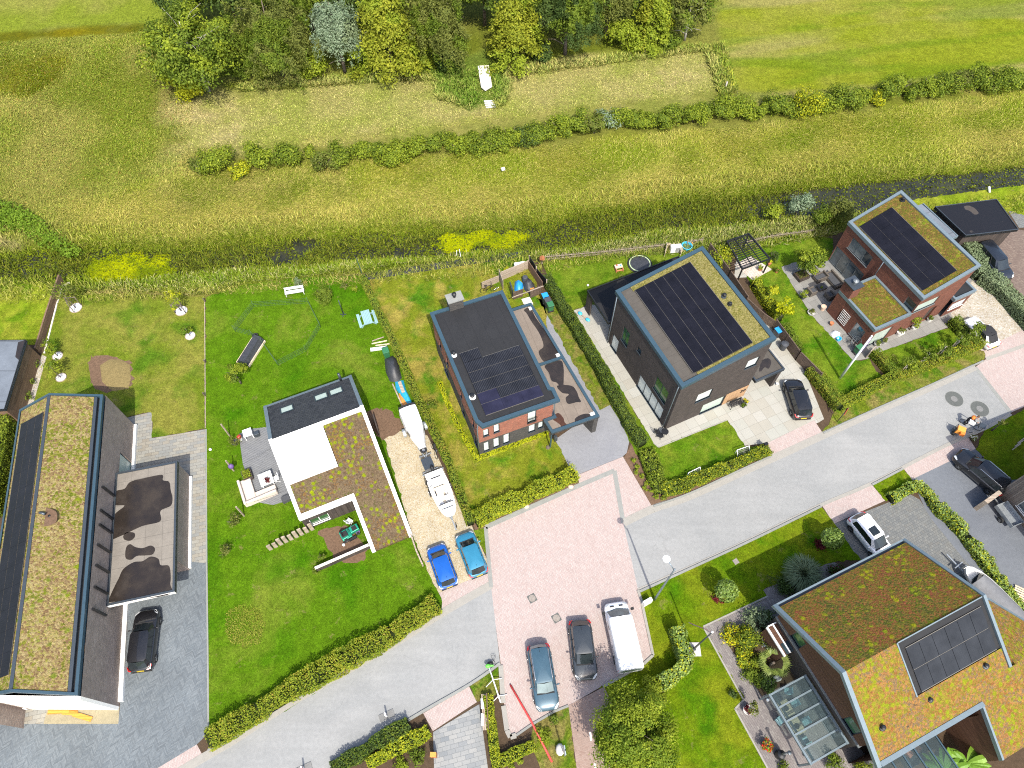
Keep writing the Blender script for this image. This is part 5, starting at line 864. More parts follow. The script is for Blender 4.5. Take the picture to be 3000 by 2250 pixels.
# ---- field hedgerow: single shrubs
HRW=[(590,505,26,'leaf_olive'),(640,500,46,'leaf_bright'),(708,518,30,'leaf_yellow'),(760,486,44,'leaf_bright'),(842,484,42,'leaf_mid'),(910,466,20,'leaf_bright'),(955,502,34,'leaf_olive'),(995,478,40,'leaf_mid'),(1067,462,34,'leaf_bright'),(1155,476,46,'leaf_bright'),(1228,456,36,'leaf_bright'),(1312,430,30,'leaf_mid'),(1345,452,34,'leaf_bright'),(1392,448,40,'leaf_mid'),(1455,436,44,'leaf_mid'),(1540,424,38,'leaf_dark'),(1584,418,42,'leaf_mid'),(1636,392,32,'leaf_bright'),(1694,388,40,'leaf_mid'),(1740,398,36,'leaf_olive'),(1780,368,34,'leaf_silver'),(1822,366,30,'leaf_bright'),(1889,376,34,'leaf_bright'),(1938,380,36,'leaf_mid'),(1972,356,32,'leaf_mid'),(2030,366,34,'leaf_bright'),(2066,340,26,'leaf_mid'),(2142,340,48,'leaf_bright'),(2214,352,22,'leaf_bright'),(2266,334,44,'leaf_mid'),(2355,332,42,'leaf_yellow'),(2466,318,44,'leaf_mid'),(2510,312,28,'leaf_bright'),(2560,304,28,'leaf_yellow'),(2622,276,38,'leaf_bright'),(2676,290,34,'leaf_mid'),(2752,272,44,'leaf_mid'),(2800,262,36,'leaf_olive'),(2915,262,44,'leaf_mid'),(2985,258,32,'leaf_bright'),(2310,336,32,'leaf_mid'),(2412,326,34,'leaf_bright'),(2590,292,30,'leaf_mid'),(2716,282,30,'leaf_bright'),(2850,262,36,'leaf_mid'),(2885,262,30,'leaf_olive'),(2955,260,30,'leaf_mid'),(1110,470,28,'leaf_mid'),(1270,446,26,'leaf_mid'),(1496,430,30,'leaf_bright'),(1666,394,26,'leaf_mid'),(1856,374,28,'leaf_mid'),(2002,362,26,'leaf_mid'),(2104,344,28,'leaf_mid'),(2184,348,28,'leaf_bright')]; HRW.sort()
ORD='first second third fourth fifth sixth seventh eighth ninth tenth eleventh twelfth thirteenth fourteenth fifteenth sixteenth seventeenth eighteenth nineteenth twentieth twenty-first twenty-second twenty-third twenty-fourth twenty-fifth twenty-sixth twenty-seventh twenty-eighth'.split()
CN={'leaf_olive':'olive green','leaf_bright':'light green','leaf_yellow':'yellow green','leaf_mid':'mid green','leaf_dark':'dark green','leaf_silver':'grey green'}
for i,(x,y,hw,mt) in enumerate(HRW):
    r=hw*(G(x+1,y)-G(x,y)).length*1.12; lf=i<28; j=i if lf else len(HRW)-1-i
    shrub('hedgerow_shrub',f"{CN[mt]} field hedgerow shrub, {ORD[j]} from the {'left' if lf else 'right'} end",(x,y-6),1.1+r*.62+.5*math.sin(i*2.3),r*1.22,mt,int(620+760*r*r),.22,100+i,'shrubs of the field hedgerow',k=14,extra=('leaf_mid' if mt!='leaf_mid' else 'leaf_bright',.3))
# ---- trees of the wood
def wood(label,px,topv,hw,mat,shape='round',n=9000,leaf=.36,seed=1,trunk='bark',**k):
    r=hw*1.16*(G(px[0]+1,px[1])-G(*px)).length; return tree('woodland_tree',label,'tree',px,HT(px,topv),r,mat,int(n*1.7),leaf*.85,shape=shape,seed=seed,trunk=trunk,z0=k.pop('z0',.12),group='trees of the wood',**k)
wood('large spreading green tree with pale bare limbs at the left end of the wood',(612,266),38,132,'leaf_mid',n=15000,seed=41,trunk='bark_pale',k=60,cr=1.9,nl=26,leaf=.34)
wood('broad weeping olive tree between the spreading tree and the silver tree',(832,222),-30,112,'leaf_olive','weep',20000,.34,42,asp=.35)
wood('silver grey willow standing in the front row of the wood',(1012,214),-20,62,'leaf_silver','weep',13000,.34,43,asp=.35)
wood('wide yellow green conifer right of the silver willow',(1150,206),-40,98,'leaf_conifer','cone',14000,.42,44,asp=.45)
wood('weeping dark olive birch above the small footbridge',(1318,196),-40,88,'leaf_olive','weep',14000,.34,45,asp=.35)
wood('yellow green conifer right of the footbridge',(1510,184),-30,76,'leaf_conifer','cone',11000,.42,46,asp=.45)
wood('tall dark green birch right of the second conifer',(1655,160),-60,92,'leaf_dark','weep',17000,.34,47,asp=.4)
wood('slim yellow green conifer near the right end of the wood',(1905,126),-40,54,'leaf_conifer','cone',8000,.4,48,asp=.45)
wood('thin half bare olive tree at the right end of the wood',(2005,118),-40,62,'leaf_olive',n=3600,seed=49,trunk='bark_pale',k=22,nl=30,leaf=.32)
wood('olive birch between the dark birch and the bright bushes',(1775,110),-70,62,'leaf_olive','weep',9000,.34,50,asp=.35)
wood('dark tree filling the gap behind the slim conifer',(1835,70),-110,66,'leaf_dark',n=7000,seed=51,k=40); wood('dark tree behind the spreading tree at the left end of the wood',(565,66),-90,70,'leaf_dark',n=7000,seed=52,k=40)
for i,(x,lab) in enumerate(((705,'dark tree in the back row between the spreading and the weeping tree'),(920,'dark tree in the back row behind the weeping olive tree'),(1075,'dark tree in the back row between silver willow and wide conifer'),(1250,'dark tree in the back row behind the wide conifer'),(1420,'dark tree in the back row above the footbridge'),(1590,'dark tree in the back row between second conifer and dark birch'),(1700,'dark tree in the back row behind the tall dark birch'),(1960,'dark tree in the back row at the right end of the wood'))): wood(lab,(x,92-.02*(x-600)),-170,112,('leaf_dark','leaf_mid','leaf_dark','leaf_olive')[i%4],n=12000,seed=60+i,k=70,leaf=.4)
for lab,px,tv,hw,mt,nn in (('round mid green bush below the weeping olive tree',(922,222),148,62,'leaf_bright',3200),('round dark bush left of the footbridge',(1312,206),128,42,'leaf_dark',2600),('bright green bush among the right hand trees',(1822,140),62,56,'leaf_bright',3000),('low green bush left of the silver willow',(880,225),172,30,'leaf_mid',1300),('low bright bush between wide conifer and dark bush',(1240,206),165,44,'leaf_bright',1800),('low dark shrub below the tall dark birch',(1590,176),130,40,'leaf_dark',1600),('bright scrub below the bright bush',(1860,148),112,60,'leaf_bright',2000),('green scrub below the half bare tree',(1965,142),104,46,'leaf_mid',1500),('yellow flowered hogweed at the left foot of the spreading tree',(500,250),196,34,'leaf_yellow',1500),('light green hogweed below the spreading tree',(565,285),232,46,'leaf_yellow',1700),('green scrub right of the spreading tree trunk',(720,232),168,40,'leaf_mid',1500),('bright scrub at the right foot of the spreading tree',(775,222),180,36,'leaf_bright',1200)):
    r=hw*(G(px[0]+1,px[1])-G(*px)).length; shrub('bush',lab,px,max(1.2,HT(px,tv)),r,mt,nn,.3,int(px[0]),'bushes along the wood',k=18)
# ---- garden trees and shrubs
def ring_bed(px,r,lab,stakes=True,rot=0):
    b=G(*px); t_=thing('tree_bed',lab,'tree bed',(b.x,b.y,0),rot,'white gravel tree beds'); MB().lathe([(r,0),(r,.10),(r-.05,.10),(r-.05,.02)],(0,0,.012),22,False).build('rim',MATS['wood_weathered'],t_); MB().lathe([(r-.05,.0),(r-.06,.07),(.0,.08)],(0,0,.012),20,False).build('gravel',MATS['white_chips'],t_)
    if stakes:
        for a in (0.6,2.7,4.8): MB().tube([(math.cos(a)*r*.9,math.sin(a)*r*.9,0),(math.cos(a)*r*.9,math.sin(a)*r*.9,1.5)],.045,6).build('stake',MATS['bark'],t_)
        for a,b_ in ((.6,2.7),(2.7,4.8)): MB().bar((math.cos(a)*r*.9,math.sin(a)*r*.9,1.35),(math.cos(b_)*r*.9,math.sin(b_)*r*.9,1.35),.07,.03).build('crossbar',MATS['bark'],t_)
m_gravel('white_chips',[(.6,.58,.54),(.78,.77,.74),(.48,.45,.42)],11)
for i,(px,H,r,mt,nn,lab,st) in enumerate((((223,903),3.6,1.5,'leaf_olive',520,'largest young tree, beside the brown garden wall corner',True),((532,912),3.0,1.3,'leaf_yellow',380,'sparse yellowish young tree at the far end of the lawn near the ditch',True),((558,985),1.5,.6,'leaf_bright',260,'smallest young tree, below the sparse yellowish one',False),((170,1044),2.4,1.0,'leaf_mid',420,'young tree by the timber outbuilding, upper of two close together',False),((180,1107),2.4,1.05,'leaf_bright',460,'young tree by the timber outbuilding, lower of two close together',False))):
    ring_bed(px,.62 if i<2 else .5,'white gravel ring around the '+lab.split(',')[0].replace('young tree','tree').replace(' at the far end of the lawn near the ditch','')+(' (upper)' if i==3 else ' (lower)' if i==4 else ''),st,i); tree('young_tree',lab,'tree',px,H,r,mt,nn,.17,9,r*.34,'bark',.3,'young trees on the dry lawn','round',70+i,9,tr=.045)
for i,(px,lab) in enumerate((((110,1072),'small green shrub in the white gravel strip, upper one'),((97,1122),'small green shrub in the middle of the white gravel strip'),((86,1168),'shrub at the roof corner end of the white gravel strip'))): shrub('shrub',lab,px,.8,.5+.12*i,'leaf_mid',240,.14,200+i,'shrubs in the white gravel strip')
tree('small_tree','small green tree beside the black tarpaulin on the clover lawn','tree',(707,1124),2.9,1.3,'leaf_bright',1900,.16,16,.42,'bark',.25,None,'round',81); shrub('bush','large dark rounded bush behind the clothes pole',(960,880),2.0,1.25,'leaf_mid',2600,.14,82); shrub('bush','small round light bush, left of two near the long thin hedge',(1011,846),.8,.5,'leaf_olive',420,.11,83,'two small round bushes'); shrub('bush','small round light bush, right of two near the long thin hedge',(1040,850),.75,.52,'leaf_bright',420,.11,84,'two small round bushes')
tree('conifer','small blue grey conifer behind the white bench','tree',(880,846),1.7,.55,'leaf_silver',700,.13,8,.2,'bark',.05,None,'cone',85,asp=.4)
for i,(px,r,H,lab) in enumerate((((692,1530),.85,1.2,'sparse pale shrub below the beige corner sofa'),((664,1622),.9,1.2,'sparse pale shrub near the lower left of the clover lawn'))): shrub('shrub',lab,px,H,r,'leaf_olive',420,.13,90+i)
shrub('shrub','upright green shrub at the end of the low timber wall',(948,1640),1.2,.42,'leaf_mid',420,.12,93); shrub('shrub','low green shrub below the low timber wall end',(928,1672),.6,.45,'leaf_mid',300,.12,94); shrub('shrub','dark spreading shrub growing out of the long thin hedge',(1268,1192),.8,.75,'leaf_mid',600,.13,95)
tree('garden_tree','leafy round tree in a square planter on the grey patio','tree',(2350,806),3.5,1.75,'leaf_bright',4600,.2,26,.55,'bark',.35,None,'round',96); tree('garden_tree','larger bright yellow tree on the flagpole lawn','tree',(2278,942),3.2,.95,'leaf_vivid',700,.22,12,.34,'bark',.5,'yellow trees on the flagpole lawn','round',97); tree('garden_tree','smaller yellow tree on the flagpole lawn','tree',(2245,884),2.4,.7,'leaf_yellow',420,.2,10,.26,'bark',.5,'yellow trees on the flagpole lawn','round',98)
shrub('shrub','grey green potted bush beside the pergola',(2262,762),1.2,.7,'leaf_dark',520,.13,99); shrub('shrub','bright green vine bush hanging over the pergola corner',(2108,772),2.6,1.35,'leaf_bright',2200,.16,300,None,'shrub',18,('leaf_yellow',.3))
for i,px in enumerate(((2642,1092),(2692,1071),(2740,1049),(2788,1021),(2832,992))):
    tree('espalier_tree',f'flat trained young tree on stakes, {ORD[i]} from the left along the hedged strip','tree',px,2.3,.85,'leaf_mid',520,.17,9,.3,'bark_pale',.55,'espalier trees in the hedged strip','round',310+i,6); b=G(*px)
    for k_ in (-1,1): tag(MB().tube([(b.x+.35*k_,b.y+.18*k_,0),(b.x+.35*k_,b.y+.18*k_,1.7)],.035,6).build('tree_stake',MATS['wood_weathered']),f"wooden stake {'left' if k_<0 else 'right'} of the {ORD[i]} espalier tree",'stake','espalier tree stakes')
for lab,px,H,r,mt,nn,sd in (('blue green conifer shrub among the reeds behind the pergola',(2330,630),3.2,1.5,'leaf_silver',1900,320),('rounded olive willow bush by the dark water',(2452,640),3.0,1.9,'leaf_olive',2600,321),('bright green bush among the reeds left of the blue conifer',(2262,636),1.6,1.4,'leaf_bright',1300,322),('green bush between blue conifer and willow bush',(2395,650),2.0,1.4,'leaf_mid',1400,323)): shrub('bush',lab,px,H,r,mt,nn,.2,sd,'bushes by the ditch',k=18)
def ball_tree(px,lab,sd):
    rng=np.random.default_rng(sd); b=G(*px); t_=thing('ball_tree',lab,'tree',b,0,'ball trees on the front lawn'); MB().tube([(0,0,0),(.03,.02,.9),(0,0,1.75)],[.05,.045,.04],6).build('trunk',MATS['bark_pale'],t_); d_=unit(1500,rng); P=d_*(.85*rng.uniform(.86,1.06,1500))[:,None]*np.array([1,1,.86])+np.array([0,0,2.15]); npquads('crown',leaf_quads(P,d_,.17,.65,.45,rng),MATS['leaf_laurel'],t_); shrub('shrub','dark red bedding plant at the foot of the '+lab.split(' on ')[0],(px[0]-4,px[1]-4),.4,.75,'leaf_red',500,.14,sd+5,'red bedding plants')
ball_tree((2108,1752),'clipped ball tree nearer the van on the front lawn',330); ball_tree((2409,1602),'clipped ball tree beside the white hatchback on the front lawn',331)
def tuft(lab,px,r,H,mat,n,sd,name='ornamental_grass',wd=.05,cat='grass clump',flop=1.0):
    rng=np.random.default_rng(sd); b=G(*px) if len(px)==2 else Vector(px); a=rng.uniform(0,2*PI,n); f=rng.random(n)**.7; q=np.stack([np.cos(a),np.sin(a)],1); L=H*rng.uniform(.7,1.1,n); V=[]
    P0=np.concatenate([q*(f*r*.22)[:,None],np.zeros((n,1))],1); M=P0+np.concatenate([q*(f*r*.5*flop)[:,None],(L*.75)[:,None]],1); T=P0+np.concatenate([q*(f*r*1.0*flop)[:,None],(L*(1-.45*f))[:,None]],1); B=np.stack([-q[:,1],q[:,0],0*a],1)*wd/2
    V=np.stack([P0-B*.6,P0+B*.6,M+B,M-B],1).reshape(-1,3); V2=np.stack([M-B,M+B,T+B*.1,T-B*.1],1).reshape(-1,3); t_=thing(name,lab,cat,b); npquads('blades',np.concatenate([V,V2]),MATS[mat],t_); return t_
tuft('big round ornamental grass clump in the shade of the large house',(2345,1690),1.5,1.5,'leaf_grey',1500,340)
for lab,px,H,r,mt,nn,ex in (('dark flowering shrub in the shade by the house path',(2292,1722),.9,1.0,'leaf_dark',900,None),('dark shrub beside the eave of the large house',(2440,1668),.9,.65,'leaf_dark',500,('leaf_red',.2)),('yellow flowering bush at the corner of the garden path bed',(2140,1858),.8,.75,'leaf_bright',700,('flower_yellow',.4)),('grey green bush at the top of the path bed',(2212,1822),1.3,.9,'leaf_grey',1100,None),('large green bush in the middle of the path bed',(2190,1872),1.5,.95,'leaf_mid',1500,('leaf_yellow',.2)),('dark evergreen bush under the roof corner',(2252,1826),1.2,.7,'leaf_dark',800,None),('green ground shrub along the garden path',(2172,1925),.7,.85,'leaf_bright',900,('flower_yellow',.12)),('white flowering rose bush beside the brown wall',(2246,1888),1.1,.6,'leaf_mid',700,('flower_white',.45)),('green bush below the fan palm',(2200,1980),.7,.8,'leaf_mid',900,None),('dark green bush at the veranda corner',(2240,2000),.8,.7,'leaf_dark',800,None),('small green shrub beside the rose bush',(2215,1938),.8,.55,'leaf_bright',500,None)): shrub('shrub',lab,px,H,r*1.35,mt,int(nn*1.7),.14,int(px[0]+px[1]),'shrubs in the garden path bed',k=14,extra=ex)
def fan_palm(lab,px,H,r,sd):
    rng=np.random.default_rng(sd); b=G(*px); t_=thing('fan_palm',lab,'palm',b); MB().tube([(0,0,0),(0,0,H)],[.11,.09],8).build('trunk',MATS['bark'],t_); V=[]
    for i in range(20):
        a=2*PI*i/20+rng.uniform(-.1,.1); el=rng.uniform(-.25,.75); d_=np.array([math.cos(a)*math.cos(el),math.sin(a)*math.cos(el),math.sin(el)]); c=np.array([0,0,H])+d_*r*.5; up=np.array([0,0,1.]); s_=np.cross(d_,up); s_/=np.linalg.norm(s_)
        for k in range(11):
            th=(k-5)*.26; q=d_*math.cos(th)+s_*math.sin(th); q=q-up*.25*abs(th); e=c+q*r*.55*(1-.25*abs(th)); n_=np.cross(q,np.cross(q,up)+1e-6); w_=np.cross(q,up); w_/=np.linalg.norm(w_)+1e-9; m_=c+q*r*.28; V+=[c-w_*.012,m_-w_*.035,e,m_+w_*.035]
    npquads('frond',np.array(V),MATS['leaf_palm'],t_)
m_leaf('leaf_palm',[(.06,.09,.015),(.12,.16,.03),(.22,.25,.06)],.25,.8,.5); fan_palm('fan palm in the garden bed beside the brown house wall',(2252,1950),1.3,1.25,350)
def banana(lab,px,sd):
    rng=np.random.default_rng(sd); b=G(*px); t_=thing('banana_plant',lab,'plant',b); MB().tube([(0,0,0),(.1,0,1.8)],[.14,.08],8).build('stem',MATS['leaf_olive'],t_); m_=MB()
    for i in range(13):
        a=rng.uniform(0,2*PI); L=rng.uniform(1.3,2.1); el=rng.uniform(.25,1.1); pts=[]
        for k in range(7):
            f=k/6; e=el-1.1*f*f; pts.append(Vector((.1+math.cos(a)*L*f*math.cos(el*.6),math.sin(a)*L*f*math.cos(el*.6),1.7+L*(math.sin(el)*f-.55*f*f))))
        s_=Vector((-math.sin(a),math.cos(a),0)); W_=[.03,.16,.24,.26,.22,.14,.02]; v=[]
        for p,w_ in zip(pts,W_): v+=[p+s_*w_-Vector((0,0,.06))*(w_/.2),p,p-s_*w_-Vector((0,0,.06))*(w_/.2)]
        m_.add(v,[(3*k,3*k+1,3*k+4,3*k+3) for k in range(6)]+[(3*k+1,3*k+2,3*k+5,3*k+4) for k in range(6)])
    m_.build('leaf',MATS['leaf_banana'],t_)
m_leaf('leaf_banana',[(.08,.17,.015),(.12,.23,.02),(.18,.30,.03)],.35,1.2,.5); banana('large banana plant in the courtyard of the large house, near the wall',(2790,2240),360); banana('banana plant in front of the courtyard wall, lower one',(2730,2262),361)
for lab,px,r,H,mt,nn in (('green planting under the veranda at the bottom edge',(2440,2235),.9,.9,'leaf_mid',900),('yellow green planting at the bottom edge beside the lean to',(2520,2250),.8,.8,'leaf_bright',700),('small shrub at the bottom edge of the terrace',(2290,2245),.5,.6,'leaf_mid',300),('young shrub on the lawn beside the garden path',(2142,2035),.45,.7,'leaf_dark',260),('green plant in the bottom soil bed, left',(1502,2246),.35,.4,'leaf_bright',220),('green plant in the bottom soil bed, right',(1522,2228),.32,.4,'leaf_bright',200),('leafy weeds below the plaza kerb corner',(1590,2150),.7,.6,'leaf_bright',500),('dark grass weeds in the bottom verge',(1622,2110),.5,.7,'leaf_mid',320),('shrub beside the orange letterbox',(1225,2215),.8,.8,'leaf_mid',700),('bright shrub at the bottom of the slab drive verge',(1180,2240),.8,.8,'leaf_bright',700)): shrub('shrub',lab,px,H,r,mt,nn,.13,int(px[0]*3+px[1]),None)
for i,px in enumerate(((1856,1350),(1866,1372),(1862,1385),(1880,1398),(1892,1418),(1888,1432),(1908,1440),(1902,1412),(1922,1458),(1942,1462))): shrub('bedding_plant',f'small green plant in the soil corner by the brick drive, {ORD[i]} from the top',px,.45,.32,'leaf_bright',170,.12,400+i,'small plants in the soil corner')
big=tree('large_tree','large leafy tree overhanging the bike path beside the white van','tree',(1832,2162),6.8,3.3,'leaf_tree',40000,.15,80,.8,'bark',.12,None,'round',371,14,.6,.5)
P_=np.random.default_rng(5)
shrub('bush','leafy bush under the large tree beside the laurel hedge',(1905,2030),1.6,1.3,'leaf_bright',2200,.17,372)
# bright thicket at the left end of the ditch
def thicket():
    rng=np.random.default_rng(380); n=9000; q=pts_in(GP([(-120,590),(0,585),(60,598),(130,640),(215,712),(262,752),(200,768),(110,730),(60,690),(-120,690)]),n,rng); q=q[sdist(GP([(-120,590),(0,585),(60,598),(130,640),(215,712),(262,752),(200,768),(110,730),(60,690),(-120,690)]),q[:,0],q[:,1])>2.6*rng.random(len(q))*vnoise(q[:,0],q[:,1],.5,4,3)]; n=len(q); h=.2+.8*vnoise(q[:,0],q[:,1],.6,3,3); P=np.concatenate([q,(h*rng.uniform(.6,1,n))[:,None]],1); N=np.tile([0.,0,1.],(n,1)); o=npquads('thicket',leaf_quads(P,N,.22,.75,.7,rng),MATS['leaf_thicket']); tag(o,'bright green thicket of leafy plants at the left end of the ditch','thicket'); o['kind']='stuff'
m_leaf('leaf_thicket',[(.055,.10,.010),(.10,.165,.014),(.16,.22,.022)]); thicket()
# ---- tall grass of the meadow, reeds and water plants (nobody could count them)
t=NT('grass_blades'); a=t.new('ShaderNodeAttribute',attribute_name='Col').outputs[0]; g=t.new('ShaderNodeNewGeometry').outputs['Random Per Island']; k=t.mix(1.0,a,t.ramp(g,[(0,g3(1.55)),(1,g3(2.45))]),'MULTIPLY'); t.p(Base_Color=k,Roughness=.8,Specular_IOR_Level=.05); tr_=t.new('ShaderNodeBsdfTranslucent',{'Color':k}); ms=t.new('ShaderNodeMixShader',{0:.35}); t.set(ms.inputs[1],t.bsdf.outputs[0]); t.set(ms.inputs[2],tr_.outputs[0]); t.set(t.out.inputs[0],ms.outputs[0])
def blades(name,label,q,z,L,wd,flat,tint,rng,cat='grass',jit=.7,flow=1.0):
    n=len(q); x,y=q[:,0],q[:,1]; a=R(-25)+flow*2.4*(vnoise(x,y,.16,71,2)-.5)*2+rng.normal(size=n)*jit; el=flat+rng.normal(size=n)*.22; d_=np.stack([np.cos(a)*np.cos(el),np.sin(a)*np.cos(el),np.abs(np.sin(el))],1); B=np.stack([-np.sin(a),np.cos(a),0*a],1)*(wd*rng.uniform(.6,1.3,n)/2)[:,None]; P=np.stack([x,y,z],1); Lr=(L*rng.uniform(.6,1.3,n))[:,None]; dr=np.array([0,0,-1.])*Lr*.18
    V=np.stack([P-B*.4,P+d_*Lr*.55+B,P+d_*Lr+dr,P+d_*Lr*.55-B],1).reshape(-1,3); o=npquads(name,V,MATS['grass_blades'],None,None,None,tint); o['kind']='stuff'; o['label']=label; o['category']=cat; return o
def tint_of(q,rng,mixes):
    c=ground_colour(q[:,0],q[:,1]); m=rng.random(len(q)); lo=0
    for f,col in mixes: s_=(m>=lo)&(m<lo+f); c[s_]=.45*c[s_]+.55*np.array(A(*col)); lo+=f
    return c
rng=np.random.default_rng(90)
MEADOW=GP([(560,500),(1000,475),(1600,425),(2200,365),(3000,268),(3060,265),(3060,500),(2700,555),(2200,590),(1600,680),(1000,710),(500,750),(230,750),(120,690),(200,600)]); q=pts_in(MEADOW,130000,rng)
blades('meadow_grass','tall straw coloured grass between the hedgerow and the ditch',q,ground_z(q[:,0],q[:,1]),.34+.42*vnoise(q[:,0],q[:,1],.3,8,2),.055,.38,tint_of(q,rng,((.2,(222,206,122)),(.28,(134,156,46)))),rng,jit=.9)
q=pts_in(GP([(-80,130),(500,92),(530,200),(560,300),(545,480),(560,520),(200,610),(120,690),(-80,600)]),70000,rng); blades('rough_grass','tall rough olive grass at the left of the field',q,ground_z(q[:,0],q[:,1]),.26+.3*vnoise(q[:,0],q[:,1],.3,9,2),.075,.42,tint_of(q,rng,((.14,(200,190,104)),(.26,(126,156,50)),(.03,(176,126,74)))),rng,jit=1.4)
q=pts_in(GP([(545,305),(1000,236),(1700,158),(2110,130),(2130,265),(1600,335),(1300,375),(900,436),(545,475)]),26000,rng); blades('mown_stubble','short dry stubble with green tufts on the mown strip',q,ground_z(q[:,0],q[:,1]),.16+.14*vnoise(q[:,0],q[:,1],.8,10,2),.10,.5,tint_of(q,rng,((.2,(214,202,134)),(.22,(146,170,62)))),rng,jit=2)
q=np.concatenate([pts_in(GP([(700,255),(1020,225),(1020,250),(700,272)]),3000,rng),pts_in(GP([(1020,225),(1420,205),(1600,190),(2060,135),(2090,150),(1600,215),(1450,230),(1000,250)]),7000,rng),pts_in(GP([(1265,225),(1385,215),(1402,290),(1380,325),(1280,290)]),3000,rng),pts_in(GP([(1450,220),(1500,240),(1480,310),(1450,320)]),1500,rng),pts_in(GP([(2060,140),(2120,130),(2160,270),(2110,285)]),3500,rng)]); blades('nettle_fringe','taller green weeds along the edge of the wood and around the footbridge',q,ground_z(q[:,0],q[:,1]),.6+.3*vnoise(q[:,0],q[:,1],.5,11,2),.12,.95,tint_of(q,rng,((.45,(96,136,48)),(.12,(190,186,110)))),rng,jit=3)
b_=np.array(band(DITCH,5.2,0)); q=pts_in(list(map(tuple,b_)),56000,rng); dd=dline(DITCH,q[:,0],q[:,1])+1.2*(vnoise(q[:,0],q[:,1],.25,5)-.5); DK=[GP(p,-.2) for p in ([(1250,722),(1300,690),(1420,675),(1505,678),(1535,698),(1500,722),(1400,733)],[(255,800),(300,752),(400,742),(495,756),(515,790),(485,822),(380,828),(290,818)])]; keep=(dd>2.0)&(q[:,0]>-80)&(q[:,0]<80)&(sdist(DK[0],q[:,0],q[:,1])<-.2)&(sdist(DK[1],q[:,0],q[:,1])<-.2); q=q[keep]; wet=vnoise(q[:,0],q[:,1],.35,12,2)
blades('reeds','green reeds along both banks of the ditch',q,np.maximum(ground_z(q[:,0],q[:,1]),-.5),.5+.5*wet,.065,.95,tint_of(q,rng,((.3,(134,160,44)),(.33,(206,198,112)),(.10,(98,126,44)))),rng,'reeds',jit=2.2)
q=pts_in(list(map(tuple,np.array(band(DITCH,2.6,0)))),46000,rng); wet=vnoise(q[:,0],q[:,1],.22,13,3)+.12*(rng.random(len(q))-.5); q=q[(wet>.27)&(np.abs(q[:,0])<85)&((q[:,0]<27)|(rng.random(len(q))<.25))]; n=len(q); N=np.tile([0.,0,1.],(n,1)); c=tint_of(q,rng,((.5,(128,144,36)),(.25,(164,180,30)),(.12,(100,116,44))))*.8
DW=[GP(p,-.3) for p in ([(1225,724),(1300,682),(1420,664),(1510,668),(1560,690),(1510,728),(1400,742),(1300,744)],[(180,790),(250,740),(400,730),(510,746),(545,790),(490,834),(360,842),(250,832)])]
o=npquads('water_plants',leaf_quads(np.stack([q[:,0],q[:,1],-.41+.12*rng.random(n)**2],1),N,.22,.7,.35,rng),MATS['grass_blades'],None,None,None,c); o['kind']='stuff'; o['label']='olive water plants covering most of the ditch'; o['category']='water plants'
q=np.concatenate([pts_in(DW[0],13000,rng),pts_in(DW[1],17000,rng)]); e=np.maximum(sdist(DW[0],q[:,0],q[:,1]),sdist(DW[1],q[:,0],q[:,1])); k=vnoise(q[:,0],q[:,1],.6,17,3); ok=(e-.4)/1.6+(k-.5)*1.6>rng.random(len(q))*.7; q=q[ok]; k=k[ok]; n=len(q); m_=np.clip((k+.25*rng.random(n)-.45)/.3,0,1)[:,None]; c=np.array(A(150,172,22))*(1-m_)*.6+np.array(A(205,214,16))*m_*.62; o=npquads('floating_plants',leaf_quads(np.stack([q[:,0],q[:,1],np.maximum(ground_z(q[:,0],q[:,1]),-.41)+.02+.06*rng.random(n)],1),np.tile([0.,0,1.],(n,1)),.2,.8,.22,rng),MATS['grass_blades'],None,None,None,c); o['kind']='stuff'; o['label']='lime green floating plants in two patches of the ditch'; o['category']='water plants'
q=np.concatenate([pts_in(GP([(1560,722),(2000,655),(2380,625),(2450,640),(2440,690),(2200,735),(2000,745),(1560,762)]),9000,rng),pts_in(GP([(250,845),(600,790),(1050,760),(1560,722),(1560,731),(1300,760),(1062,793),(700,832),(600,862),(250,850)]),8000,rng)]); blades('bank_grass','long bank grass between the ditch and the gardens',q,ground_z(q[:,0],q[:,1]),.55+.35*vnoise(q[:,0],q[:,1],.5,14,2),.08,.85,tint_of(q,rng,((.25,(214,204,150)),(.3,(118,150,50)))),rng,jit=2.5)
q=pts_in(list(map(tuple,np.array(band(DITCH,2.9,0)))),46000,rng); wet=vnoise(q[:,0],q[:,1],.3,15,3); q=q[(wet>.40)&(np.abs(q[:,0])<80)&(q[:,0]<26+8*rng.random(len(q)))&(sdist(DK[0],q[:,0],q[:,1])<-.3)&(sdist(DK[1],q[:,0],q[:,1])<-.3)]; blades('ditch_reeds','olive green reeds and sedges growing in the ditch',q,np.maximum(ground_z(q[:,0],q[:,1]),-.45),.55+.4*rng.random(len(q)),.07,.85,tint_of(q,rng,((.45,(128,148,42)),(.25,(164,164,62)),(.12,(88,106,38)))),rng,'reeds',jit=2.4)
q=pts_in(GP([(667,1788),(715,1772),(765,1785),(778,1830),(765,1885),(720,1900),(675,1885),(660,1835)]),1700,rng); blades('rough_circle','round patch of uncut straw coloured grass on the clover lawn',q,0*q[:,0]+.012,.22+0*q[:,0],.05,.9,tint_of(q,rng,((.4,(158,156,66)),(.4,(124,150,40)))),rng,jit=3)
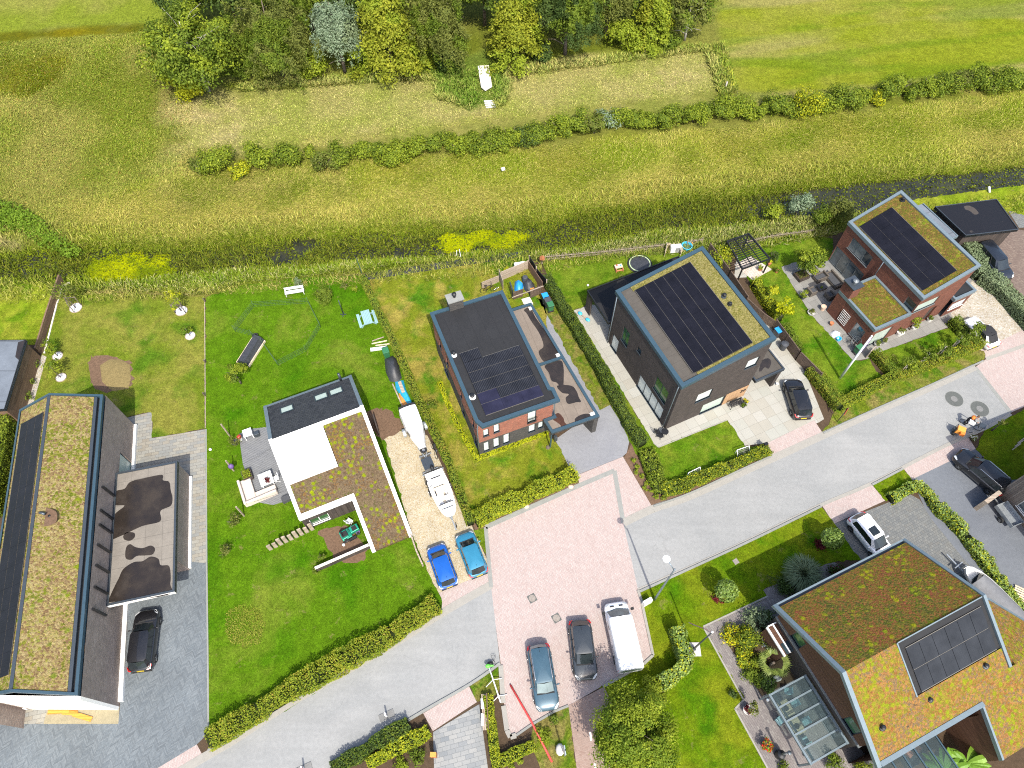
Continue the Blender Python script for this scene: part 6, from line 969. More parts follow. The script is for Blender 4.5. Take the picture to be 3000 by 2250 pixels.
# ================================================================ vehicles (x forward, y left, origin on the ground)
for n_,c in (('paint_black',(.012,.012,.014)),('paint_navy',(.014,.018,.026)),('paint_blue',(.008,.10,.42)),('paint_teal',(.03,.20,.32)),('paint_steel',(.045,.095,.13)),('paint_graphite',(.035,.042,.048)),('paint_white',(.80,.81,.82)),('paint_dark',(.02,.022,.024))): m_paint(n_,c)
m_glass('car_glass',(.012,.016,.018),.03,.7); m_glass('car_glass_light',(.10,.13,.13),.06); m_plain('tyre',(.014,.014,.014),.85,0,.1); m_plain('alloy',(.30,.31,.32),.3,.8,.1); m_plain('lamp_red',(.50,.012,.012),.2,0,.1,spec=.6); m_plain('lamp_clear',(.55,.57,.58),.15,0,.1,spec=.7); m_plain('plate_yellow',(.62,.46,.03),.5,0,.03); m_plain('soft_top',(.016,.016,.018),.85,0,.2); m_plain('chrome',(.55,.56,.57),.2,.9,.03); m_plain('van_mark',(.03,.03,.035),.6,0,.03)
def wheel(par,x,y,r,wd=.2):
    M=Matrix.Rotation(PI/2,3,'X'); w_=MB()
    def cyl(m,prof):
        n=18; v=[(x+q*math.cos(2*PI*k/n),y+z,r+q*math.sin(2*PI*k/n)) for q,z in prof for k in range(n)]; m.add(v,[(i*n+k,(i+1)*n+k,(i+1)*n+(k+1)%n,i*n+(k+1)%n) for i in range(len(prof)-1) for k in range(n)]+[tuple(range(n)),tuple(range((len(prof)-1)*n,len(prof)*n))[::-1]])
    cyl(w_,[(r*.6,-wd/2),(r*.96,-wd/2),(r,-wd*.35),(r,wd*.35),(r*.96,wd/2),(r*.6,wd/2)]); o=w_.build('wheel',MATS['tyre'],par,smooth=False); s=1 if y>0 else -1; m=MB()
    for k in range(5):
        a=2*PI*k/5; m.bar((x,y+s*wd*.47,r),(x+r*.6*math.cos(a),y+s*wd*.45,r+r*.6*math.sin(a)),.07,.04)
    cyl(m,[(r*.66,s*wd*.4),(r*.66,s*wd*.45)]) if False else None
    m.build('rim',MATS['alloy'],o); return o
def car(name,label,front,rear,L,W,H,paint,hood=.27,wsl=.16,rsl=.07,tail=.03,belt=.60,roof=None,rails=False,sunroof=False,glass='car_glass',tailcol='lamp_red',cat='car',zc=.75,tumble=.74,hd=None,rearwin=True,group=None):
    a,b=G(*front,zc),G(*rear,zc); c=(a+b)/2; rz=math.atan2(a.y-b.y,a.x-b.x); root=thing(name,label,cat,(c.x,c.y,.026),rz,group); hw=W/2; zb=H*belt; X=lambda f:(f-.5)*L
    S=[(0,.74,.34,.86*zb/zb),(.012,.86,.27,.93),(.05,.94,.22,1.0),(.14,.985,.20,1.0),(.3,1,.18,1.0),(.5,1,.18,1.0),(.66,1,.18,.985),(1-hood,1,.18,.97),(1-hood*.6,.99,.18,.92),(1-hood*.3,.965,.20,.86),(.955,.90,.22,.79),(.985,.80,.26,.70),(1,.66,.32,.58)]
    m=MB(); rings=[]
    for f,w_,zl_,zt_ in S:
        h=hw*w_; z0=zl_; zt=zb*zt_; cr=.05 if f>1-hood-.02 else .03; q=[(0,z0),(.8*h,z0),(.96*h,z0+.10),(h,z0+.4*(zt-z0)),(.985*h,z0+.74*(zt-z0)),(.93*h,zt-.03),(.84*h,zt),(.45*h,zt+cr*.8),(0,zt+cr)]; rings.append([(X(f),y,z) for y,z in q]+[(X(f),-y,z) for y,z in q[-2:0:-1]])
    n=len(rings[0]); m.smooth=True; m.add([p for r_ in rings for p in r_],[(i*n+k,(i+1)*n+k,(i+1)*n+(k+1)%n,i*n+(k+1)%n) for i in range(len(rings)-1) for k in range(n)]); m.smooth=False; m.add(rings[0],[tuple(range(n))]); m.add(rings[-1],[tuple(range(n))[::-1]]); body=m.build('body',MATS[paint],root)
    hg=MB(); xh=X(1-hood)+.06; hg.box(xh,xh+.10,-hw*.72,hw*.72,zb*.972+.03,zb*.972+.048); hg.build('wiper_cowl',MATS['rubber'],body)
    # greenhouse
    xf0,xr0=X(1-hood)+.05,X(tail); xf1,xr1=xf0-L*wsl,xr0+L*rsl; y0,y1=hw*.86,hw*tumble; z0,z1=zb-.01,H-.055
    def oc(xf,xr,y,dx,dy): return [(xf,y-dy),(xf-dx,y),(xr+dx,y),(xr,y-dy),(xr,-y+dy),(xr+dx,-y),(xf-dx,-y),(xf,-y+dy)]
    A0=[(x,y,z0) for x,y in oc(xf0,xr0,y0,.34,.16)]; A1=[(x,y,z1) for x,y in oc(xf1,xr1,y1,.16,.12)]; A2=[(x,y,H-.01) for x,y in oc(xf1-.14,xr1+.14,y1*.86,.14,.1)]; bul=lambda p,q,k:tuple((Vector(p)+Vector(q))/2+Vector((k,0,0)))
    for i in (0,2,4,6): MB().add([A0[i],A0[i+1],A1[i+1],A1[i]],[(0,1,2,3)]).build('pillar',MATS[paint],root)
    rm=MB(); rm.smooth=True; rm.add(A1+A2+[((xf1+xr1)/2,0,H+.015)],[(i,(i+1)%8,8+(i+1)%8,8+i) for i in range(8)]+[(8+i,8+(i+1)%8,16) for i in range(8)]); ro=rm.build('roof',MATS[roof or paint],root)
    wf=MB(); wf.smooth=True; m0,m1=bul(A0[7],A0[0],.10),bul(A1[7],A1[0],.07); wf.add([A0[7],m0,A0[0],A1[0],m1,A1[7]],[(0,1,4,5),(1,2,3,4)]); wf.build('windscreen',MATS[glass],root)
    wr=MB(); m0,m1=bul(A0[3],A0[4],-.07),bul(A1[3],A1[4],-.05); wr.add([A0[3],m0,A0[4],A1[4],m1,A1[3]],[(0,1,4,5),(1,2,3,4)]); wr.build('rear_window',MATS[glass if rearwin else (roof or paint)],root)
    for i in (1,5): MB().add([A0[i],A0[i+1],A1[i+1],A1[i]],[(0,1,2,3)]).build('side_window',MATS['car_glass'],root)
    bp=MB()
    for i in (1,5):
        for t_ in (.42,.74): p,q=Vector(A0[i]).lerp(Vector(A0[i+1]),t_),Vector(A1[i]).lerp(Vector(A1[i+1]),t_); bp.bar(p,q,.07,.03)
    bp.build('door_pillar',MATS['rubber'],root)
    if sunroof: MB().box(xf1-.95,xf1-.25,-y1*.55,y1*.55,H-.004,H+.02).build('sunroof',MATS['car_glass'],ro)
    if rails:
        for s in (1,-1): MB().tube([(xf1-.2,s*y1*.93,H-.03),(xf1-.3,s*y1*.93,H+.035),(xr1+.25,s*y1*.93,H+.035),(xr1+.12,s*y1*.93,H-.03)],.022,6).build('roof_rail',MATS['chrome'],root)
    MB().tube([(xr1+.3,0,H),(xr1+.16,0,H+.12)],.012,4).build('antenna',MATS['rubber'],ro)
    for s in (1,-1):
        h=MB(); h.add([(X(.925),s*hw*.90,zb*.80),(X(.985),s*hw*.70,zb*.70),(X(.995),s*hw*.50,zb*.60),(X(.975),s*hw*.52,zb*.76),(X(.94),s*hw*.66,zb*.835),(X(.90),s*hw*.90,zb*.85)],[(0,1,2,3,4,5)] if s>0 else [(5,4,3,2,1,0)]); k=MB()
        for i,p in enumerate(h.v): k.v.append((p[0]+.015,p[1]*1.015,p[2]+.03))
        k.f=h.f;k.m=[0];k.sm=[False]; k.build('headlight',MATS['lamp_clear'],root)
        tl=MB(); tl.add([(X(.0)-.012,s*hw*.74,zb*.86),(X(.012)-.02,s*hw*.87,zb*.86),(X(.06),s*hw*.965,zb*.93),(X(.085),s*hw*.95,zb*1.0+.02),(X(.045),s*hw*.86,zb*1.02+.02),(X(.0)-.02,s*hw*.60,zb*.90)],[(0,1,2,3,4,5)]); tl.build('tail_light',MATS[tailcol],root)
        mi=MB(); mi.ell((xf0-.42,s*(hw+.10),zb+.08),(.07,.12,.08),8,5); mi.bar((xf0-.42,s*hw*.86,zb),(xf0-.42,s*(hw+.04),zb+.04),.06,.04); mi.build('wing_mirror',MATS[paint],root)
        r_=.30 if L<3.9 else .335
        for f in (.185,.80): wheel(root,X(f),s*(hw-.09),r_)
    MB().box(X(0)-.03,X(0)-.008,-.26,.26,zb*.55,zb*.55+.11).build('number_plate',MATS['plate_yellow'],root); MB().box(X(0)-.04,X(.02),-hw*.8,hw*.8,.30,.42).build('bumper',MATS['rubber'],root)
    return root
car('car','shiny black family car beside the long brick house, red lamps towards the road',(431,1793),(410,1958),4.5,1.86,1.58,'paint_black',.26,.15,.08)
car('car','bright blue hatchback on the gravel drive, left of the teal one',(1275,1599),(1316,1715),3.6,1.66,1.48,'paint_blue',.22,.15,.06,tailcol='lamp_clear'); car('car','teal blue hatchback on the gravel drive beside the grass strip',(1358,1563),(1404,1681),3.75,1.68,1.48,'paint_teal',.24,.15,.07)
car('car','steel blue estate car with silver roof rails near the red pipe',(1605,2070),(1577,1899),4.6,1.82,1.50,'paint_steel',.27,.13,.06,.02,rails=True,glass='car_glass_light'); car('car','dark graphite car parked between the steel blue estate and the white van',(1718,1984),(1698,1824),4.3,1.80,1.45,'paint_graphite',.27,.14,.10)
car('car','black hatchback on the pale slab drive of house number 20',(2321,1111),(2356,1221),4.1,1.78,1.48,'paint_black',.26,.15,.07); car('convertible','white convertible with closed black fabric roof by the round hedge',(2842,932),(2914,1010),3.65,1.68,1.40,'paint_white',.33,.15,.16,.08,roof='soft_top',rearwin=False,cat='car')
car('car','black people carrier in front of the dark garage',(2952,815),(2871,719),4.75,1.88,1.74,'paint_navy',.22,.16,.04,.02); car('car','black estate car with silver roof rails in the shade at the right edge',(2824,1338),(2927,1425),4.65,1.86,1.62,'paint_black',.26,.15,.05,.02,rails=True); car('car','white hatchback with dark sunroof half hidden by the red sedum roof',(2586,1612),(2519,1528),4.0,1.78,1.54,'paint_white',.24,.16,.08,sunroof=True)
def van():
    a,b=G(1802,1760,1.0),G(1849,1968,1.0); c=(a+b)/2; rz=math.atan2(a.y-b.y,a.x-b.x); L,W,H=5.15,1.95,1.96; root=thing('van','white panel van at the right side of the pink parking under the tree shade','van',(c.x,c.y,.026),rz); hw=W/2; X=lambda f:(f-.5)*L
    S=[(0,.93,.35,.97,.90),(.01,.96,.25,1,.92),(.05,.985,.22,1,.93),(.3,1,.2,1,.94),(.6,1,.2,1,.94),(.70,1,.2,.99,.92),(.74,1,.2,.97,.88)]
    m=MB(); m.smooth=True; R_=[]
    for f,w_,z0,zt,rt in S:
        h=hw*w_; t_=H*zt; q=[(0,z0),(.85*h,z0),(.98*h,z0+.12),(h,z0+.5),(.995*h,1.05),(.96*h,t_-.30),(rt*h*.97,t_-.10),(rt*h*.86,t_-.02),(.4*h,t_+.012),(0,t_+.02)]; R_.append([(X(f),y,z) for y,z in q]+[(X(f),-y,z) for y,z in q[-2:0:-1]])
    n=len(R_[0]); m.add([p for r_ in R_ for p in r_],[(i*n+k,(i+1)*n+k,(i+1)*n+(k+1)%n,i*n+(k+1)%n) for i in range(len(R_)-1) for k in range(n)]); m.smooth=False; m.add(R_[0],[tuple(range(n))]); m.add(R_[-1],[tuple(range(n))[::-1]]); body=m.build('body',MATS['paint_white'],root)
    S2=[(.735,1.0,.2,1.06),(.80,1,.2,1.05),(.86,.985,.2,1.01),(.92,.955,.21,.95),(.965,.88,.24,.86),(.99,.78,.28,.74),(1,.66,.34,.62)]; m=MB(); m.smooth=True; R_=[]
    for f,w_,z0,zt in S2:
        h=hw*w_; q=[(0,z0),(.85*h,z0),(.98*h,z0+.1),(h,z0+.4*(zt-z0)),(.98*h,zt-.1),(.90*h,zt),(.5*h,zt+.05),(0,zt+.06)]; R_.append([(X(f),y,z) for y,z in q]+[(X(f),-y,z) for y,z in q[-2:0:-1]])
    n=len(R_[0]); m.add([p for r_ in R_ for p in r_],[(i*n+k,(i+1)*n+k,(i+1)*n+(k+1)%n,i*n+(k+1)%n) for i in range(len(R_)-1) for k in range(n)]); m.smooth=False; m.add(R_[-1],[tuple(range(n))[::-1]]); m.build('bonnet',MATS['paint_white'],root)
    xb,xt=X(.885),X(.735)+.01; zb,zt=1.07,1.84; g=MB(); g.smooth=True; g.add([(xb-.12,.86,zb),(xb+.06,0,zb),(xb-.12,-.86,zb),(xt-.02,-.72,zt),(xt+.08,0,zt+.03),(xt-.02,.72,zt)],[(0,5,4,1),(1,4,3,2)]); g.build('windscreen',MATS['car_glass_light'],root)
    for s in (1,-1):
        MB().add([(xb-.12,s*.86,zb),(X(.735),s*.955,zb),(X(.735),s*.86,zt-.06),(xt-.02,s*.72,zt)],[(0,1,2,3)]).build('pillar',MATS['paint_white'],root); MB().add([(X(.73),s*.967,1.1),(X(.60),s*.985,1.08),(X(.60),s*.925,1.62),(X(.71),s*.905,1.64)],[(0,1,2,3)]).build('side_window',MATS['car_glass'],root)
        MB().box(X(.835),X(.865),s*1.02-.01,s*1.24,1.02,1.3).build('wing_mirror',MATS['rubber'],root)
        for f in (.2,.815): wheel(root,X(f),s*(hw-.1),.335,.22)
        MB().add([(X(0)-.01,s*hw*.93,.7),(X(.03),s*hw*.985,.72),(X(.03),s*hw*.97,1.25),(X(0)-.01,s*hw*.91,1.25)],[(0,1,2,3)]).build('tail_light',MATS['lamp_red'],root); k=MB(); k.add([(X(.955),s*hw*.88,.90),(X(.985),s*hw*.72,.80),(X(.97),s*hw*.55,.90),(X(.935),s*hw*.78,1.0)],[(0,1,2,3)]); k.build('headlight',MATS['lamp_clear'],root); MB().box(X(.92),X(.94),s*.35-.16,s*.35+.16,1.0,1.03).build('bonnet_vent',MATS['rubber'],root)
    rb=MB()
    for f in (.12,.3,.48,.64): rb.box(X(f)-.02,X(f)+.02,-.72,.72,H-.01,H+.026)
    rb.build('roof_rib',MATS['paint_white'],body); MB().box(X(.0)-.03,X(.0)-.005,-.75,.75,1.1,1.65).build('rear_window',MATS['car_glass_light'],root)
    mk=MB(); x=X(.20)
    for i,(w_,h_,z_) in enumerate(((.16,.16,.98),(.05,.10,1.0),(.14,.10,.98),(.04,.16,.98),(.13,.10,.98),(.05,.18,.96),(.12,.10,.98))): mk.box(x,x+w_,hw-.004,hw+.012,z_,z_+h_); x+=w_+.05
    mk.build('side_lettering',MATS['van_mark'],body)
van()
# ---- boats and trailers
m_plain('gelcoat',(.80,.80,.78),.3,0,.04,coat=.5); m_plain('boat_floor',(.62,.54,.42),.7,0,.12); m_plain('cover_grey',(.16,.165,.175),.8,0,.12); m_plain('galvanised',(.36,.39,.41),.45,.6,.15); m_plain('tarp_white',(.82,.82,.83),.55,0,.04)
def hull(m,L,W,z0,zd,sta=((0,.86),(.25,1),(.5,1),(.7,.93),(.85,.74),(.95,.45),(1,.12)),inner=False):
    R_=[]
    for f,w_ in sta:
        h=W/2*w_; x=(f-.5)*L; sh=zd+.12*f*f; R_.append([(x,-h,sh),(x,-h*.92,z0+.35*(sh-z0)+.15*f),(x,0,z0+.25*f*f),(x,h*.92,z0+.35*(sh-z0)+.15*f),(x,h,sh)])
    m.smooth=True; m.add([p for r in R_ for p in r],[(i*5+k,(i+1)*5+k,(i+1)*5+k+1,i*5+k+1) for i in range(len(R_)-1) for k in range(4)]); m.smooth=False; m.add(R_[0],[(0,1,2,3,4)]); return R_
def boat():
    a,b=G(1318,1503,.9),G(1272,1388,.9); c=(a+b)/2; rz=math.atan2(a.y-b.y,a.x-b.x); L,W=4.3,1.75; root=thing('motor_boat','small white open motor boat on a trailer on the gravel drive','boat',(c.x,c.y,.026),rz); m=MB(); sta=((0,.88),(.25,1),(.5,.99),(.7,.90),(.86,.76),(.96,.58),(1,.44)); hull(m,L,W,.35,.92,sta); m.build('hull',MATS['gelcoat'],root)
    O=[((f-.5)*L,W/2*w_) for f,w_ in sta]; out=[(x,-y) for x,y in O]+[(x,y) for x,y in O[::-1]]; zz=lambda x,y:.92+.12*((x/L)+.5)**2
    ck=[(-.75,-.55),(1.0,-.55),(1.0,.55),(-.75,.55)]; d=MB()
    for q in ([*out[:1],*[p for p in out if False]],): pass
    def dk(poly,e=.012): d.prism(poly,lambda x,y:zz(x,y)-.03,lambda x,y:zz(x,y)+e)
    yw=lambda x:float(np.interp(x,[p[0] for p in O],[p[1] for p in O]))
    dk([(-L/2,-yw(-L/2)),(-.75,-yw(-.75)),(-.75,yw(-.75)),(-L/2,yw(-L/2))])
    for s in (1,-1): dk([(-.75,s*yw(-.75)),(0,s*yw(0)),(1.0,s*yw(1.0)),(1.0,s*.52),(-.75,s*.55)])
    dk([(1.0,-yw(1.0)),(1.55,-yw(1.55)),(1.95,-yw(1.95)),(L/2,-yw(L/2)),(L/2,yw(L/2)),(1.95,yw(1.95)),(1.55,yw(1.55)),(1.0,yw(1.0))]); d.build('deck',MATS['gelcoat'],root); MB().box(-.75,1.0,-.56,.56,.45,.5).build('cockpit_floor',MATS['boat_floor'],root)
    MB().box(-.72,-.25,-.5,.5,.5,.78).build('seat',MATS['boat_floor'],root); MB().box(.3,.75,.12,.5,.5,.85).build('console',MATS['gelcoat'],root); st=MB(); n=14
    st.tube([(.22+.0*math.cos(0),.31+.19*math.cos(2*PI*k/n),.92+.1*math.sin(2*PI*k/n)) for k in range(n+1)],.02,5); st.build('steering_wheel',MATS['rubber'],root)
    MB().box(-.45,.1,-.53,-.43,.78,.82).build('side_cushion',MATS['rubber'],root); MB().tube([(1.05,-.62,1.02),(1.1,-.2,1.2),(1.1,.2,1.2),(1.05,.62,1.02)],.035,6).build('windscreen_frame',MATS['rubber'],root); MB().tube([(1.45,-.5,1.05),(1.5,0,1.12),(1.45,.5,1.05)],.03,6).build('bow_rail',MATS['rubber'],root)
    mt=MB(); mt.ell((-L/2-.28,0,1.08),(.26,.17,.26)); mt.box(-L/2-.36,-L/2-.18,-.09,.09,.35,1.0); mt.build('outboard_motor',MATS['black_metal'],root); MB().box(-1.6,-1.5,-.4,.4,.93,.96).build('stern_cleat',MATS['rubber'],root)
    t_=thing('boat_trailer','galvanised trailer carrying the white motor boat','trailer',(c.x,c.y,.026),rz); f=MB(); f.bar((-2.2,-.35,.45),(1.6,-.28,.42),.08); f.bar((-2.2,.35,.45),(1.6,.28,.42),.08); f.bar((1.6,-.28,.42),(2.4,0,.42),.08); f.bar((1.6,.28,.42),(2.4,0,.42),.08); f.bar((2.4,0,.42),(3.35,0,.45),.09); f.bar((-.6,-.9,.33),(-.6,.9,.33),.08); f.bar((-2.3,-.95,.5),(-2.3,.95,.5),.1,.06); f.bar((2.3,0,.45),(2.3,0,1.1),.08); f.build('frame',MATS['galvanised'],t_); wheel(t_,-.6,.9,.28,.16); wheel(t_,-.6,-.9,.28,.16); MB().tube([(3.0,.14,0.05),(3.0,.14,.6)],.05,6).build('jockey_wheel',MATS['rubber'],t_)
boat()
def covered_boat():
    a,b=G(2856,1692,1.0),G(2975,1812,1.0); c=(a+b)/2; rz=math.atan2(a.y-b.y,a.x-b.x); L,W=5.6,1.9; root=thing('covered_boat','white boat under a dark grey cover behind the large house','boat',(c.x,c.y,.026),rz); m=MB(); hull(m,L,W,.45,1.1); m.build('hull',MATS['gelcoat'],root); v=MB(); sta=((0,.9),(.25,1.03),(.5,1.03),(.7,.95),(.80,.82)); R_=[]
    for f,w_ in sta: h=W/2*w_; x=(f-.5)*L; R_.append([(x,-h,1.05),(x,-h*.8,1.28),(x,-h*.2,1.55+.1*math.sin(f*9)),(x,h*.2,1.55+.1*math.sin(f*9)),(x,h*.8,1.28),(x,h,1.05)])
    v.smooth=True; v.add([p for r in R_ for p in r],[(i*6+k,i*6+k+1,(i+1)*6+k+1,(i+1)*6+k) for i in range(4) for k in range(5)]); v.add(R_[0],[(5,4,3,2,1,0)]); v.build('cover',MATS['cover_grey'],root); MB().add([(R_[4][0]),(R_[4][2]),(R_[4][3]),(R_[4][5]),(1.95,.45,1.2),(1.95,-.45,1.2)],[(0,5,4,3,2,1)]).build('windscreen',MATS['car_glass'],root)
    f=MB(); f.bar((-2.6,-.5,.35),(2.6,-.1,.4),.09); f.bar((-2.6,.5,.35),(2.6,.1,.4),.09); f.bar((2.6,0,.4),(4.3,0,.45),.1); f.bar((2.9,0,.45),(2.9,0,1.25),.1); f.bar((3.2,-.45,.6),(3.2,.45,.6),.08); t_=thing('boat_trailer','dark trailer under the covered boat behind the large house','trailer',(c.x,c.y,.026),rz); f.build('frame',MATS['galvanised'],t_); wheel(t_,-.8,.95,.3,.18); wheel(t_,-.8,-.95,.3,.18)
covered_boat()
def horse_trailer():
    a,b=G(1236,1305,1.2),G(1196,1206,1.2); c=(a+b)/2; rz=math.atan2(a.y-b.y,a.x-b.x); L=4.0; root=thing('covered_trailer','tall white covered trailer with tapered nose and spare wheel on the gravel drive','trailer',(c.x,c.y,.026),rz); X=lambda f:(f-.5)*L; m=MB(); m.smooth=False; R_=[]
    for f,w_,zt,rt in ((.03,1.66,2.05,.90),(.1,1.7,2.12,.90),(.5,1.66,2.10,.88),(.72,1.25,1.98,.80),(.92,.72,1.65,.7),(1,.55,1.35,.7)): h=w_/2; R_.append([(X(f),-h*.9,.55),(X(f),-h,1.0),(X(f),-h*rt,zt-.12),(X(f),-h*.4*rt,zt),(X(f),h*.4*rt,zt),(X(f),h*rt,zt-.12),(X(f),h,1.0),(X(f),h*.9,.55)])
    m.add([p for r in R_ for p in r],[(i*8+k,i*8+k+1,(i+1)*8+k+1,(i+1)*8+k) for i in range(5) for k in range(7)]); m.add(R_[0],[tuple(range(7,-1,-1))]); m.add(R_[-1],[tuple(range(8))]); m.build('body',MATS['tarp_white'],root); k=MB(); k.add([(x-.02-(.22 if z>1.5 else 0),y*1.01,z) for x,y,z in R_[0]]+[(x,y*1.012,z+.012) for x,y,z in R_[0]],[(i,i+1,9+i,8+i) for i in range(7)]+[tuple(range(7,-1,-1))]); k.build('rear_flap',MATS['soft_top'],root)
    for s in (1,-1):
        wheel(root,-.35,s*.98,.30,.18); g=MB()
        for i in range(6): a0,a1=PI*i/6,PI*(i+1)/6; g.add([(-.35+.42*math.cos(t_),s*y,.32+.42*math.sin(t_)) for t_ in (a0,a1) for y in (.86,1.12)],[(0,1,3,2)])
        g.build('mudguard',MATS['galvanised'],root); MB().add([(X(.55),s*.845,1.25),(X(.68),s*.70,1.2),(X(.68),s*.66,1.6),(X(.55),s*.80,1.65)],[(0,1,2,3)]).build('side_window',MATS['car_glass'],root)
    f=MB(); f.bar((X(.9),-.35,.45),(X(1)+.9,0,.45),.09); f.bar((X(.9),.35,.45),(X(1)+.9,0,.45),.09); f.bar((X(1)+.5,-.55,.5),(X(1)+.5,.55,.5),.08); f.bar((X(1)+.9,0,.45),(X(1)+1.5,0,.45),.1); f.build('drawbar',MATS['galvanised'],root); n=14; t_=MB(); t_.tube([(X(1)+.2+.24*math.cos(2*PI*k/n),.24*math.sin(2*PI*k/n),.95+.05*math.cos(2*PI*k/n)) for k in range(n+1)],.085,8); t_.build('spare_wheel',MATS['tyre'],root); MB().lathe([(.16,0),(.14,.04),(.03,.05)],(X(1)+.2,0,.93),10).build('rim',MATS['alloy'],root)
horse_trailer()
def box_trailer(label,a,b,L,W,zc=.6,lid=None):
    a,b=G(*a,zc),G(*b,zc); c=(a+b)/2; rz=math.atan2(a.y-b.y,a.x-b.x); root=thing('box_trailer',label,'trailer',(c.x,c.y,.026),rz); m=MB(); m.ring([(-L/2,-W/2),(L/2,-W/2),(L/2,W/2),(-L/2,W/2)],.04,.45,.85); m.box(-L/2+.04,L/2-.04,-W/2+.04,W/2-.04,.42,.47); m.build('body',MATS['galvanised'],root)
    for s in (1,-1): wheel(root,-.1,s*(W/2+.13),.27,.15)
    MB().bar((L/2,0,.42),(L/2+.95,0,.42),.08).build('drawbar',MATS['galvanised'],root)
    if lid: MB().box(-L/2,L/2,-W/2,W/2,.86,.90).build('lid',MATS[lid],root)
box_trailer('small galvanised trailer parked against the timber house wall',(2932,1478),(2978,1538),2.0,1.15); 
def hitch_box():
    c=G(1254,1362,.5); m=thing('tool_box','dark grey box with flat lid between the white trailer and the boat','box',(c.x,c.y,.026),R(-66)); MB().box(-.5,.5,-.42,.42,.35,.8).build('box',MATS['cover_grey'],m); MB().box(-.53,.53,-.45,.45,.805,.86).build('lid',MATS['steel_grey'],m); f=MB(); f.bar((-.5,0,.3),(.9,0,.3),.08); [f.bar((-.3,s*.4,0),(-.3,s*.4,.35),.06) for s in (1,-1)]; f.bar((.5,-.7,.33),(.5,.7,.33),.07); f.build('frame',MATS['galvanised'],m)
hitch_box()
def bicycle(label,px,rz,lean=0,col='black_metal'):
    b=G(*px); t_=thing('bicycle',label,'bicycle',(b.x,b.y,.026),rz); n=16
    for x in (-.53,.53): MB().tube([(x+.33*math.cos(2*PI*k/n),lean*(.34+.33*math.sin(2*PI*k/n)),.34+.33*math.sin(2*PI*k/n)) for k in range(n+1)],.022,5).build('wheel',MATS['tyre'],t_)
    f=MB(); y=lambda z:lean*z; P=lambda x,z:(x,y(z),z)
    for a,c in (((-.53,.34),(-.1,.32)),((-.1,.32),(-.22,.85)),((-.22,.8),(.36,.82)),((-.1,.32),(.38,.72)),((.53,.34),(.36,.95)),((-.53,.34),(-.2,.75))): f.tube([P(*a),P(*c)],.025,5)
    f.build('frame',MATS[col],t_); MB().tube([(.3,y(1.0)-.3,1.0),(.38,y(1.0),1.0),(.3,y(1.0)+.3,1.0)],.022,5).build('handlebar',MATS['black_metal'],t_); MB().ell((-.24,y(.92),.92),(.14,.09,.05)).build('saddle',MATS['rubber'],t_)
bicycle('dark bicycle standing beside the white motor boat',(1252,1432),R(-68),.15); bicycle('bicycle lying along the thin hedge beside the white trailer',(1270,1326),R(-68),.3,'steel_grey')
def mower():
    a,b=G(1046,1545,.6),G(998,1572,.6); c=(a+b)/2; rz=math.atan2(a.y-b.y,a.x-b.x); r=thing('ride_on_mower','green ride on lawn mower on the bare soil beside the white house','lawn mower',(c.x,c.y,.02),rz); MB().box(.1,.85,-.28,.28,.4,.8).build('bonnet',MATS['mower_green'],r,bevel=.05); MB().box(-.75,.1,-.42,.42,.35,.48).build('footplate',MATS['mower_green'],r,bevel=.03); MB().box(-.75,-.15,-.38,.38,.48,.62).build('rear_fender',MATS['mower_green'],r,bevel=.05); m=MB(); m.box(-.6,-.15,-.24,.24,.63,.73); m.box(-.66,-.55,-.24,.24,.7,1.0); m.build('seat',MATS['rubber'],r,bevel=.04); n=12; MB().tube([(.02+.05*math.cos(2*PI*k/n),.17*math.sin(2*PI*k/n),.92+.12*math.cos(2*PI*k/n)) for k in range(n+1)],.02,5).build('steering_wheel',MATS['rubber'],r); MB().box(-.3,.35,-.62,-.44,.1,.3).build('cutter_deck',MATS['rubber'],r)
    for x,y,q in ((.6,.36,.18),(.6,-.36,.18),(-.48,.44,.26),(-.48,-.44,.26)): wheel(r,x,y,q,.16)
    MB().box(.3,.7,-.2,.2,.805,.815).build('grille',MATS['rubber'],r)
m_paint('mower_green',(.012,.26,.16)); mower()
# ================================================================ garden objects and street furniture
m_plain('wicker',(.10,.085,.07),.85,0,.25,8,.4,fine=60); m_plain('beige_cloth',(.52,.45,.39),.9,0,.06,2,.3,fine=40); m_plain('grey_cushion',(.055,.058,.065),.9,0,.12); m_plain('terracotta',(.42,.16,.07),.85,0,.12); m_plain('pot_pale',(.55,.40,.30),.85,0,.08); m_plain('pot_white',(.72,.70,.66),.6,0,.08); m_plain('bin_green',(.03,.14,.06),.5,0,.06); m_plain('bin_dark',(.05,.055,.065),.55,0,.08); m_plain('lid_blue',(.02,.26,.62),.45,0,.06); m_plain('tarp_black',(.035,.037,.042),.5,0,.25,4,.5); m_plain('tarp_blue',(.02,.30,.48),.5,0,.15,5,.4); m_plain('toy_blue',(.05,.42,.65),.4,0,.05); m_plain('plastic_white',(.74,.75,.75),.45,0,.05); m_plain('orange',(.62,.24,.04),.6,0,.12); m_plain('pipe_red',(.58,.05,.045),.5,0,.12); m_plain('signal_red',(.55,.04,.03),.4,0,.05); m_plain('lime_green',(.12,.55,.06),.5,0,.08); m_plain('concrete',(.42,.41,.39),.9,0,.12,3,.3); m_plain('stone_white',(.62,.58,.52),.85,0,.12); m_plain('rust',(.36,.13,.05),.75,.1,.2); m_plain('table_blue',(.22,.36,.38),.65,0,.08); m_plain('navy',(.03,.04,.12),.6,0,.1); m_plain('net_green',(.05,.10,.05),.8,0,.1); m_plain('sign_grey',(.34,.40,.44),.4,.3,.05); m_plain('patch',A(122,126,122),.75,0,.12,4,.3); m_plain('cover_metal',(.26,.23,.20),.7,.3,.15,6,.4); m_plain('purple',(.12,.07,.22),.8,0,.2)
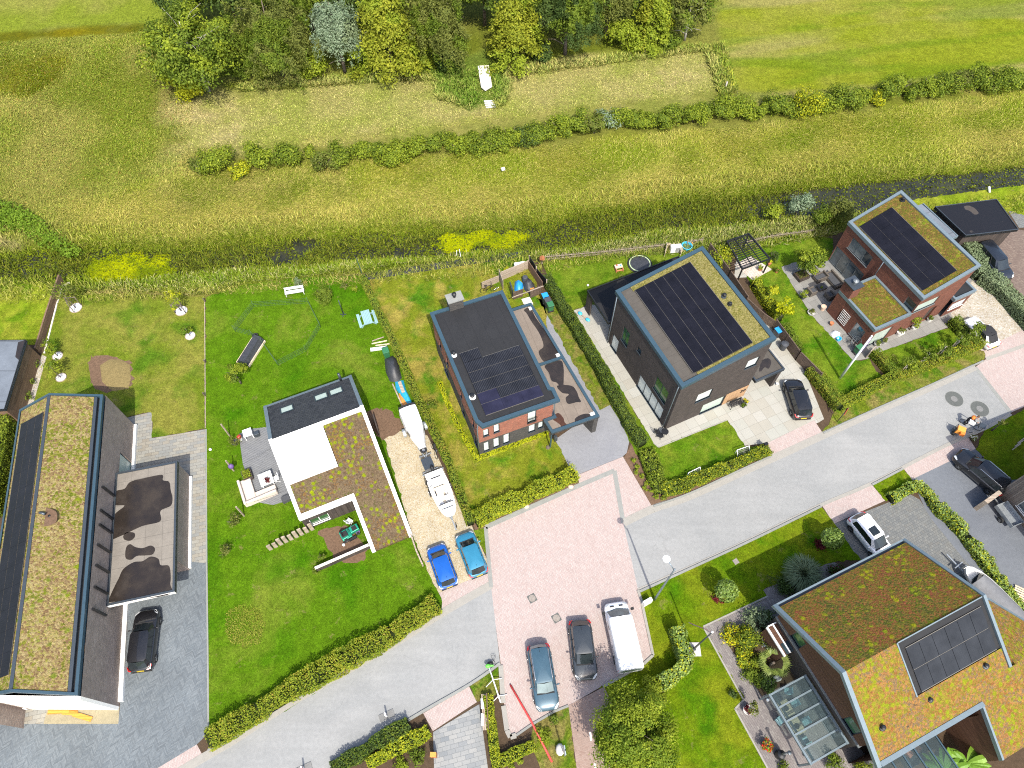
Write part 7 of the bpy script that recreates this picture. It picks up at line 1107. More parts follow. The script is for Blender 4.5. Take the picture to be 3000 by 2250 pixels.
m_wood('bench_white',[(.66,.66,.64),(.72,.72,.70)],.1); m_wood('plank_new',[(.66,.54,.38),(.72,.60,.44),(.60,.47,.32)],.12); m_wood('plank_orange',[(.58,.24,.04),(.64,.28,.05),(.50,.19,.03)],.2); m_wood('deck_slate',[(.155,.16,.168),(.17,.175,.18)],.145,R(24)); m_wood('table_top',[(.55,.56,.54),(.60,.61,.59)],.1); m_wood('table_wood',[(.50,.38,.24),(.56,.44,.28)],.14); m_brick('wicker_fence',[(.16,.115,.085),(.22,.16,.12),(.12,.085,.065)],(.06,.045,.035),.35,.05,.015,.9,0,.3)
m_plain('lime_mesh',(.42,.52,.30),.6,0,.05)
m_plain('net_grey',(.4,.4,.4),.8,0,.05)
m_wood('deck_pale',[(.46,.40,.34),(.54,.47,.40),(.40,.34,.29)],.14,R(-62),gapc=(.08,.07,.06))
m_plain('patch_dark',(.16,.16,.155),.8,0,.12)
m_plain('cushion_salmon',(.55,.22,.15),.9,0,.08)
m_plain('straw',A(180,160,108),.95,0,.25,6,.8,fine=30,spec=.1)
def O(name,label,cat,px,rz=0.0,z=.02,group=None):
    b=G(*px); return thing(name,label,cat,(b.x,b.y,z),R(rz),group)
def P_(name,mat,par,fn,**k):
    m=MB(); fn(m); return m.build(name,MATS[mat],par,**k)
def one(name,label,cat,mat,fn,group=None,**k):
    m=MB(); fn(m); return tag(m.build(name,MATS[mat],**k),label,cat,group)
def pot(lab,px,r,h,potmat,leaf=None,pr=.35,ph=.5,n=240,extra=None,sd=1,group=None):
    t_=O('potted_plant' if leaf else 'flower_pot',lab,'potted plant' if leaf else 'pot',px,0,.026,group); P_('pot',potmat,t_,lambda m:m.lathe([(r*.7,0),(r,h*.92),(r*1.06,h),(r*.88,h),(r*.84,h*.9),(.01,h*.88)],n=16))
    if leaf:
        rng=np.random.default_rng(sd); P,N=clump_leaves(n,(0,0,h+ph*.45),(pr*.8,pr*.8,ph*.45),9,pr*.4,rng,.7); ms=[MATS[leaf]]; mi=None
        if extra: ms.append(MATS[extra]); mi=(rng.random(n)<.4).astype(int)
        npquads('foliage',leaf_quads(P,N,.11,.6,.6,rng),ms,t_,mi)
    return t_
def bin_(lab,px,rz,body,lid,group=None):
    t_=O('wheelie_bin',lab,'bin',px,rz,.026,group); P_('body',body,t_,lambda m:m.add([(-.25,-.24,.05),(.25,-.24,.05),(.25,.24,.05),(-.25,.24,.05),(-.32,-.29,.98),(.32,-.29,.98),(.32,.29,.98),(-.32,.29,.98)],[(3,2,1,0),(4,5,6,7),(0,1,5,4),(1,2,6,5),(2,3,7,6),(3,0,4,7)])); P_('lid',lid,t_,lambda m:m.box(-.36,.33,-.31,.31,.985,1.06),bevel=.03); P_('handle','rubber',t_,lambda m:m.tube([(-.4,-.25,1.0),(-.4,.25,1.0)],.025,6)); P_('wheel','rubber',t_,lambda m:m.tube([(-.25,-.3,.1),(-.25,.3,.1)],.1,10)); return t_
# ---- long brick house plot: wall, boards
def fence_line(name,label,px,H,wd,mat,cat='fence',posts=None,z0=0.0,pm=None):
    t_=O(name,label,cat,px[0],0,0); b=G(*px[0]); m=MB(); L=[G(*p)-b for p in px]
    for a,c in zip(L[:-1],L[1:]):
        d_=(c-a).normalized(); nn=Vector((-d_.y,d_.x,0))*wd/2; m.prism([xy(a-nn),xy(c-nn),xy(c+nn),xy(a+nn)],z0,H)
    m.build('panel',MATS[mat],t_)
    if posts:
        for a,c in zip(L[:-1],L[1:]):
            n=max(1,int((c-a).length/posts))
            for i in range(n+1): p=a.lerp(c,i/n); P_('post',pm or mat,t_,lambda q:q.box(p.x-.05,p.x+.05,p.y-.05,p.y+.05,0,H+.06))
    return t_
fence_line('garden_wall','brown steel garden wall beside the dry lawn and the white gravel strip',[(186,822),(150,930),(118,1036)],.95,.14,'timber_plain','wall')
fence_line('edging','white edging strip at the foot of the brown garden wall',[(206,828),(186,838),(168,890),(131,1036)],.10,.14,'stone_white','edging')
for i,(px,l,a) in enumerate((((172,2084),1.5,3),((206,2088),1.1,-4),((243,2100),1.5,-14))): one('board',f"orange painted board lying on the sand, {('left','middle','right')[i]} one",'board','plank_orange',lambda m:m.cb(tuple(G(*px)+Vector((0,0,.055+.02*i))),(l,.34,.04),R(a)),'orange boards on the sand')
one('lamp_post','small white lamp standing on the slabs by the front of the long house','lamp','plastic_white',lambda m:m.tube([tuple(G(84,2078)),tuple(G(84,2078)+Vector((0,0,.7)))],.06,8)); one('lamp_post','small black lamp at the left end of the front slabs of the long house','lamp','black_metal',lambda m:m.ell(tuple(G(13,2065)+Vector((0,0,.25))),(.14,.14,.25)))
# ---- clover lawn
fence_line('wire_fence','low wire fence with wooden posts between the dry lawn and the clover lawn',[(600,885),(601,1060),(602,1255)],.05,.07,'wood_weathered','fence')
for i,px in enumerate(((601,884),(603,1064),(601,1160))): one('fence_post',f"small wooden post on the lawn boundary, {('top','middle','lower')[i]} one",'post','bark',lambda m:m.box(*(lambda g:(g.x-.05,g.x+.05,g.y-.05,g.y+.05,0,.6))(G(*px))),'posts on the lawn boundary')
def bench(lab,px,rz,L,mat,back=True,name='bench',leg='frame'):
    t_=O(name,lab,'bench',px,rz,.02); P_('seat',mat,t_,lambda m:[m.box(-L/2,L/2,y,y+.09,.42,.46) for y in (-.22,-.11,0,.11)]); 
    if back: P_('backrest',mat,t_,lambda m:[m.box(-L/2,L/2,.24,.28,z,z+.09) for z in (.55,.68,.81)])
    for s in (-1,1): P_('leg',mat,t_,lambda m:(m.box(s*L*.46-.03,s*L*.46+.03,-.22,-.16,0,.42),m.box(s*L*.46-.03,s*L*.46+.03,.2,.26,0,.9)))
    for s in (-1,1): P_('armrest',mat,t_,lambda m:m.box(s*L*.47-.03,s*L*.47+.03,-.2,.26,.62,.66))
    return t_
bench('white slatted garden bench near the ditch end of the clover lawn',(866,862),12,1.9,'bench_white')
def coop():
    a,b=G(716,1056,.3),G(752,1000,.3); c=(a+b)/2; t_=thing('chicken_coop','long cage covered with black tarpaulin on the clover lawn','coop',(c.x,c.y,.02),math.atan2(b.y-a.y,b.x-a.x)); L=3.1; P_('tarpaulin','tarp_black',t_,lambda m:m.add([(-L/2,-.62,.25),(L/2,-.62,.25),(L/2,.62,.25),(-L/2,.62,.25),(-L/2,-.35,.75),(L/2,-.3,.72),(L/2,.35,.74),(-L/2,.3,.76)],[(4,5,6,7),(0,1,5,4),(1,2,6,5),(2,3,7,6),(3,0,4,7)])); P_('timber_base','plank_new',t_,lambda m:(m.box(-L/2,L/2,-.7,-.62,0,.26),m.box(-L/2,L/2,.62,.68,0,.26)))
coop(); q=O('bucket','black round bucket at the end of the black tarpaulin','bucket',(752,992),0,.02); P_('body','tarp_black',q,lambda m:m.lathe([(.2,0),(.27,.5),(.24,.5),(.18,.05)],n=14)); P_('rim','rubber',q,lambda m:m.lathe([(.28,.48),(.29,.52),(.26,.52)],n=14,cap=False))
def netting():
    px=[(690,972),(745,900),(905,890),(940,960),(898,1030),(816,1072),(772,1010),(740,985)]; b=G(*px[0]); t_=thing('netting_fence','green poultry netting ring on the clover lawn','netting',b); L=[G(*p)-b for p in px]; m=MB()
    for i in range(len(L)):
        a,c=L[i],L[(i+1)%len(L)]; n=int((c-a).length/.35)
        for k in range(n+1): p=a.lerp(c,k/n); m.bar(p,p+Vector((0,0,.85)),.012)
        for z in (.15,.4,.62,.85): m.bar(a+Vector((0,0,z)),c+Vector((0,0,z)),.014)
    m.build('net',MATS['net_green'],t_)
    for p in L: P_('stake','net_green',t_,lambda q:q.tube([p,p+Vector((0,0,1.1))],.02,5))
netting()
q=O('clothes_pole','grey green metal clothes pole on the clover lawn','pole',(1006,922),0,.02); P_('pole','steel_grey',q,lambda m:m.tube([(0,0,0),(0,0,2.3)],.045,8)); P_('foot','steel_grey',q,lambda m:(m.bar((-.3,0,.03),(.3,0,.03),.08),m.bar((0,-.3,.03),(0,.3,.03),.08)))
t_=O('picnic_table','grey blue wooden picnic table with two benches on the clover lawn','table',(1078,942),20,.02); P_('tabletop','table_blue',t_,lambda m:[m.box(-.42+.14*k,-.29+.14*k,-.85,.85,.7,.74) for k in range(6)])
for s in (-1,1): P_('bench_seat','table_blue',t_,lambda m:[m.box(s*.78-.14+.14*k,s*.78-.01+.14*k,-.85,.85,.42,.46) for k in range(2)])
for s in (-1,1): P_('leg','table_blue',t_,lambda m:(m.bar((-.75,s*.6,0),(-.2,s*.6,.7),.08,.05),m.bar((.75,s*.6,0),(.2,s*.6,.7),.08,.05),m.bar((-.8,s*.6,.4),(.8,s*.6,.4),.08,.05)))
for i,(px,l,w_,a,mt,lab) in enumerate((((1110,1022),1.6,.4,10,'bench_white','white board on the timber pile'),((1112,1004),1.5,.12,14,'plank_new','pale plank at the top of the timber pile'),((1122,1012),1.4,.12,8,'plank_new','pale plank in the middle of the timber pile'),((1108,996),1.2,.10,24,'wood_weathered','grey plank at the back of the timber pile'))): one('plank',lab,'plank',mt,lambda m:m.cb(tuple(G(*px)+Vector((0,0,.05+.04*i))),(l,w_,.05),R(a)),'planks beside the thin hedge')
bin_('green compost bin beside the timber pile',(1134,1044),-70,'bin_green','bin_green')
def heap(name,label,cat,px,H,mat,seed,n=18,sharp=.35):
    """a lumpy covered pile: height falls to the outline"""
    P=[G(*p) for p in px]; c=sum(P,Vector())/len(P); rng=random.Random(seed); m=MB(); m.smooth=True; K=len(P); v=[]; rings=5
    for r_ in range(rings):
        f=1-r_/rings
        for k in range(K): p=c.lerp(P[k],f); z=.02 if r_==0 else H*(1-f**2.2)*rng.uniform(.75,1.1)+.05; v.append((p.x-c.x+(rng.uniform(-.06,.06) if r_ else 0),p.y-c.y,z))
    v.append((0,0,H)); m.add(v,[(i*K+k,i*K+(k+1)%K,(i+1)*K+(k+1)%K,(i+1)*K+k) for i in range(rings-1) for k in range(K)]+[((rings-1)*K+k,(rings-1)*K+(k+1)%K,rings*K) for k in range(K)]); o=m.build(name,MATS[mat]); o.location=(c.x,c.y,0); return tag(o,label,cat)
heap('tarpaulin_heap','heap covered with black tarpaulin between timber pile and blue tarpaulin','tarpaulin',[(1126,1052),(1150,1042),(1168,1056),(1172,1085),(1178,1108),(1165,1122),(1142,1118),(1130,1090)],.9,'tarp_black',3); heap('tarpaulin_heap','blue tarpaulin draped over a narrow pile by the thin hedge','tarpaulin',[(1157,1116),(1182,1114),(1190,1142),(1205,1175),(1214,1192),(1200,1196),(1176,1165),(1160,1140)],.45,'tarp_blue',4)
one('board','weathered board on top of the blue tarpaulin','board','wood_weathered',lambda m:m.bar(G(1170,1118,.62),G(1182,1150,.5),.3,.05)); one('timber_edging','long weathered timber edging beside the blue tarpaulin','timber','wood_weathered',lambda m:m.bar(G(1150,1125,.1),G(1185,1203,.1),.12,.15)); heap('sand_heap','small heap of orange sand beside the blue tarpaulin','sand',[(1168,1150),(1186,1168),(1200,1192),(1184,1200),(1172,1178)],.25,'orange',6)
q=O('football','white ball on the clover lawn edge by the slab terrace','ball',(618,1319),0,.02); P_('ball','plastic_white',q,lambda m:m.ell((0,0,.13),(.13,.13,.13))); q.children[0].name='sphere_skin'
# terrace of the white house
surf('terrace',[(700,1272),(735,1257),(800,1250),(870,1460),(800,1480),(745,1470),(733,1420),(712,1360)],'deck_slate',.046)
def sofa():
    c=G(735,1440); t_=thing('corner_sofa','large beige corner sofa under a fabric cover on the slate deck','sofa',(c.x,c.y,.03),R(-64)); # u towards viewer along left arm
    P_('base','beige_cloth',t_,lambda m:(m.box(-1.1,1.3,-.55,.35,.0,.42),m.box(.45,1.3,.35,2.1,.0,.42)),bevel=.06); P_('backrest','beige_cloth',t_,lambda m:(m.box(-1.1,1.3,-.72,-.5,.0,.78),m.box(1.1,1.32,-.5,2.1,.0,.78)),bevel=.07)
    return t_
sofa()
t_=O('garden_table','pale slatted garden table on the slate deck','table',(786,1412),-64,.03); P_('tabletop','table_top',t_,lambda m:[m.box(-.62,.62,-.55+.125*k,-.44+.125*k,.68,.73) for k in range(9)])
for sx in (-.5,.5):
    for sy in (-.45,.45): P_('leg','plastic_white',t_,lambda m:m.box(sx-.04,sx+.04,sy-.04,sy+.04,0,.68))
c=G(786,1408,.72); shrub('dry_plant','dried spiky plant on the pale garden table',(c.x,c.y,.76),.3,.32,'leaf_red',120,.12,500,None,'plant',6)
def box_planter(lab,px,rz,sx,sy,h,leaf,n=260):
    t_=O('planter_box',lab,'planter',px,rz,.03); P_('box','timber_dark',t_,lambda m:m.ring([(-sx/2,-sy/2),(sx/2,-sy/2),(sx/2,sy/2),(-sx/2,sy/2)],.05,0,h)); P_('earth','soil',t_,lambda m:m.box(-sx/2+.04,sx/2-.04,-sy/2+.04,sy/2-.04,0,h-.08)); rng=np.random.default_rng(int(px[0])); P=np.stack([rng.uniform(-sx*.4,sx*.4,n),rng.uniform(-sy*.4,sy*.4,n),h+rng.uniform(-.05,.25,n)],1); npquads('foliage',leaf_quads(P,np.tile([0,0,1.],(n,1)),.13,.5,.7,rng),MATS[leaf],t_)
box_planter('dark timber planter box with herbs at the end of the beige sofa',(728,1396),-64,.95,.8,.5,'leaf_bright')
def folding_chair(lab,px,rz,mat='plastic_white',name='folding_chair',group=None):
    t_=O(name,lab,'chair',px,rz,.03,group); P_('seat',mat,t_,lambda m:[m.box(-.2+.105*k,-.115+.105*k,-.22,.22,.42,.45) for k in range(4)]); P_('backrest',mat,t_,lambda m:[m.box(-.26-.03*k,-.235-.03*k,-.22,.22,.55+.13*k,.64+.13*k) for k in range(3)])
    for s in (-1,1): P_('leg',mat,t_,lambda m:(m.bar((-.32,s*.23,.95),(.2,s*.23,0),.035,.025),m.bar((.2,s*.23,.43),(-.25,s*.23,0),.035,.025)))
    return t_
folding_chair('white folding chair at the right side of the pale garden table',(812,1408),205); folding_chair('white folding chair next to the green ride on mower',(1026,1532),60)
one('storage_box','dark storage box between the beige sofa and the white house','box','grey_cushion',lambda m:m.cb(tuple(G(838,1462,.25)),(.7,.5,.46),R(28)),bevel=.03)
t_=O('side_table','white table with white cloth at the top of the slate deck','table',(732,1278),24,.03); P_('tabletop','plastic_white',t_,lambda m:m.box(-.38,.38,-.38,.38,.66,.72)); [P_('leg','plastic_white',t_,lambda m:m.box(sx-.03,sx+.03,sy-.03,sy+.03,0,.66)) for sx in (-.33,.33) for sy in (-.33,.33)]
one('cool_box','grey box beside the white cloth table on the slate deck','box','steel_grey',lambda m:m.cb(tuple(G(752,1272,.3)),(.45,.35,.5),R(24)),bevel=.03); t_=O('toy_barrel','red and white barrel beside the white cloth table','barrel',(706,1288),0,.03); P_('body','plastic_white',t_,lambda m:m.lathe([(.16,0),(.18,.2),(.18,.4)],n=14)); P_('lid','signal_red',t_,lambda m:m.lathe([(.19,.4),(.19,.62),(.1,.68)],n=14)); pot('leafy plant in a dark pot at the corner of the slate deck',(692,1300),.3,.4,'bin_dark','leaf_olive',.6,.7,420,None,510)
for i,(px,h,lab) in enumerate((((674,1278),2.2,'weathered washing line post at the top of the slate deck'),((686,1380),2.0,'weathered post hung with a purple bag beside the slate deck'),((716,1512),2.0,'leaning weathered post below the beige sofa'))):
    b=G(*px); t_=thing('line_post',lab,'post',(b.x,b.y,0)); P_('post','wood_weathered',t_,lambda m:m.bar((0,0,0),(-.05,.05,h),.1)); 
    if i==1: tag(MB().ell((b.x+.1,b.y-.05,1.1),(.25,.22,.3)).build('bag',MATS['purple']),'purple bag hanging on the weathered post','bag')
def pickets():
    for k in range(9):
        px=(818+k*13.5+(-40 if False else 0),1606-k*5.5); px=(795+k*15.2,1610-k*7.2); h=(1.0,.95,1.35,1.3,1.1,1.3,1.35,1.1,1.4)[k]; b=G(*px); one('timber_post',f"upright weathered timber sleeper, {ORD[k]} from the left end of the row",'post','wood_weathered',lambda m:m.cb((b.x,b.y,h/2),(.30,.12,h),R(24)),'row of upright timber sleepers')
pickets()
t_=O('low_wall','low white topped timber retaining wall at the end of the bare soil','wall',(930,1675),0,0); b=G(930,1675); L_=[G(930,1678)-b,G(1085,1610)-b]; P_('panel','timber_dark',t_,lambda m:m.bar(L_[0]+Vector((0,.12,.45)),L_[1]+Vector((0,.12,.45)),.08,.9)); P_('coping','stone_white',t_,lambda m:m.bar(L_[0]+Vector((0,.1,.92)),L_[1]+Vector((0,.1,.92)),.22,.05))
one('gas_bottle','small white bottle on the bare soil below the mower','bottle','plastic_white',lambda m:m.lathe([(.1,0),(.12,.25),(.05,.33),(.03,.36)],tuple(G(1008,1598)),10)); one('bucket','pink bucket at the wall beside the mower','bucket','purple',lambda m:m.lathe([(.14,0),(.18,.35)],tuple(G(1050,1562)),12))
fence_line('timber_fence','low grey timber fence along the gravel below the white house',[(1206,1572),(1222,1620),(1240,1660)],.7,.12,'wood_weathered','fence'); fence_line('timber_gate','dark timber gate between the white house and the gravel drive',[(1100,1235),(1112,1275)],1.5,.1,'timber_dark','gate')
# ---- red brick house garden
def membrane():
    b=G(1300,775); t_=thing('weed_membrane','black weed membrane strip with young plants along the ditch side of the lawn','membrane',(b.x,b.y,0)); P_('sheet','tarp_black',t_,lambda m:m.prism([xy(G(*p)-b) for p in ((1068,802),(1300,768),(1548,735),(1552,750),(1300,787),(1070,822))],.03,.055)); rng=np.random.default_rng(520); q=pts_in([(p-b).to_2d() if hasattr(p,'to_2d') else xy(p-b) for p in GP([(1068,802),(1300,768),(1548,735),(1552,750),(1300,787),(1070,822)])],1500,rng); k=vnoise(q[:,0],q[:,1],.9,6,2)>.47; q=q[k]; npquads('seedlings',leaf_quads(np.concatenate([q,np.full((len(q),1),.12)+rng.random((len(q),1))*.15],1),np.tile([0,0,1.],(len(q),1)),.26,.35,.8,rng),MATS['leaf_olive'],t_)
membrane()
for px,h,a in (((1350,752),1.1,-8),((1338,748),.7,5)): one('white_post',f"{'taller' if h>1 else 'shorter'} white post at the black weed membrane",'post','plastic_white',lambda m:m.bar(G(*px),G(*px)+Vector((.05*a/5,0,h)),.12,.06),'white posts at the membrane')
one('net_post','tall green net panel at the top end of the thin hedge','net','net_green',lambda m:m.bar(G(1060,800,.55),G(1046,765,.55),.05,1.1))
def heatpump(lab,px,rz):
    t_=O('heat_pump',lab,'heat pump',px,rz,.02); P_('casing','plastic_white',t_,lambda m:m.box(-.55,.55,-.22,.22,.1,.95),bevel=.02); g=MB(); [g.box(-.05+.09*k,-.03+.09*k,-.245,-.225,.25,.8) for k in range(6)]; [g.box(-.05,.42,-.245,-.225,.25+.11*k,.27+.11*k) for k in range(6)]; g.build('grille',MATS['steel_grey'],t_); P_('foot','steel_grey',t_,lambda m:m.box(-.5,.5,-.2,.2,0,.1))
heatpump('white heat pump outside the weathered bin enclosure',(1522,790),12); heatpump('white heat pump behind the bamboo screen of the brown brick house',(1976,738),8)
H_PEN=[(1418,868),(1460,835),(1545,800)]
fence_line('timber_screen','weathered plank screen behind the red brick house, lower part with bicycle',[(1412,846),(1462,826)],1.0,.06,'wood_weathered'); fence_line('timber_screen','weathered plank screen in front of the heat pump',[(1468,822),(1548,788)],1.35,.06,'wood_weathered'); fence_line('timber_screen','weathered plank screen standing across the enclosure',[(1462,815),(1474,850)],1.5,.06,'wood_weathered'); fence_line('timber_screen','brown plank screen at the right side of the enclosure',[(1548,790),(1588,850)],1.3,.06,'timber_plain')
fence_line('lattice_panel','dark lattice panel nearer the ditch',[(1550,780),(1570,812)],1.6,.05,'black_metal',posts=1.9,pm='wood_weathered'); fence_line('lattice_panel','dark lattice panel nearer the house',[(1570,814),(1600,848)],1.5,.05,'black_metal',posts=2.0,pm='wood_weathered')
fence_line('timber_screen','woven timber door panel left at the front of the enclosure',[(1503,878),(1532,868)],1.2,.06,'wicker_fence'); fence_line('timber_screen','woven timber panel right at the front of the enclosure',[(1553,874),(1585,860)],1.3,.06,'wicker_fence')
one('curtain_rail','weathered rail across the front of the enclosure','rail','wood_weathered',lambda m:m.bar(G(1500,872,1.7),G(1592,838,1.7),.07))
heap('tarpaulin_heap','crumpled bright blue tarpaulin inside the enclosure','tarpaulin',[(1508,826),(1520,822),(1534,836),(1532,855),(1518,868),(1506,850)],.7,'lid_blue',11); heap('tarpaulin_heap','black bags and clutter inside the enclosure','bags',[(1528,818),(1545,812),(1565,832),(1570,850),(1550,862),(1536,850)],.7,'tarp_black',12); one('crate','orange crate inside the enclosure','crate','orange',lambda m:m.cb(tuple(G(1560,850,.5)),(.4,.35,.3),R(15))); one('crate','red crate under the blue tarpaulin','crate','signal_red',lambda m:m.cb(tuple(G(1518,856,.3)),(.3,.25,.25),R(15))); one('barrel','dark barrel inside the enclosure','barrel','bin_dark',lambda m:m.lathe([(.26,0),(.3,.4),(.26,.8),(.2,.82)],tuple(G(1538,826)),14)); one('old_door','dark grey door panel leaning in the enclosure','door','steel_grey',lambda m:m.bar(G(1494,838,.7),G(1502,862,.7),.12,1.3)); one('paving_patch','pale slab at the gate of the enclosure','slab','stone_white',lambda m:m.cb(tuple(G(1545,884,.04)),(.9,1.0,.04),R(20)))
bicycle('dark bicycle leaning on the plank screen behind the red brick house',(1432,856),R(15),.2); one('crate','white slatted pallet frame beside the bicycle','frame','plastic_white',lambda m:[m.bar(G(1448+4*k,848-2*k,.1),G(1448+4*k,848-2*k,.9),.06) for k in range(4)] and None); shrub('shrub','small yellow green shrub beside the heat pump',(1486,796),.9,.5,'leaf_yellow',300,.12,530)
bin_('wheelie bin with bright blue lid by the ivy hedge, farthest of three',(1596,884),110,'bin_dark','lid_blue'); bin_('dark grey wheelie bin by the ivy hedge, middle of three',(1603,896),110,'bin_dark','bin_dark'); bin_('wheelie bin with green lid by the ivy hedge, nearest of three',(1611,909),110,'bin_green','bin_green')
q=O('bird_table','small wooden bird table in the lawn corner','bird table',(1587,780),0,.02); P_('leg','wood_weathered',q,lambda m:(m.tube([(-.2,0,0),(0,0,.6)],.03,5),m.tube([(.2,.1,0),(0,0,.6)],.03,5),m.tube([(0,0,.5),(0,0,1.1)],.03,5))); P_('roof','rust',q,lambda m:m.add([(-.25,-.25,1.2),(.25,-.25,1.2),(.25,.25,1.2),(-.25,.25,1.2),(0,-.25,1.4),(0,.25,1.4)],[(0,1,4),(1,2,5,4),(2,3,5),(3,0,4,5),(3,2,1,0)]))
one('downspout_box','grey box at the carport post on the concrete drive','box','steel_grey',lambda m:m.cb(tuple(G(1627,1284,.4)),(.3,.3,.7),R(20)),bevel=.02); one('stump','small stump beside the carport post','stump','bark',lambda m:m.lathe([(.2,0),(.15,.18),(.02,.2)],tuple(G(1605,1312)),10))
for i,px in enumerate(((1542,1485),(1672,1427))): one('boulder',f"pale boulder in the mulch along the plaza kerb, {('left','right')[i]} one",'boulder','pot_pale',lambda m:m.ell(tuple(G(*px)+Vector((0,0,.1))),(.26,.2,.2),9,6),'boulders in the mulch')
# ---- brown brick house garden
def picket(label,px,H,mat,step=.13,name='picket_fence'):
    b=G(*px[0]); t_=thing(name,label,'fence',(b.x,b.y,0)); L=[G(*p)-b for p in px]; m=MB(); rng=random.Random(len(px)); r_=MB()
    for a,c in zip(L[:-1],L[1:]):
        n=int((c-a).length/step)
        for k in range(n): p=a.lerp(c,k/n); m.bar(p,p+Vector((rng.uniform(-.06,.06),rng.uniform(-.06,.06),H*rng.uniform(.85,1.1))),.06,.03)
        for z in (.25,.7): r_.bar(a+Vector((0,0,H*z)),c+Vector((0,0,H*z)),.04)
    m.build('paling',MATS[mat],t_); r_.build('rail',MATS[mat],t_)
picket('rustic chestnut paling fence between the lawn of house number 20 and the ditch',[(1592,764),(1770,748),(1945,728)],.85,'wood_weathered'); picket('rustic paling fence behind the blue tub',[(2010,720),(2058,712)],.85,'wood_weathered'); picket('rustic paling fence between the pergola garden and the ditch',[(2165,722),(2260,700),(2380,684)],.7,'wood_weathered'); picket('bamboo screen around the heat pump of house number 20',[(1946,752),(1950,728),(1995,742),(1992,752)],1.0,'plank_new',.07,'bamboo_screen')
def tub():
    t_=O('paddling_pool','turquoise blue plastic tub behind the brown brick house','tub',(2010,728),0,.02); P_('tub','toy_blue',t_,lambda m:m.lathe([(.42,0),(.55,.42),(.58,.45),(.5,.45),(.42,.1),(.02,.08)],n=18)); one('toy','orange toy beside the blue tub','toy','orange',lambda m:m.ell(tuple(G(2025,712,.2)),(.18,.18,.18)))
tub()
t_=O('trampoline','round sunken black trampoline on the lawn of house number 20','trampoline',(1874,774),0,.02); P_('mat','tarp_black',t_,lambda m:m.lathe([(1.02,.10),(.02,.085)],n=28)); P_('edge_ring','lime_mesh',t_,lambda m:m.lathe([(1.12,.02),(1.12,.115),(1.02,.115),(1.02,.03)],n=28,cap=False)); P_('outer_pad','rubber',t_,lambda m:m.lathe([(1.32,.0),(1.28,.07),(1.13,.09),(1.13,.0)],n=28,cap=False))
t_=O('play_table','small wooden play table with toys on the lawn of house number 20','table',(1811,788),14,.02); P_('tabletop','plank_new',t_,lambda m:m.box(-.4,.4,-.25,.25,.4,.45)); P_('bench_seat','terracotta',t_,lambda m:(m.box(-.4,.4,-.5,-.34,.22,.26))); [P_('leg','terracotta',t_,lambda m:m.box(s*.35-.04,s*.35+.04,-.5,.25,0,.4)) for s in (-1,1)]
for i,(dx,mt) in enumerate(((-.2,'signal_red'),(0,'plastic_white'),(.2,'toy_blue'))): b=G(1811,788); one('toy',f"small {('red','white','blue')[i]} toy on the wooden play table",'toy',mt,lambda m:m.ell((b.x+dx,b.y+.05,.54),(.08,.08,.08)))
q=O('football','white ball on the lawn near the dark canopy','ball',(1722,838),0,.02); P_('sphere_skin','plastic_white',q,lambda m:m.ell((0,0,.12),(.12,.12,.12)))
def scooter():
    a,b=G(1696,918),G(1726,943); c=(a+b)/2; t_=thing('balance_bike','turquoise kick scooter lying on the pale slabs','scooter',(c.x,c.y,.03),math.atan2(b.y-a.y,b.x-a.x)); P_('deck','wood_weathered',t_,lambda m:m.box(-.45,.35,-.06,.06,.08,.12)); P_('front_shell','toy_blue',t_,lambda m:m.ell((-.55,0,.14),(.26,.2,.12))); P_('rear_shell','toy_blue',t_,lambda m:m.ell((.5,0,.14),(.28,.2,.12)))
scooter()
def bistro(px,rz):
    t_=O('bistro_table','round black bistro table at the corner of the brown brick house','table',px,rz,.03); P_('tabletop','black_metal',t_,lambda m:m.lathe([(.32,.69),(.32,.72),(.01,.725)],n=20)); P_('leg','black_metal',t_,lambda m:[m.bar((math.cos(a)*.28,math.sin(a)*.28,0),(-math.cos(a)*.2,-math.sin(a)*.2,.69),.03) for a in (0,PI/2,PI,3*PI/2)] and None)
bistro((1944,1275),0); folding_chair('black folding chair left of the round bistro table',(1924,1272),20,'black_metal'); t_=O('stool','round black stool in front of the bistro table','stool',(1933,1283),0,.03); P_('seat','black_metal',t_,lambda m:m.lathe([(.25,.45),(.25,.48),(.01,.485)],n=16)); P_('leg','black_metal',t_,lambda m:[m.bar((math.cos(a)*.22,math.sin(a)*.22,0),(math.cos(a)*.12,math.sin(a)*.12,.45),.03) for a in (.5,2.6,4.7)] and None)
t_=O('garden_bench','black slatted metal bench at the timber clad entrance','bench',(2152,1190),22,.03); P_('seat','black_metal',t_,lambda m:[m.box(-.6,.6,-.22+.09*k,-.17+.09*k,.42,.45) for k in range(5)]); P_('backrest','black_metal',t_,lambda m:[m.box(-.6,.6,.22,.25,.5+.1*k,.55+.1*k) for k in range(4)]); [P_('leg','black_metal',t_,lambda m:(m.box(s*.58-.02,s*.58+.02,-.22,-.18,0,.6),m.box(s*.58-.02,s*.58+.02,.2,.24,0,.9))) for s in (-1,1)]
pot('pot of yellow flowers at the right end of the black bench',(2178,1184),.2,.35,'bin_dark','leaf_olive',.32,.4,260,'flower_yellow',540); pot('round green pot plant in front of the yellow flower pot',(2176,1193),.17,.25,'bin_dark','leaf_mid',.25,.3,180,None,541); pot('small white pot by the porch pier',(2275,1128),.12,.25,'pot_white',None)
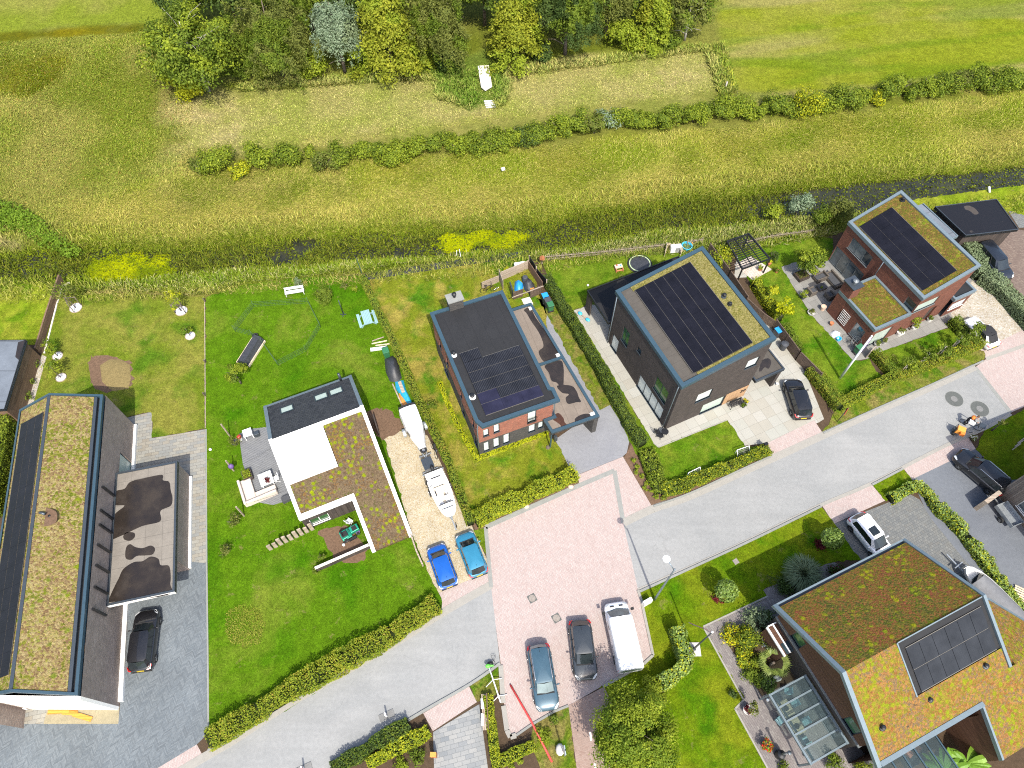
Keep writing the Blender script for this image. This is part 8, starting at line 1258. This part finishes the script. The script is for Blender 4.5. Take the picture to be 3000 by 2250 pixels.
def goal(lab,px,rz):
    t_=O('toy_goal',lab,'goal',px,rz,.02,'small white goals'); P_('goal_frame','plastic_white',t_,lambda m:(m.tube([(-.6,0,0),(-.6,0,.8),(.6,0,.8),(.6,0,0)],.035,6),m.tube([(-.6,.5,.02),(.6,.5,.02)],.03,6),m.tube([(-.6,0,.8),(-.6,.5,.02)],.025,5),m.tube([(.6,0,.8),(.6,.5,.02)],.025,5))); P_('net','net_grey',t_,lambda m:[m.bar((-.6+.12*k,.0,.8),(-.6+.12*k,.5,.02),.008) for k in range(11)]+[m.bar((-.6,.1*k,.8-.156*k),(.6,.1*k,.8-.156*k),.008) for k in range(5)] and None)
goal('small white toy goal at the left end of the front hedge of house number 20',(2028,1388),207); goal('small white toy goal near the right end of the front hedge of house number 20',(2170,1324),200)
one('letterbox','black letterbox post at the drive end of the front hedge','letterbox','black_metal',lambda m:(m.cb(tuple(G(2243,1302,.9)),(.35,.25,.4),R(20)),m.bar(G(2243,1302),G(2243,1302,.7)-Vector((0,0,0)),.08)) and None); one('lid_bin','round black bin against the right wall of house number 20','bin','bin_dark',lambda m:m.lathe([(.28,0),(.34,.85),(.36,.9),(.1,.98)],tuple(G(2292,1022)),14)); bin_('dark bin with blue lid between the house and the woven fence',(2272,984),115,'bin_dark','lid_blue')
fence_line('woven_fence','tall woven willow fence between house number 20 and the pergola garden, upper part',[(2072,742),(2130,820),(2180,895)],1.5,.08,'wicker_fence',posts=1.8); fence_line('woven_fence','woven willow fence beside the bins and the slab drive, lower part',[(2262,962),(2330,1055),(2392,1118)],1.5,.08,'wicker_fence',posts=1.8); fence_line('woven_fence','woven willow fence hidden by climbing shrubs, middle part',[(2180,895),(2230,940),(2262,962)],1.2,.08,'wicker_fence')
# ---- pergola and patio of the wing house
def pergola():
    c=[G(*p,2.3) for p in Zc(1600,680,.3737)((1420,70),(1590,10),(1755,205),(1540,285))]; b=c[0]; t_=thing('pergola','black steel pergola with slatted roof over a small terrace','pergola',(b.x,b.y,0)); L=[p-Vector((b.x,b.y,0)) for p in c]
    for p in L: P_('post','black_metal',t_,lambda m:m.bar((p.x,p.y,0),(p.x,p.y,2.3),.12))
    for i in range(4): P_('beam','black_metal',t_,lambda m:m.bar(L[i]+Vector((0,0,-.08)),L[(i+1)%4]+Vector((0,0,-.08)),.12,.18))
    P_('slat','black_metal',t_,lambda m:[m.bar(L[0].lerp(L[3],k/14),L[1].lerp(L[2],k/14),.05,.07) for k in range(1,14)]+[m.bar(L[0].lerp(L[1],k/3),L[3].lerp(L[2],k/3),.07,.09) for k in (1,2)] and None)
pergola(); surf('terrace',[(2150,775),(2200,752),(2262,790),(2205,822)],'deck_pale',.044)
def lounge(lab,px,rz,sx,sy,back='x',name='lounge_chair',cat='chair',group=None):
    t_=O(name,lab,cat,px,rz,.03,group); P_('base','wicker',t_,lambda m:m.box(-sx/2,sx/2,-sy/2,sy/2,0,.32),bevel=.03); P_('backrest','wicker',t_,lambda m:m.box(-sx/2,-sx/2+.16,-sy/2,sy/2,.32,.72),bevel=.03); P_('armrest','wicker',t_,lambda m:(m.box(-sx/2+.16,sx/2,-sy/2,-sy/2+.14,.32,.56),m.box(-sx/2+.16,sx/2,sy/2-.14,sy/2,.32,.56)),bevel=.02); P_('cushion','grey_cushion',t_,lambda m:m.box(-sx/2+.17,sx/2-.02,-sy/2+.15,sy/2-.15,.325,.46),bevel=.04)
lounge('dark wicker garden sofa with grey cushions below the patio doors',(2438,826),205,.95,2.0,name='garden_sofa',cat='sofa'); lounge('dark wicker ottoman lounger at the end of the garden sofa',(2400,818),205,1.3,.85,name='garden_lounger',cat='lounger'); lounge('wicker armchair on the patio, left of the dark coffee table',(2374,860),25,.8,.8); lounge('dark wicker armchair in the shade of the chimney wall',(2428,872),115,.85,.8)
t_=O('coffee_table','dark coffee table with a plant between the patio seats','table',(2405,846),25,.03); P_('tabletop','grey_cushion',t_,lambda m:m.box(-.5,.5,-.35,.35,.34,.4)); P_('base','wicker',t_,lambda m:m.box(-.45,.45,-.3,.3,0,.34)); c=G(2405,844,.42); shrub('plant','small green plant on the dark coffee table',(c.x,c.y,.43),.3,.22,'leaf_mid',110,.1,545,None,'plant',5)
pot('bushy plant in a pot on the lawn edge of the patio',(2350,874),.3,.45,'bin_dark','leaf_bright',.55,.7,420,None,550); pot('low plant in a grey bowl on the lawn edge of the patio',(2374,920),.36,.3,'concrete','leaf_olive',.36,.28,260,None,551); pot('stack of two pale terracotta pots by the chimney wall',(2408,908),.26,.55,'pot_pale'); pot('orange terracotta pot on a dark saucer by the white wall strip',(2434,952),.2,.32,'terracotta'); pot('orange flower pot at the pergola foot, left',(2225,792),.22,.35,'terracotta','leaf_bright',.35,.4,220,None,552); pot('orange flower pot at the pergola foot, right',(2252,776),.2,.32,'terracotta','leaf_yellow',.3,.35,180,None,553); pot('terracotta pot plant on the pale path corner',(2274,798),.2,.3,'terracotta','leaf_mid',.36,.4,220,None,554)
box_planter('square timber planter at the foot of the round patio tree',(2346,812),25,1.3,1.1,.4,'leaf_olive',200)
for i,(px,r,h,lf,pm,lab) in enumerate((((2632,980),.36,.5,'leaf_olive','pot_white','round clipped bush in a white pot by the front wall'),((2676,963),.30,.35,'leaf_bright','pot_white','leafy plant in a white pot right of the round clipped bush'),((2720,940),.26,.35,'leaf_mid','pot_white','potted plant beside the dark porch'),((2566,1012),.3,.35,'leaf_mid','concrete','bushy pot plant left of two near the flagpole top'),((2588,1006),.22,.32,'leaf_olive','concrete','smaller pot plant right of two near the flagpole top'))): pot(lab,px,r,h,pm,lf,r*1.25,.45,300,None,560+i)
tree('standard_tree','small standard tree in a white pot by the front path','tree',(2664,966),1.9,.42,'leaf_bright',380,.13,8,.18,'bark',.6,None,'round',570,4)
def toys():
    b=G(2446,982); heap('cloth_heap','crumpled white clothes or toys on the side path','clothes',[(2432,975),(2444,968),(2462,978),(2456,994),(2440,990)],.4,'plastic_white',21); one('toy','blue bucket toy on the side path','bucket','toy_blue',lambda m:m.lathe([(.2,0),(.26,.3),(.2,.3),(.15,.05)],tuple(G(2455,996)),12))
toys()
bin_('green wheelie bin with open lid on the side path',(2508,1034),30,'bin_green','bin_green')
def wire_chair(lab,px,rz):
    t_=O('wire_chair',lab,'chair',px,rz,.03,'round wire chairs'); n=16; m=MB(); m.tube([(.1+.42*math.cos(2*PI*k/n),.42*math.sin(2*PI*k/n),.75+.28*math.sin(2*PI*k/n+PI/2)*-1) for k in range(n+1)],.02,5); [m.tube([(.1,0,.35),(.1+.42*math.cos(2*PI*k/n),.42*math.sin(2*PI*k/n),.75+.28*math.sin(2*PI*k/n+PI/2)*-1)],.009,4) for k in range(n)]; m.build('shell',MATS['steel_grey'],t_); P_('leg','steel_grey',t_,lambda q:[q.bar((.1+.25*math.cos(a),.25*math.sin(a),0),(.1,0,.36),.025) for a in (.7,2.3,3.9,5.5)] and None)
wire_chair('round wire chair nearer the wing wall',(2488,1004),200); wire_chair('round wire chair beside the green bin',(2500,1012),240); fence_line('side_gate','grey timber garden gate beside the flagpole and the hedge end',[(2535,1050),(2550,1036)],1.3,.06,'wood_weathered','gate')
def flagpole(lab,px,h,r,foot=None,name='flagpole'):
    t_=O(name,lab,'flagpole',px,0,.0); P_('pole','plastic_white' if foot is None else 'steel_grey',t_,lambda m:m.tube([(0,0,0),(0,0,h*.5),(0,0,h)],[r,r*.85,r*.6],10)); P_('finial','frame_white',t_,lambda m:m.ell((0,0,h+.06),(.09,.09,.08))); 
    if foot: P_('base','concrete',t_,lambda m:m.box(-.55,.55,-.5,.5,.015,.12)); P_('socket','steel_grey',t_,lambda m:m.box(-.12,.12,-.12,.12,.12,.5))
    return t_
fp_=flagpole('tall white flagpole on the lawn of the wing house',(2460,1109),6.9,.12); P_('rope','purple',fp_,lambda m:m.tube([(.12,.0,4.4),(.14,.02,5.2),(.1,0,6.6)],.05,5)); P_('arm','frame_white',fp_,lambda m:m.bar((0,0,6.6),(.25,.1,5.6),.035))
fp2=flagpole('grey flagpole on a concrete block in front of the large house',(2030,1903),6.1,.075,True)
def flag():
    b=G(2030,1903); cols=['signal_red','plastic_white','navy']; t_=thing('flag','limp red white and blue pennant on the grey flagpole','flag',(b.x,b.y,6.0))
    for i,mt in enumerate(cols): 
        m=MB(); v=[]
        for k in range(8): f=k/7; v+=[(-.05-1.3*f,.05+.75*f,-.1-.5*f*f+.06*math.sin(7*f)-.07*i),(-.05-1.3*f+.02,.05+.75*f+.04,-.1-.5*f*f+.06*math.sin(7*f)-.07*i-.07)]
        m.add(v,[(2*k,2*k+2,2*k+3,2*k+1) for k in range(7)]); m.build('stripe',MATS[mt],t_)
flag()
# ---- street furniture
def street_lamp():
    t_=O('street_lamp','tall grey street lamp with a round white lamp head at the lawn corner','street lamp',(1917,1757),0,0); P_('pole','zinc',t_,lambda m:m.tube([(0,0,0),(0,0,1.2),(0,0,7.4),(0,0,8.3)],[.11,.09,.06,.05],10)); hd=G(1953,1637,8.4)-G(1917,1757); hd.z=8.35; P_('arm','zinc',t_,lambda m:m.tube([(0,0,8.0),tuple(Vector((0,0,8.15)).lerp(hd,.5)),tuple(hd)],.035,8)); P_('lamp_head','plastic_white',t_,lambda m:m.lathe([(.08,-.12),(.27,-.02),(.27,.03),(.15,.09),(.02,.12)],tuple(hd),20))
street_lamp()
one('utility_cabinet','white utility cabinet at the foot of the street lamp','cabinet','plastic_white',lambda m:m.cb(tuple(G(1896,1764,.42)),(.75,.32,.84),R(28)),bevel=.02)
def manhole(lab,px,rz,name='manhole_cover'):
    t_=O(name,lab,'manhole cover',px,rz,.024,'manhole covers in the plaza'); P_('frame_plate','patch',t_,lambda m:m.box(-.32,.32,-.32,.32,0,.006)); P_('lid','cover_metal',t_,lambda m:(m.lathe([(.27,.006),(.27,.012),(.01,.0125)],n=22)))
    return t_
manhole('square manhole cover in the pink paving, left of two',(1559,1753),28); manhole('square manhole cover in the pink paving, right of two near the graphite car',(1630,1811),28)
one('inspection_cover','small square grey cover in the shaded front lawn','cover','cover_metal',lambda m:m.cb(tuple(G(2156,1645,.045)),(.42,.42,.02),R(30)))
for px,lab in (((2795,1169),'large round dark patch in the asphalt, left of two'),((2870,1198),'large round dark patch in the asphalt, right of two')): t_=O('road_patch',lab,'manhole patch',px,0,.0265,'round patches in the road'); P_('surround','patch',t_,lambda m:m.lathe([(.80,0),(.80,.004),(.01,.005)],n=30)); P_('lid','patch_dark',t_,lambda m:m.lathe([(.3,.006),(.3,.009),(.01,.0095)],n=20)); P_('joint','kerb_grey',t_,lambda m:m.lathe([(.83,0),(.83,.005),(.80,.005)],n=30,cap=False))
def marker(lab,px,rz):
    t_=O('marker_post',lab,'bollard',px,rz,.024,'marker posts on black rubber plates'); [P_('base_plate','patch_dark',t_,lambda m:m.box(s*.30-.26,s*.30+.26,-.24,.24,0,.05)) for s in (-1,1)]; P_('post','plastic_white',t_,lambda m:m.box(-.05,.05,-.11,.11,.05,.85)); P_('reflector','signal_red',t_,lambda m:m.box(-.055,.055,-.08,.08,.6,.75))
marker('white marker post on two rubber plates in the middle of the road',(1133,2096),24); marker('white marker post on rubber plates at the bottom edge of the road',(891,2252),24)
one('drain_pipe','long red plastic pipe lying across the parking and the verge','pipe','pipe_red',lambda m:m.tube([tuple(G(1495,2007)+Vector((0,0,.12))),tuple(G(1555,2112)+Vector((0,0,.2))),tuple(G(1617,2233)+Vector((0,0,.12)))],.075,10))
def mast():
    a,b=G(1467,2060)+Vector((0,0,.25)),G(1432,1955)+Vector((0,0,.55)); t_=thing('float_boom','white boom with two curved cross arms and a green head lying on the verge','boom',a); V=b-a; P_('boom','plastic_white',t_,lambda m:m.tube([(0,0,0),tuple(V*.5),tuple(V)],.05,8)); s=Vector((-V.y,V.x,0)).normalized()
    for f in (.18,.62): p=V*f; P_('cross_arm','frame_white',t_,lambda m:m.tube([tuple(p+s*.65+Vector((0,0,-.18))-V.normalized()*.25),tuple(p),tuple(p-s*.65+Vector((0,0,-.18))-V.normalized()*.1)],.03,6))
    P_('head','lime_green',t_,lambda m:(m.ell(tuple(V+Vector((-.05,0,0))),(.2,.16,.14)),m.ell(tuple(V+Vector((.2,.05,-.1))),(.2,.08,.08)))); n=10; P_('wire_loop','rubber',t_,lambda m:m.tube([tuple(V+Vector((.35+.18*math.sin(2*PI*k/n*2),.45+.4*math.cos(2*PI*k/n),-.3))) for k in range(n+1)],.015,5)); P_('motor','black_metal',t_,lambda m:m.ell(tuple(V+Vector((.12,.2,-.2))),(.25,.18,.12)))
mast()
t_=O('letterbox','rusty orange letterbox post beside the slab drive','letterbox',(1273,2214),0,.02); P_('box','rust',t_,lambda m:m.box(-.2,.2,-.14,.14,.0,1.1)); P_('lid','orange',t_,lambda m:m.box(-.21,.21,-.16,.16,1.1,1.13))
t_=O('park_bench','weathered slatted seat with white boards beside the slab drive','bench',(1417,2088),-86,.03); P_('seat','wood_weathered',t_,lambda m:[m.box(-1.2,1.2,-.1+.12*k,-.0+.12*k,.4,.44) for k in range(3)]); P_('back_rail','timber_plain',t_,lambda m:m.box(-1.2,1.2,.27,.33,.4,.85)); [P_('leg','concrete',t_,lambda m:m.box(x-.1,x+.1,-.12,.3,0,.4)) for x in (-.9,.9)]; P_('white_board','bench_white',t_,lambda m:(m.box(-.9,-.2,-.16,.05,.45,.5),m.box(.1,.9,-.18,.0,.45,.5)))
t_=O('info_sign','grey blue information panel on a post at the bottom verge','sign',(1648,2205),8,.0); P_('post','steel_grey',t_,lambda m:(m.tube([(.05,0,0),(.05,0,2.4)],.05,8))); P_('panel','sign_grey',t_,lambda m:m.box(.0,.06,-.3,.3,1.0,2.4)); one('boulder','large white boulder beside the information panel','boulder','stone_white',lambda m:m.ell(tuple(G(1640,2197)+Vector((0,0,.25))),(.32,.42,.35),10,7))
def warning(px):
    t_=O('road_sign','red edged triangular warning sign seen from behind at the hedge end','road sign',px,0,0); P_('post','steel_grey',t_,lambda m:m.tube([(0,0,0),(0,0,2.6)],.035,8)); a=R(60); d_=Vector((math.cos(a),math.sin(a),0)); n_=Vector((-math.sin(a),math.cos(a),0)); 
    for nm,mt,k,o in (('plate','signal_red',1,0),('rear_plate','frame_dark',.8,.02)):
        m=MB(); v=[tuple(d_*x*k+n_*(y+o)+Vector((0,0,2.2+z*k))) for y in (-.012,.012) for x,z in ((-.42,-.33),(.42,-.33),(0,.42))]; m.add(v,[(0,1,2),(5,4,3),(0,3,4,1),(1,4,5,2),(2,5,3,0)]); m.build(nm,MATS[mt],t_)
warning((2452,1236))
# ---- terrace of the large house
pot('small tree with dark red flowers in a round grey pot beside the garden path',(2186,2082),.34,.45,'concrete','leaf_red',.4,.3,260,None,580); c=G(2186,2082); tree('standard_tree','slender leafy tree growing from the pot beside the garden path','tree',(c.x,c.y,.5),1.5,.55,'leaf_olive',300,.14,8,.22,'bark_pale',.5,None,'round',581,4)
pot('dark pot with green plant and red flowers on the terrace',(2240,2186),.3,.45,'bin_dark','leaf_bright',.5,.7,420,'flower_red',582); pot('pot with red geraniums in front of the flower pot',(2252,2192),.2,.3,'bin_dark','leaf_mid',.3,.3,220,'flower_red',583)
t_=O('patio_heater','dark metal stove with tall flue pipe on the terrace','stove',(2280,2212),0,.03); P_('body','black_metal',t_,lambda m:m.lathe([(.3,0),(.32,.35),(.28,.75),(.1,.85)],n=16)); P_('flue','cover_grey',t_,lambda m:m.tube([(0,0,.8),(0,0,2.3)],.08,10)); P_('flue_cap','steel_grey',t_,lambda m:m.lathe([(.14,2.3),(.14,2.4),(.02,2.46)],n=12))
def dining():
    ex=lambda u,v: Gh.w(u,v,.03)
    for i,(u,v) in enumerate(((-1.2,-6.1),(-1.2,-7.4))):
        p=ex(u,v); t_=thing('dining_table',f"wooden dining table under the glass veranda, {('upper','lower')[i]} one",'table',p,Gh.a,'veranda tables'); P_('tabletop','table_wood',t_,lambda m:m.box(-.4,.4,-.55,.55,.7,.75)); [P_('leg','black_metal',t_,lambda m:m.box(x-.03,x+.03,y-.03,y+.03,0,.7)) for x in (-.34,.34) for y in (-.48,.48)]; k=P_('placemat','rubber',t_,lambda m:m.lathe([(.2,.752),(.2,.76),(.01,.761)],n=16))
    for i,(u,v,rz) in enumerate(((-.35,-6.1,180),(-.35,-7.4,180),(-.3,-5.2,150),(-2.0,-6.6,10),(-1.1,-8.4,90))):
        p=ex(u,v); t_=thing('dining_chair',f"grey shell chair under the glass veranda, {ORD[i]} from the house corner",'chair',p,Gh.a+R(rz),'veranda chairs'); P_('seat','table_blue',t_,lambda m:m.box(-.24,.24,-.25,.25,.42,.48),bevel=.03); P_('backrest','table_blue',t_,lambda m:m.box(-.28,-.22,-.25,.25,.46,.88),bevel=.02); [P_('leg','black_metal',t_,lambda m:m.box(x-.02,x+.02,y-.02,y+.02,0,.42)) for x in (-.2,.2) for y in (-.2,.2)]
dining()
p=Gh.w(5.3,-12.4,.03); t_=thing('day_bed','lounge bed with salmon cushions under the lean to glass','lounger',p,Gh.a); P_('base','wicker',t_,lambda m:m.box(-.9,.9,-.6,.6,0,.4)); P_('mattress','grey_cushion',t_,lambda m:m.box(-.86,.86,-.56,.56,.4,.52),bevel=.03); [P_('cushion','cushion_salmon',t_,lambda m:m.cb((x,.25,.62),(.4,.4,.16),R(20))) for x in (-.3,.45)]
def rock_wall():
    for i,px in enumerate(((2255,2000),(2275,1988),(2240,2010))): one('garden_stone',f"grey garden stone at the veranda end of the path bed, {ORD[i]} one",'stone','concrete',lambda m:m.ell(tuple(G(*px)+Vector((0,0,.15))),(.35,.25,.22),8,5),'stones at the path bed end')
rock_wall()
for px,lab in (((2246,2052),'round white lamp at the upper veranda corner'),((2358,2218),'round white lamp at the lower veranda corner')): one('garden_lamp',lab,'lamp','plastic_white',lambda m:m.ell(tuple(G(*px)+Vector((0,0,.3))),(.13,.13,.13)),'white globe lamps')
t_=O('pallet','pale wooden pallet lying at the right edge by the laurel hedge','pallet',(2990,1745),-30,.03); P_('slat','plank_new',t_,lambda m:[m.box(-.6,.6,-.5+.2*k,-.38+.2*k,.12,.15) for k in range(6)] and None); P_('runner','wood_weathered',t_,lambda m:[m.box(x-.05,x+.05,-.5,.62,0,.12) for x in (-.5,0,.5)] and None)
shrub('potted_plant','pale flowering plant in a dark pot at the right lawn corner',(2845,1290),.9,.4,'leaf_olive',320,.12,590,None,'plant',8,('flower_white',.3)); one('timber_trestle','weathered timber trestle lying on the shaded right lawn','trestle','wood_weathered',lambda m:[m.bar(G(2965+8*k,1318-10*k,.3),G(2990+8*k,1300-10*k,.3),.08) for k in range(3)] and None)
one('lawn_pole','white pole end in the bright lawn above the dark garage','pole','plastic_white',lambda m:m.tube([tuple(G(2898,566)+Vector((0,0,.1))),tuple(G(2890,556)+Vector((0,0,.5)))],.12,8)); one('footbridge','white plank footbridge crossing the small ditch into the wood','bridge','stone_white',lambda m:m.prism([xy(G(*p)) for p in ((1400,202),(1432,200),(1442,262),(1422,274),(1410,264))],.35,.45)); one('footbridge_steps','small white steps below the plank footbridge','steps','bench_white',lambda m:[m.cb(tuple(G(1432+2*k,298+6*k)+Vector((0,0,.1))),(1.2,.22,.05),R(5)) for k in range(4)] and None)
one('field_post','weathered post at the corner of the mown field','post','bark_pale',lambda m:m.tube([tuple(G(2124,262)),tuple(G(2124,262)+Vector((0,0,1.1)))],.1,6)); one('survey_marker','white plastic crate lying in the tall grass','crate','plastic_white',lambda m:m.cb(tuple(G(1474,505)+Vector((0,0,.5))),(.4,.3,.2),R(20)))
# ---- person delivering post, with a bicycle and bags
m_plain('skin',(.42,.22,.15),.6,0,.05); m_plain('hair',(.10,.055,.03),.8,0,.2); m_plain('cloth_black',(.02,.018,.02),.9,0,.1); m_plain('vest_orange',(.72,.20,.03),.8,0,.06); m_plain('bag_orange',(.75,.30,.05),.75,0,.08)
def person(px,rz):
    t_=O('person','person in dark clothes and orange shoulder vest bending over a delivery bicycle','person',px,rz,.026); J=dict(pel=(0,0,.92),sp=(.10,0,1.12),ch=(.26,0,1.30),nk=(.36,0,1.42),hd=(.42,0,1.55)); V=[];E=[];Rd=[]
    def add(p,r): V.append(p); Rd.append(r); return len(V)-1
    pel=add((0,0,.92),.15); sp=add((.08,0,1.10),.145); ch=add((.22,0,1.30),.16); nk=add((.33,0,1.43),.065); hb=add((.38,0,1.50),.075); hd=add((.44,0,1.60),.10); ht=add((.46,0,1.69),.075); E+=[(pel,sp),(sp,ch),(ch,nk),(nk,hb),(hb,hd),(hd,ht)]
    for s in (1,-1):
        sh=add((.25,s*.19,1.34),.075); el=add((.42,s*.27,1.12),.05); wr=add((.66,s*.20,1.04),.035); ha=add((.74,s*.18,1.02),.038); E+=[(ch,sh),(sh,el),(el,wr),(wr,ha)]
        for k in range(4): f=add((.80-.01*k,s*(.155+.018*k),1.0-.01*k),.010); g_=add((.80-.01*k,s*(.15+.018*k),.95),.008); E+=[(ha,f),(f,g_)]
        th=add((.76,s*.13,1.0),.011); E+=[(ha,th)]
        hp=add((0,s*.10,.86),.10); kn=add((.05 if s>0 else .12,s*.11,.48),.065); an=add((-.02 if s>0 else .03,s*.11,.09),.045); to=add((.16 if s>0 else .22,s*.12,.04),.04); E+=[(pel,hp),(hp,kn),(kn,an),(an,to)]
    me=bpy.data.meshes.new('body'); me.from_pydata(V,E,[]); o=bpy.data.objects.new('body',me); COL.objects.link(o); o.parent=t_; md=o.modifiers.new('skin','SKIN'); sv=me.skin_vertices[0].data
    for i,r_ in enumerate(Rd): sv[i].radius=(r_,r_)
    sv[0].use_root=True; ss=o.modifiers.new('sub','SUBSURF'); ss.levels=ss.render_levels=1; dg=bpy.context.evaluated_depsgraph_get(); m2=bpy.data.meshes.new_from_object(o.evaluated_get(dg)); o.modifiers.clear(); o.data=m2; m2.materials.clear()
    for mt in ('cloth_black','skin'): m2.materials.append(MATS[mt])
    for p in m2.polygons:
        c=p.center; p.material_index=1 if (c.z>1.46 or (c.x>.64 and c.z<1.1 and c.z>.9)) else 0; p.use_smooth=True
    P_('hair','hair',t_,lambda m:m.ell((.44,0,1.665),(.115,.105,.085))); P_('vest','vest_orange',t_,lambda m:m.ell((.20,0,1.31),(.19,.235,.17))); P_('eye','cloth_black',t_,lambda m:[m.ell((.535,s*.04,1.61),(.012,.015,.012),6,4) for s in (1,-1)] and None); P_('nose','skin',t_,lambda m:m.ell((.55,0,1.58),(.02,.014,.025),6,4))
person((2822,1242),-20)
def post_bike():
    t_=O('delivery_bicycle','delivery bicycle with front carrier held by the person in orange','bicycle',(2838,1250),-32,.026); n=16
    for x in (-.62,.62): P_('wheel','tyre',t_,lambda m:m.tube([(x+.33*math.cos(2*PI*k/n),0,.34+.33*math.sin(2*PI*k/n)) for k in range(n+1)],.025,5))
    P_('frame','black_metal',t_,lambda m:[m.tube([a,c],.03,5) for a,c in (((-.62,0,.34),(-.15,0,.32)),((-.15,0,.32),(-.28,0,.9)),((-.28,0,.8),(.45,0,.85)),((-.15,0,.32),(.46,0,.75)),((.62,0,.34),(.42,0,1.0)),((-.62,0,.34),(-.28,0,.8)))] and None); P_('handlebar','black_metal',t_,lambda m:m.tube([(.3,-.32,1.08),(.42,-.1,1.05),(.42,.1,1.05),(.3,.32,1.08)],.022,6)); P_('carrier','steel_grey',t_,lambda m:m.box(.45,1.0,-.25,.25,.85,.9)); P_('saddle','rubber',t_,lambda m:m.ell((-.3,0,.96),(.15,.1,.06)))
    one('mail_crate','white mail crate on the front carrier of the delivery bicycle','crate','plastic_white',lambda m:m.cb(tuple(G(2848,1237,1.0)),(.5,.38,.3),R(-30)))
post_bike()
c=G(2812,1262,.6); t_=thing('mail_trolley','orange mail bag trolley behind the delivery bicycle','trolley',(c.x,c.y,.026),R(-28)); P_('bag','bag_orange',t_,lambda m:m.box(-.34,.34,-.27,.27,.35,.98),bevel=.05); P_('flap','vest_orange',t_,lambda m:m.box(.0,.36,-.5,-.28,.55,.9)); P_('frame','black_metal',t_,lambda m:(m.tube([(-.4,.25,.1),(-.4,.25,1.1),(-.4,-.25,1.1),(-.4,-.25,.1)],.025,6),m.tube([(.3,0,.7),(1.0,.2,.75)],.025,6))); P_('wheel','tyre',t_,lambda m:m.tube([(-.3,-.32,.15),(-.3,.32,.15)],.15,12)); P_('side_pocket','steel_grey',t_,lambda m:m.box(-.55,-.36,-.15,.15,.3,.7))
tree('small_tree','thin young tree at the kerb beside the shaded lawn','tree',(2905,1262),2.2,.5,'leaf_olive',180,.13,6,.2,'bark',.5,None,'round',595,5)
heap('straw_heap','flattened heap of dead grass on the dry lawn above the long house','heap',[(292,1070),(320,1052),(352,1052),(382,1068),(385,1110),(378,1140),(330,1148),(298,1120)],.25,'straw',31,sharp=.2)
# seams and stitching lines of real paving: a few string lights over the deck
for i,(a,c) in enumerate((((706,1362),(800,1310)),((744,1470),(868,1424)))): one('string_light',f"black string of lights over the slate deck, {('upper','lower')[i]} one",'string lights','rubber',lambda m:m.tube([tuple(G(*a,2.2)),tuple((G(*a,2.2)+G(*c,2.4))/2-Vector((0,0,.15))),tuple(G(*c,2.4))],.012,4))
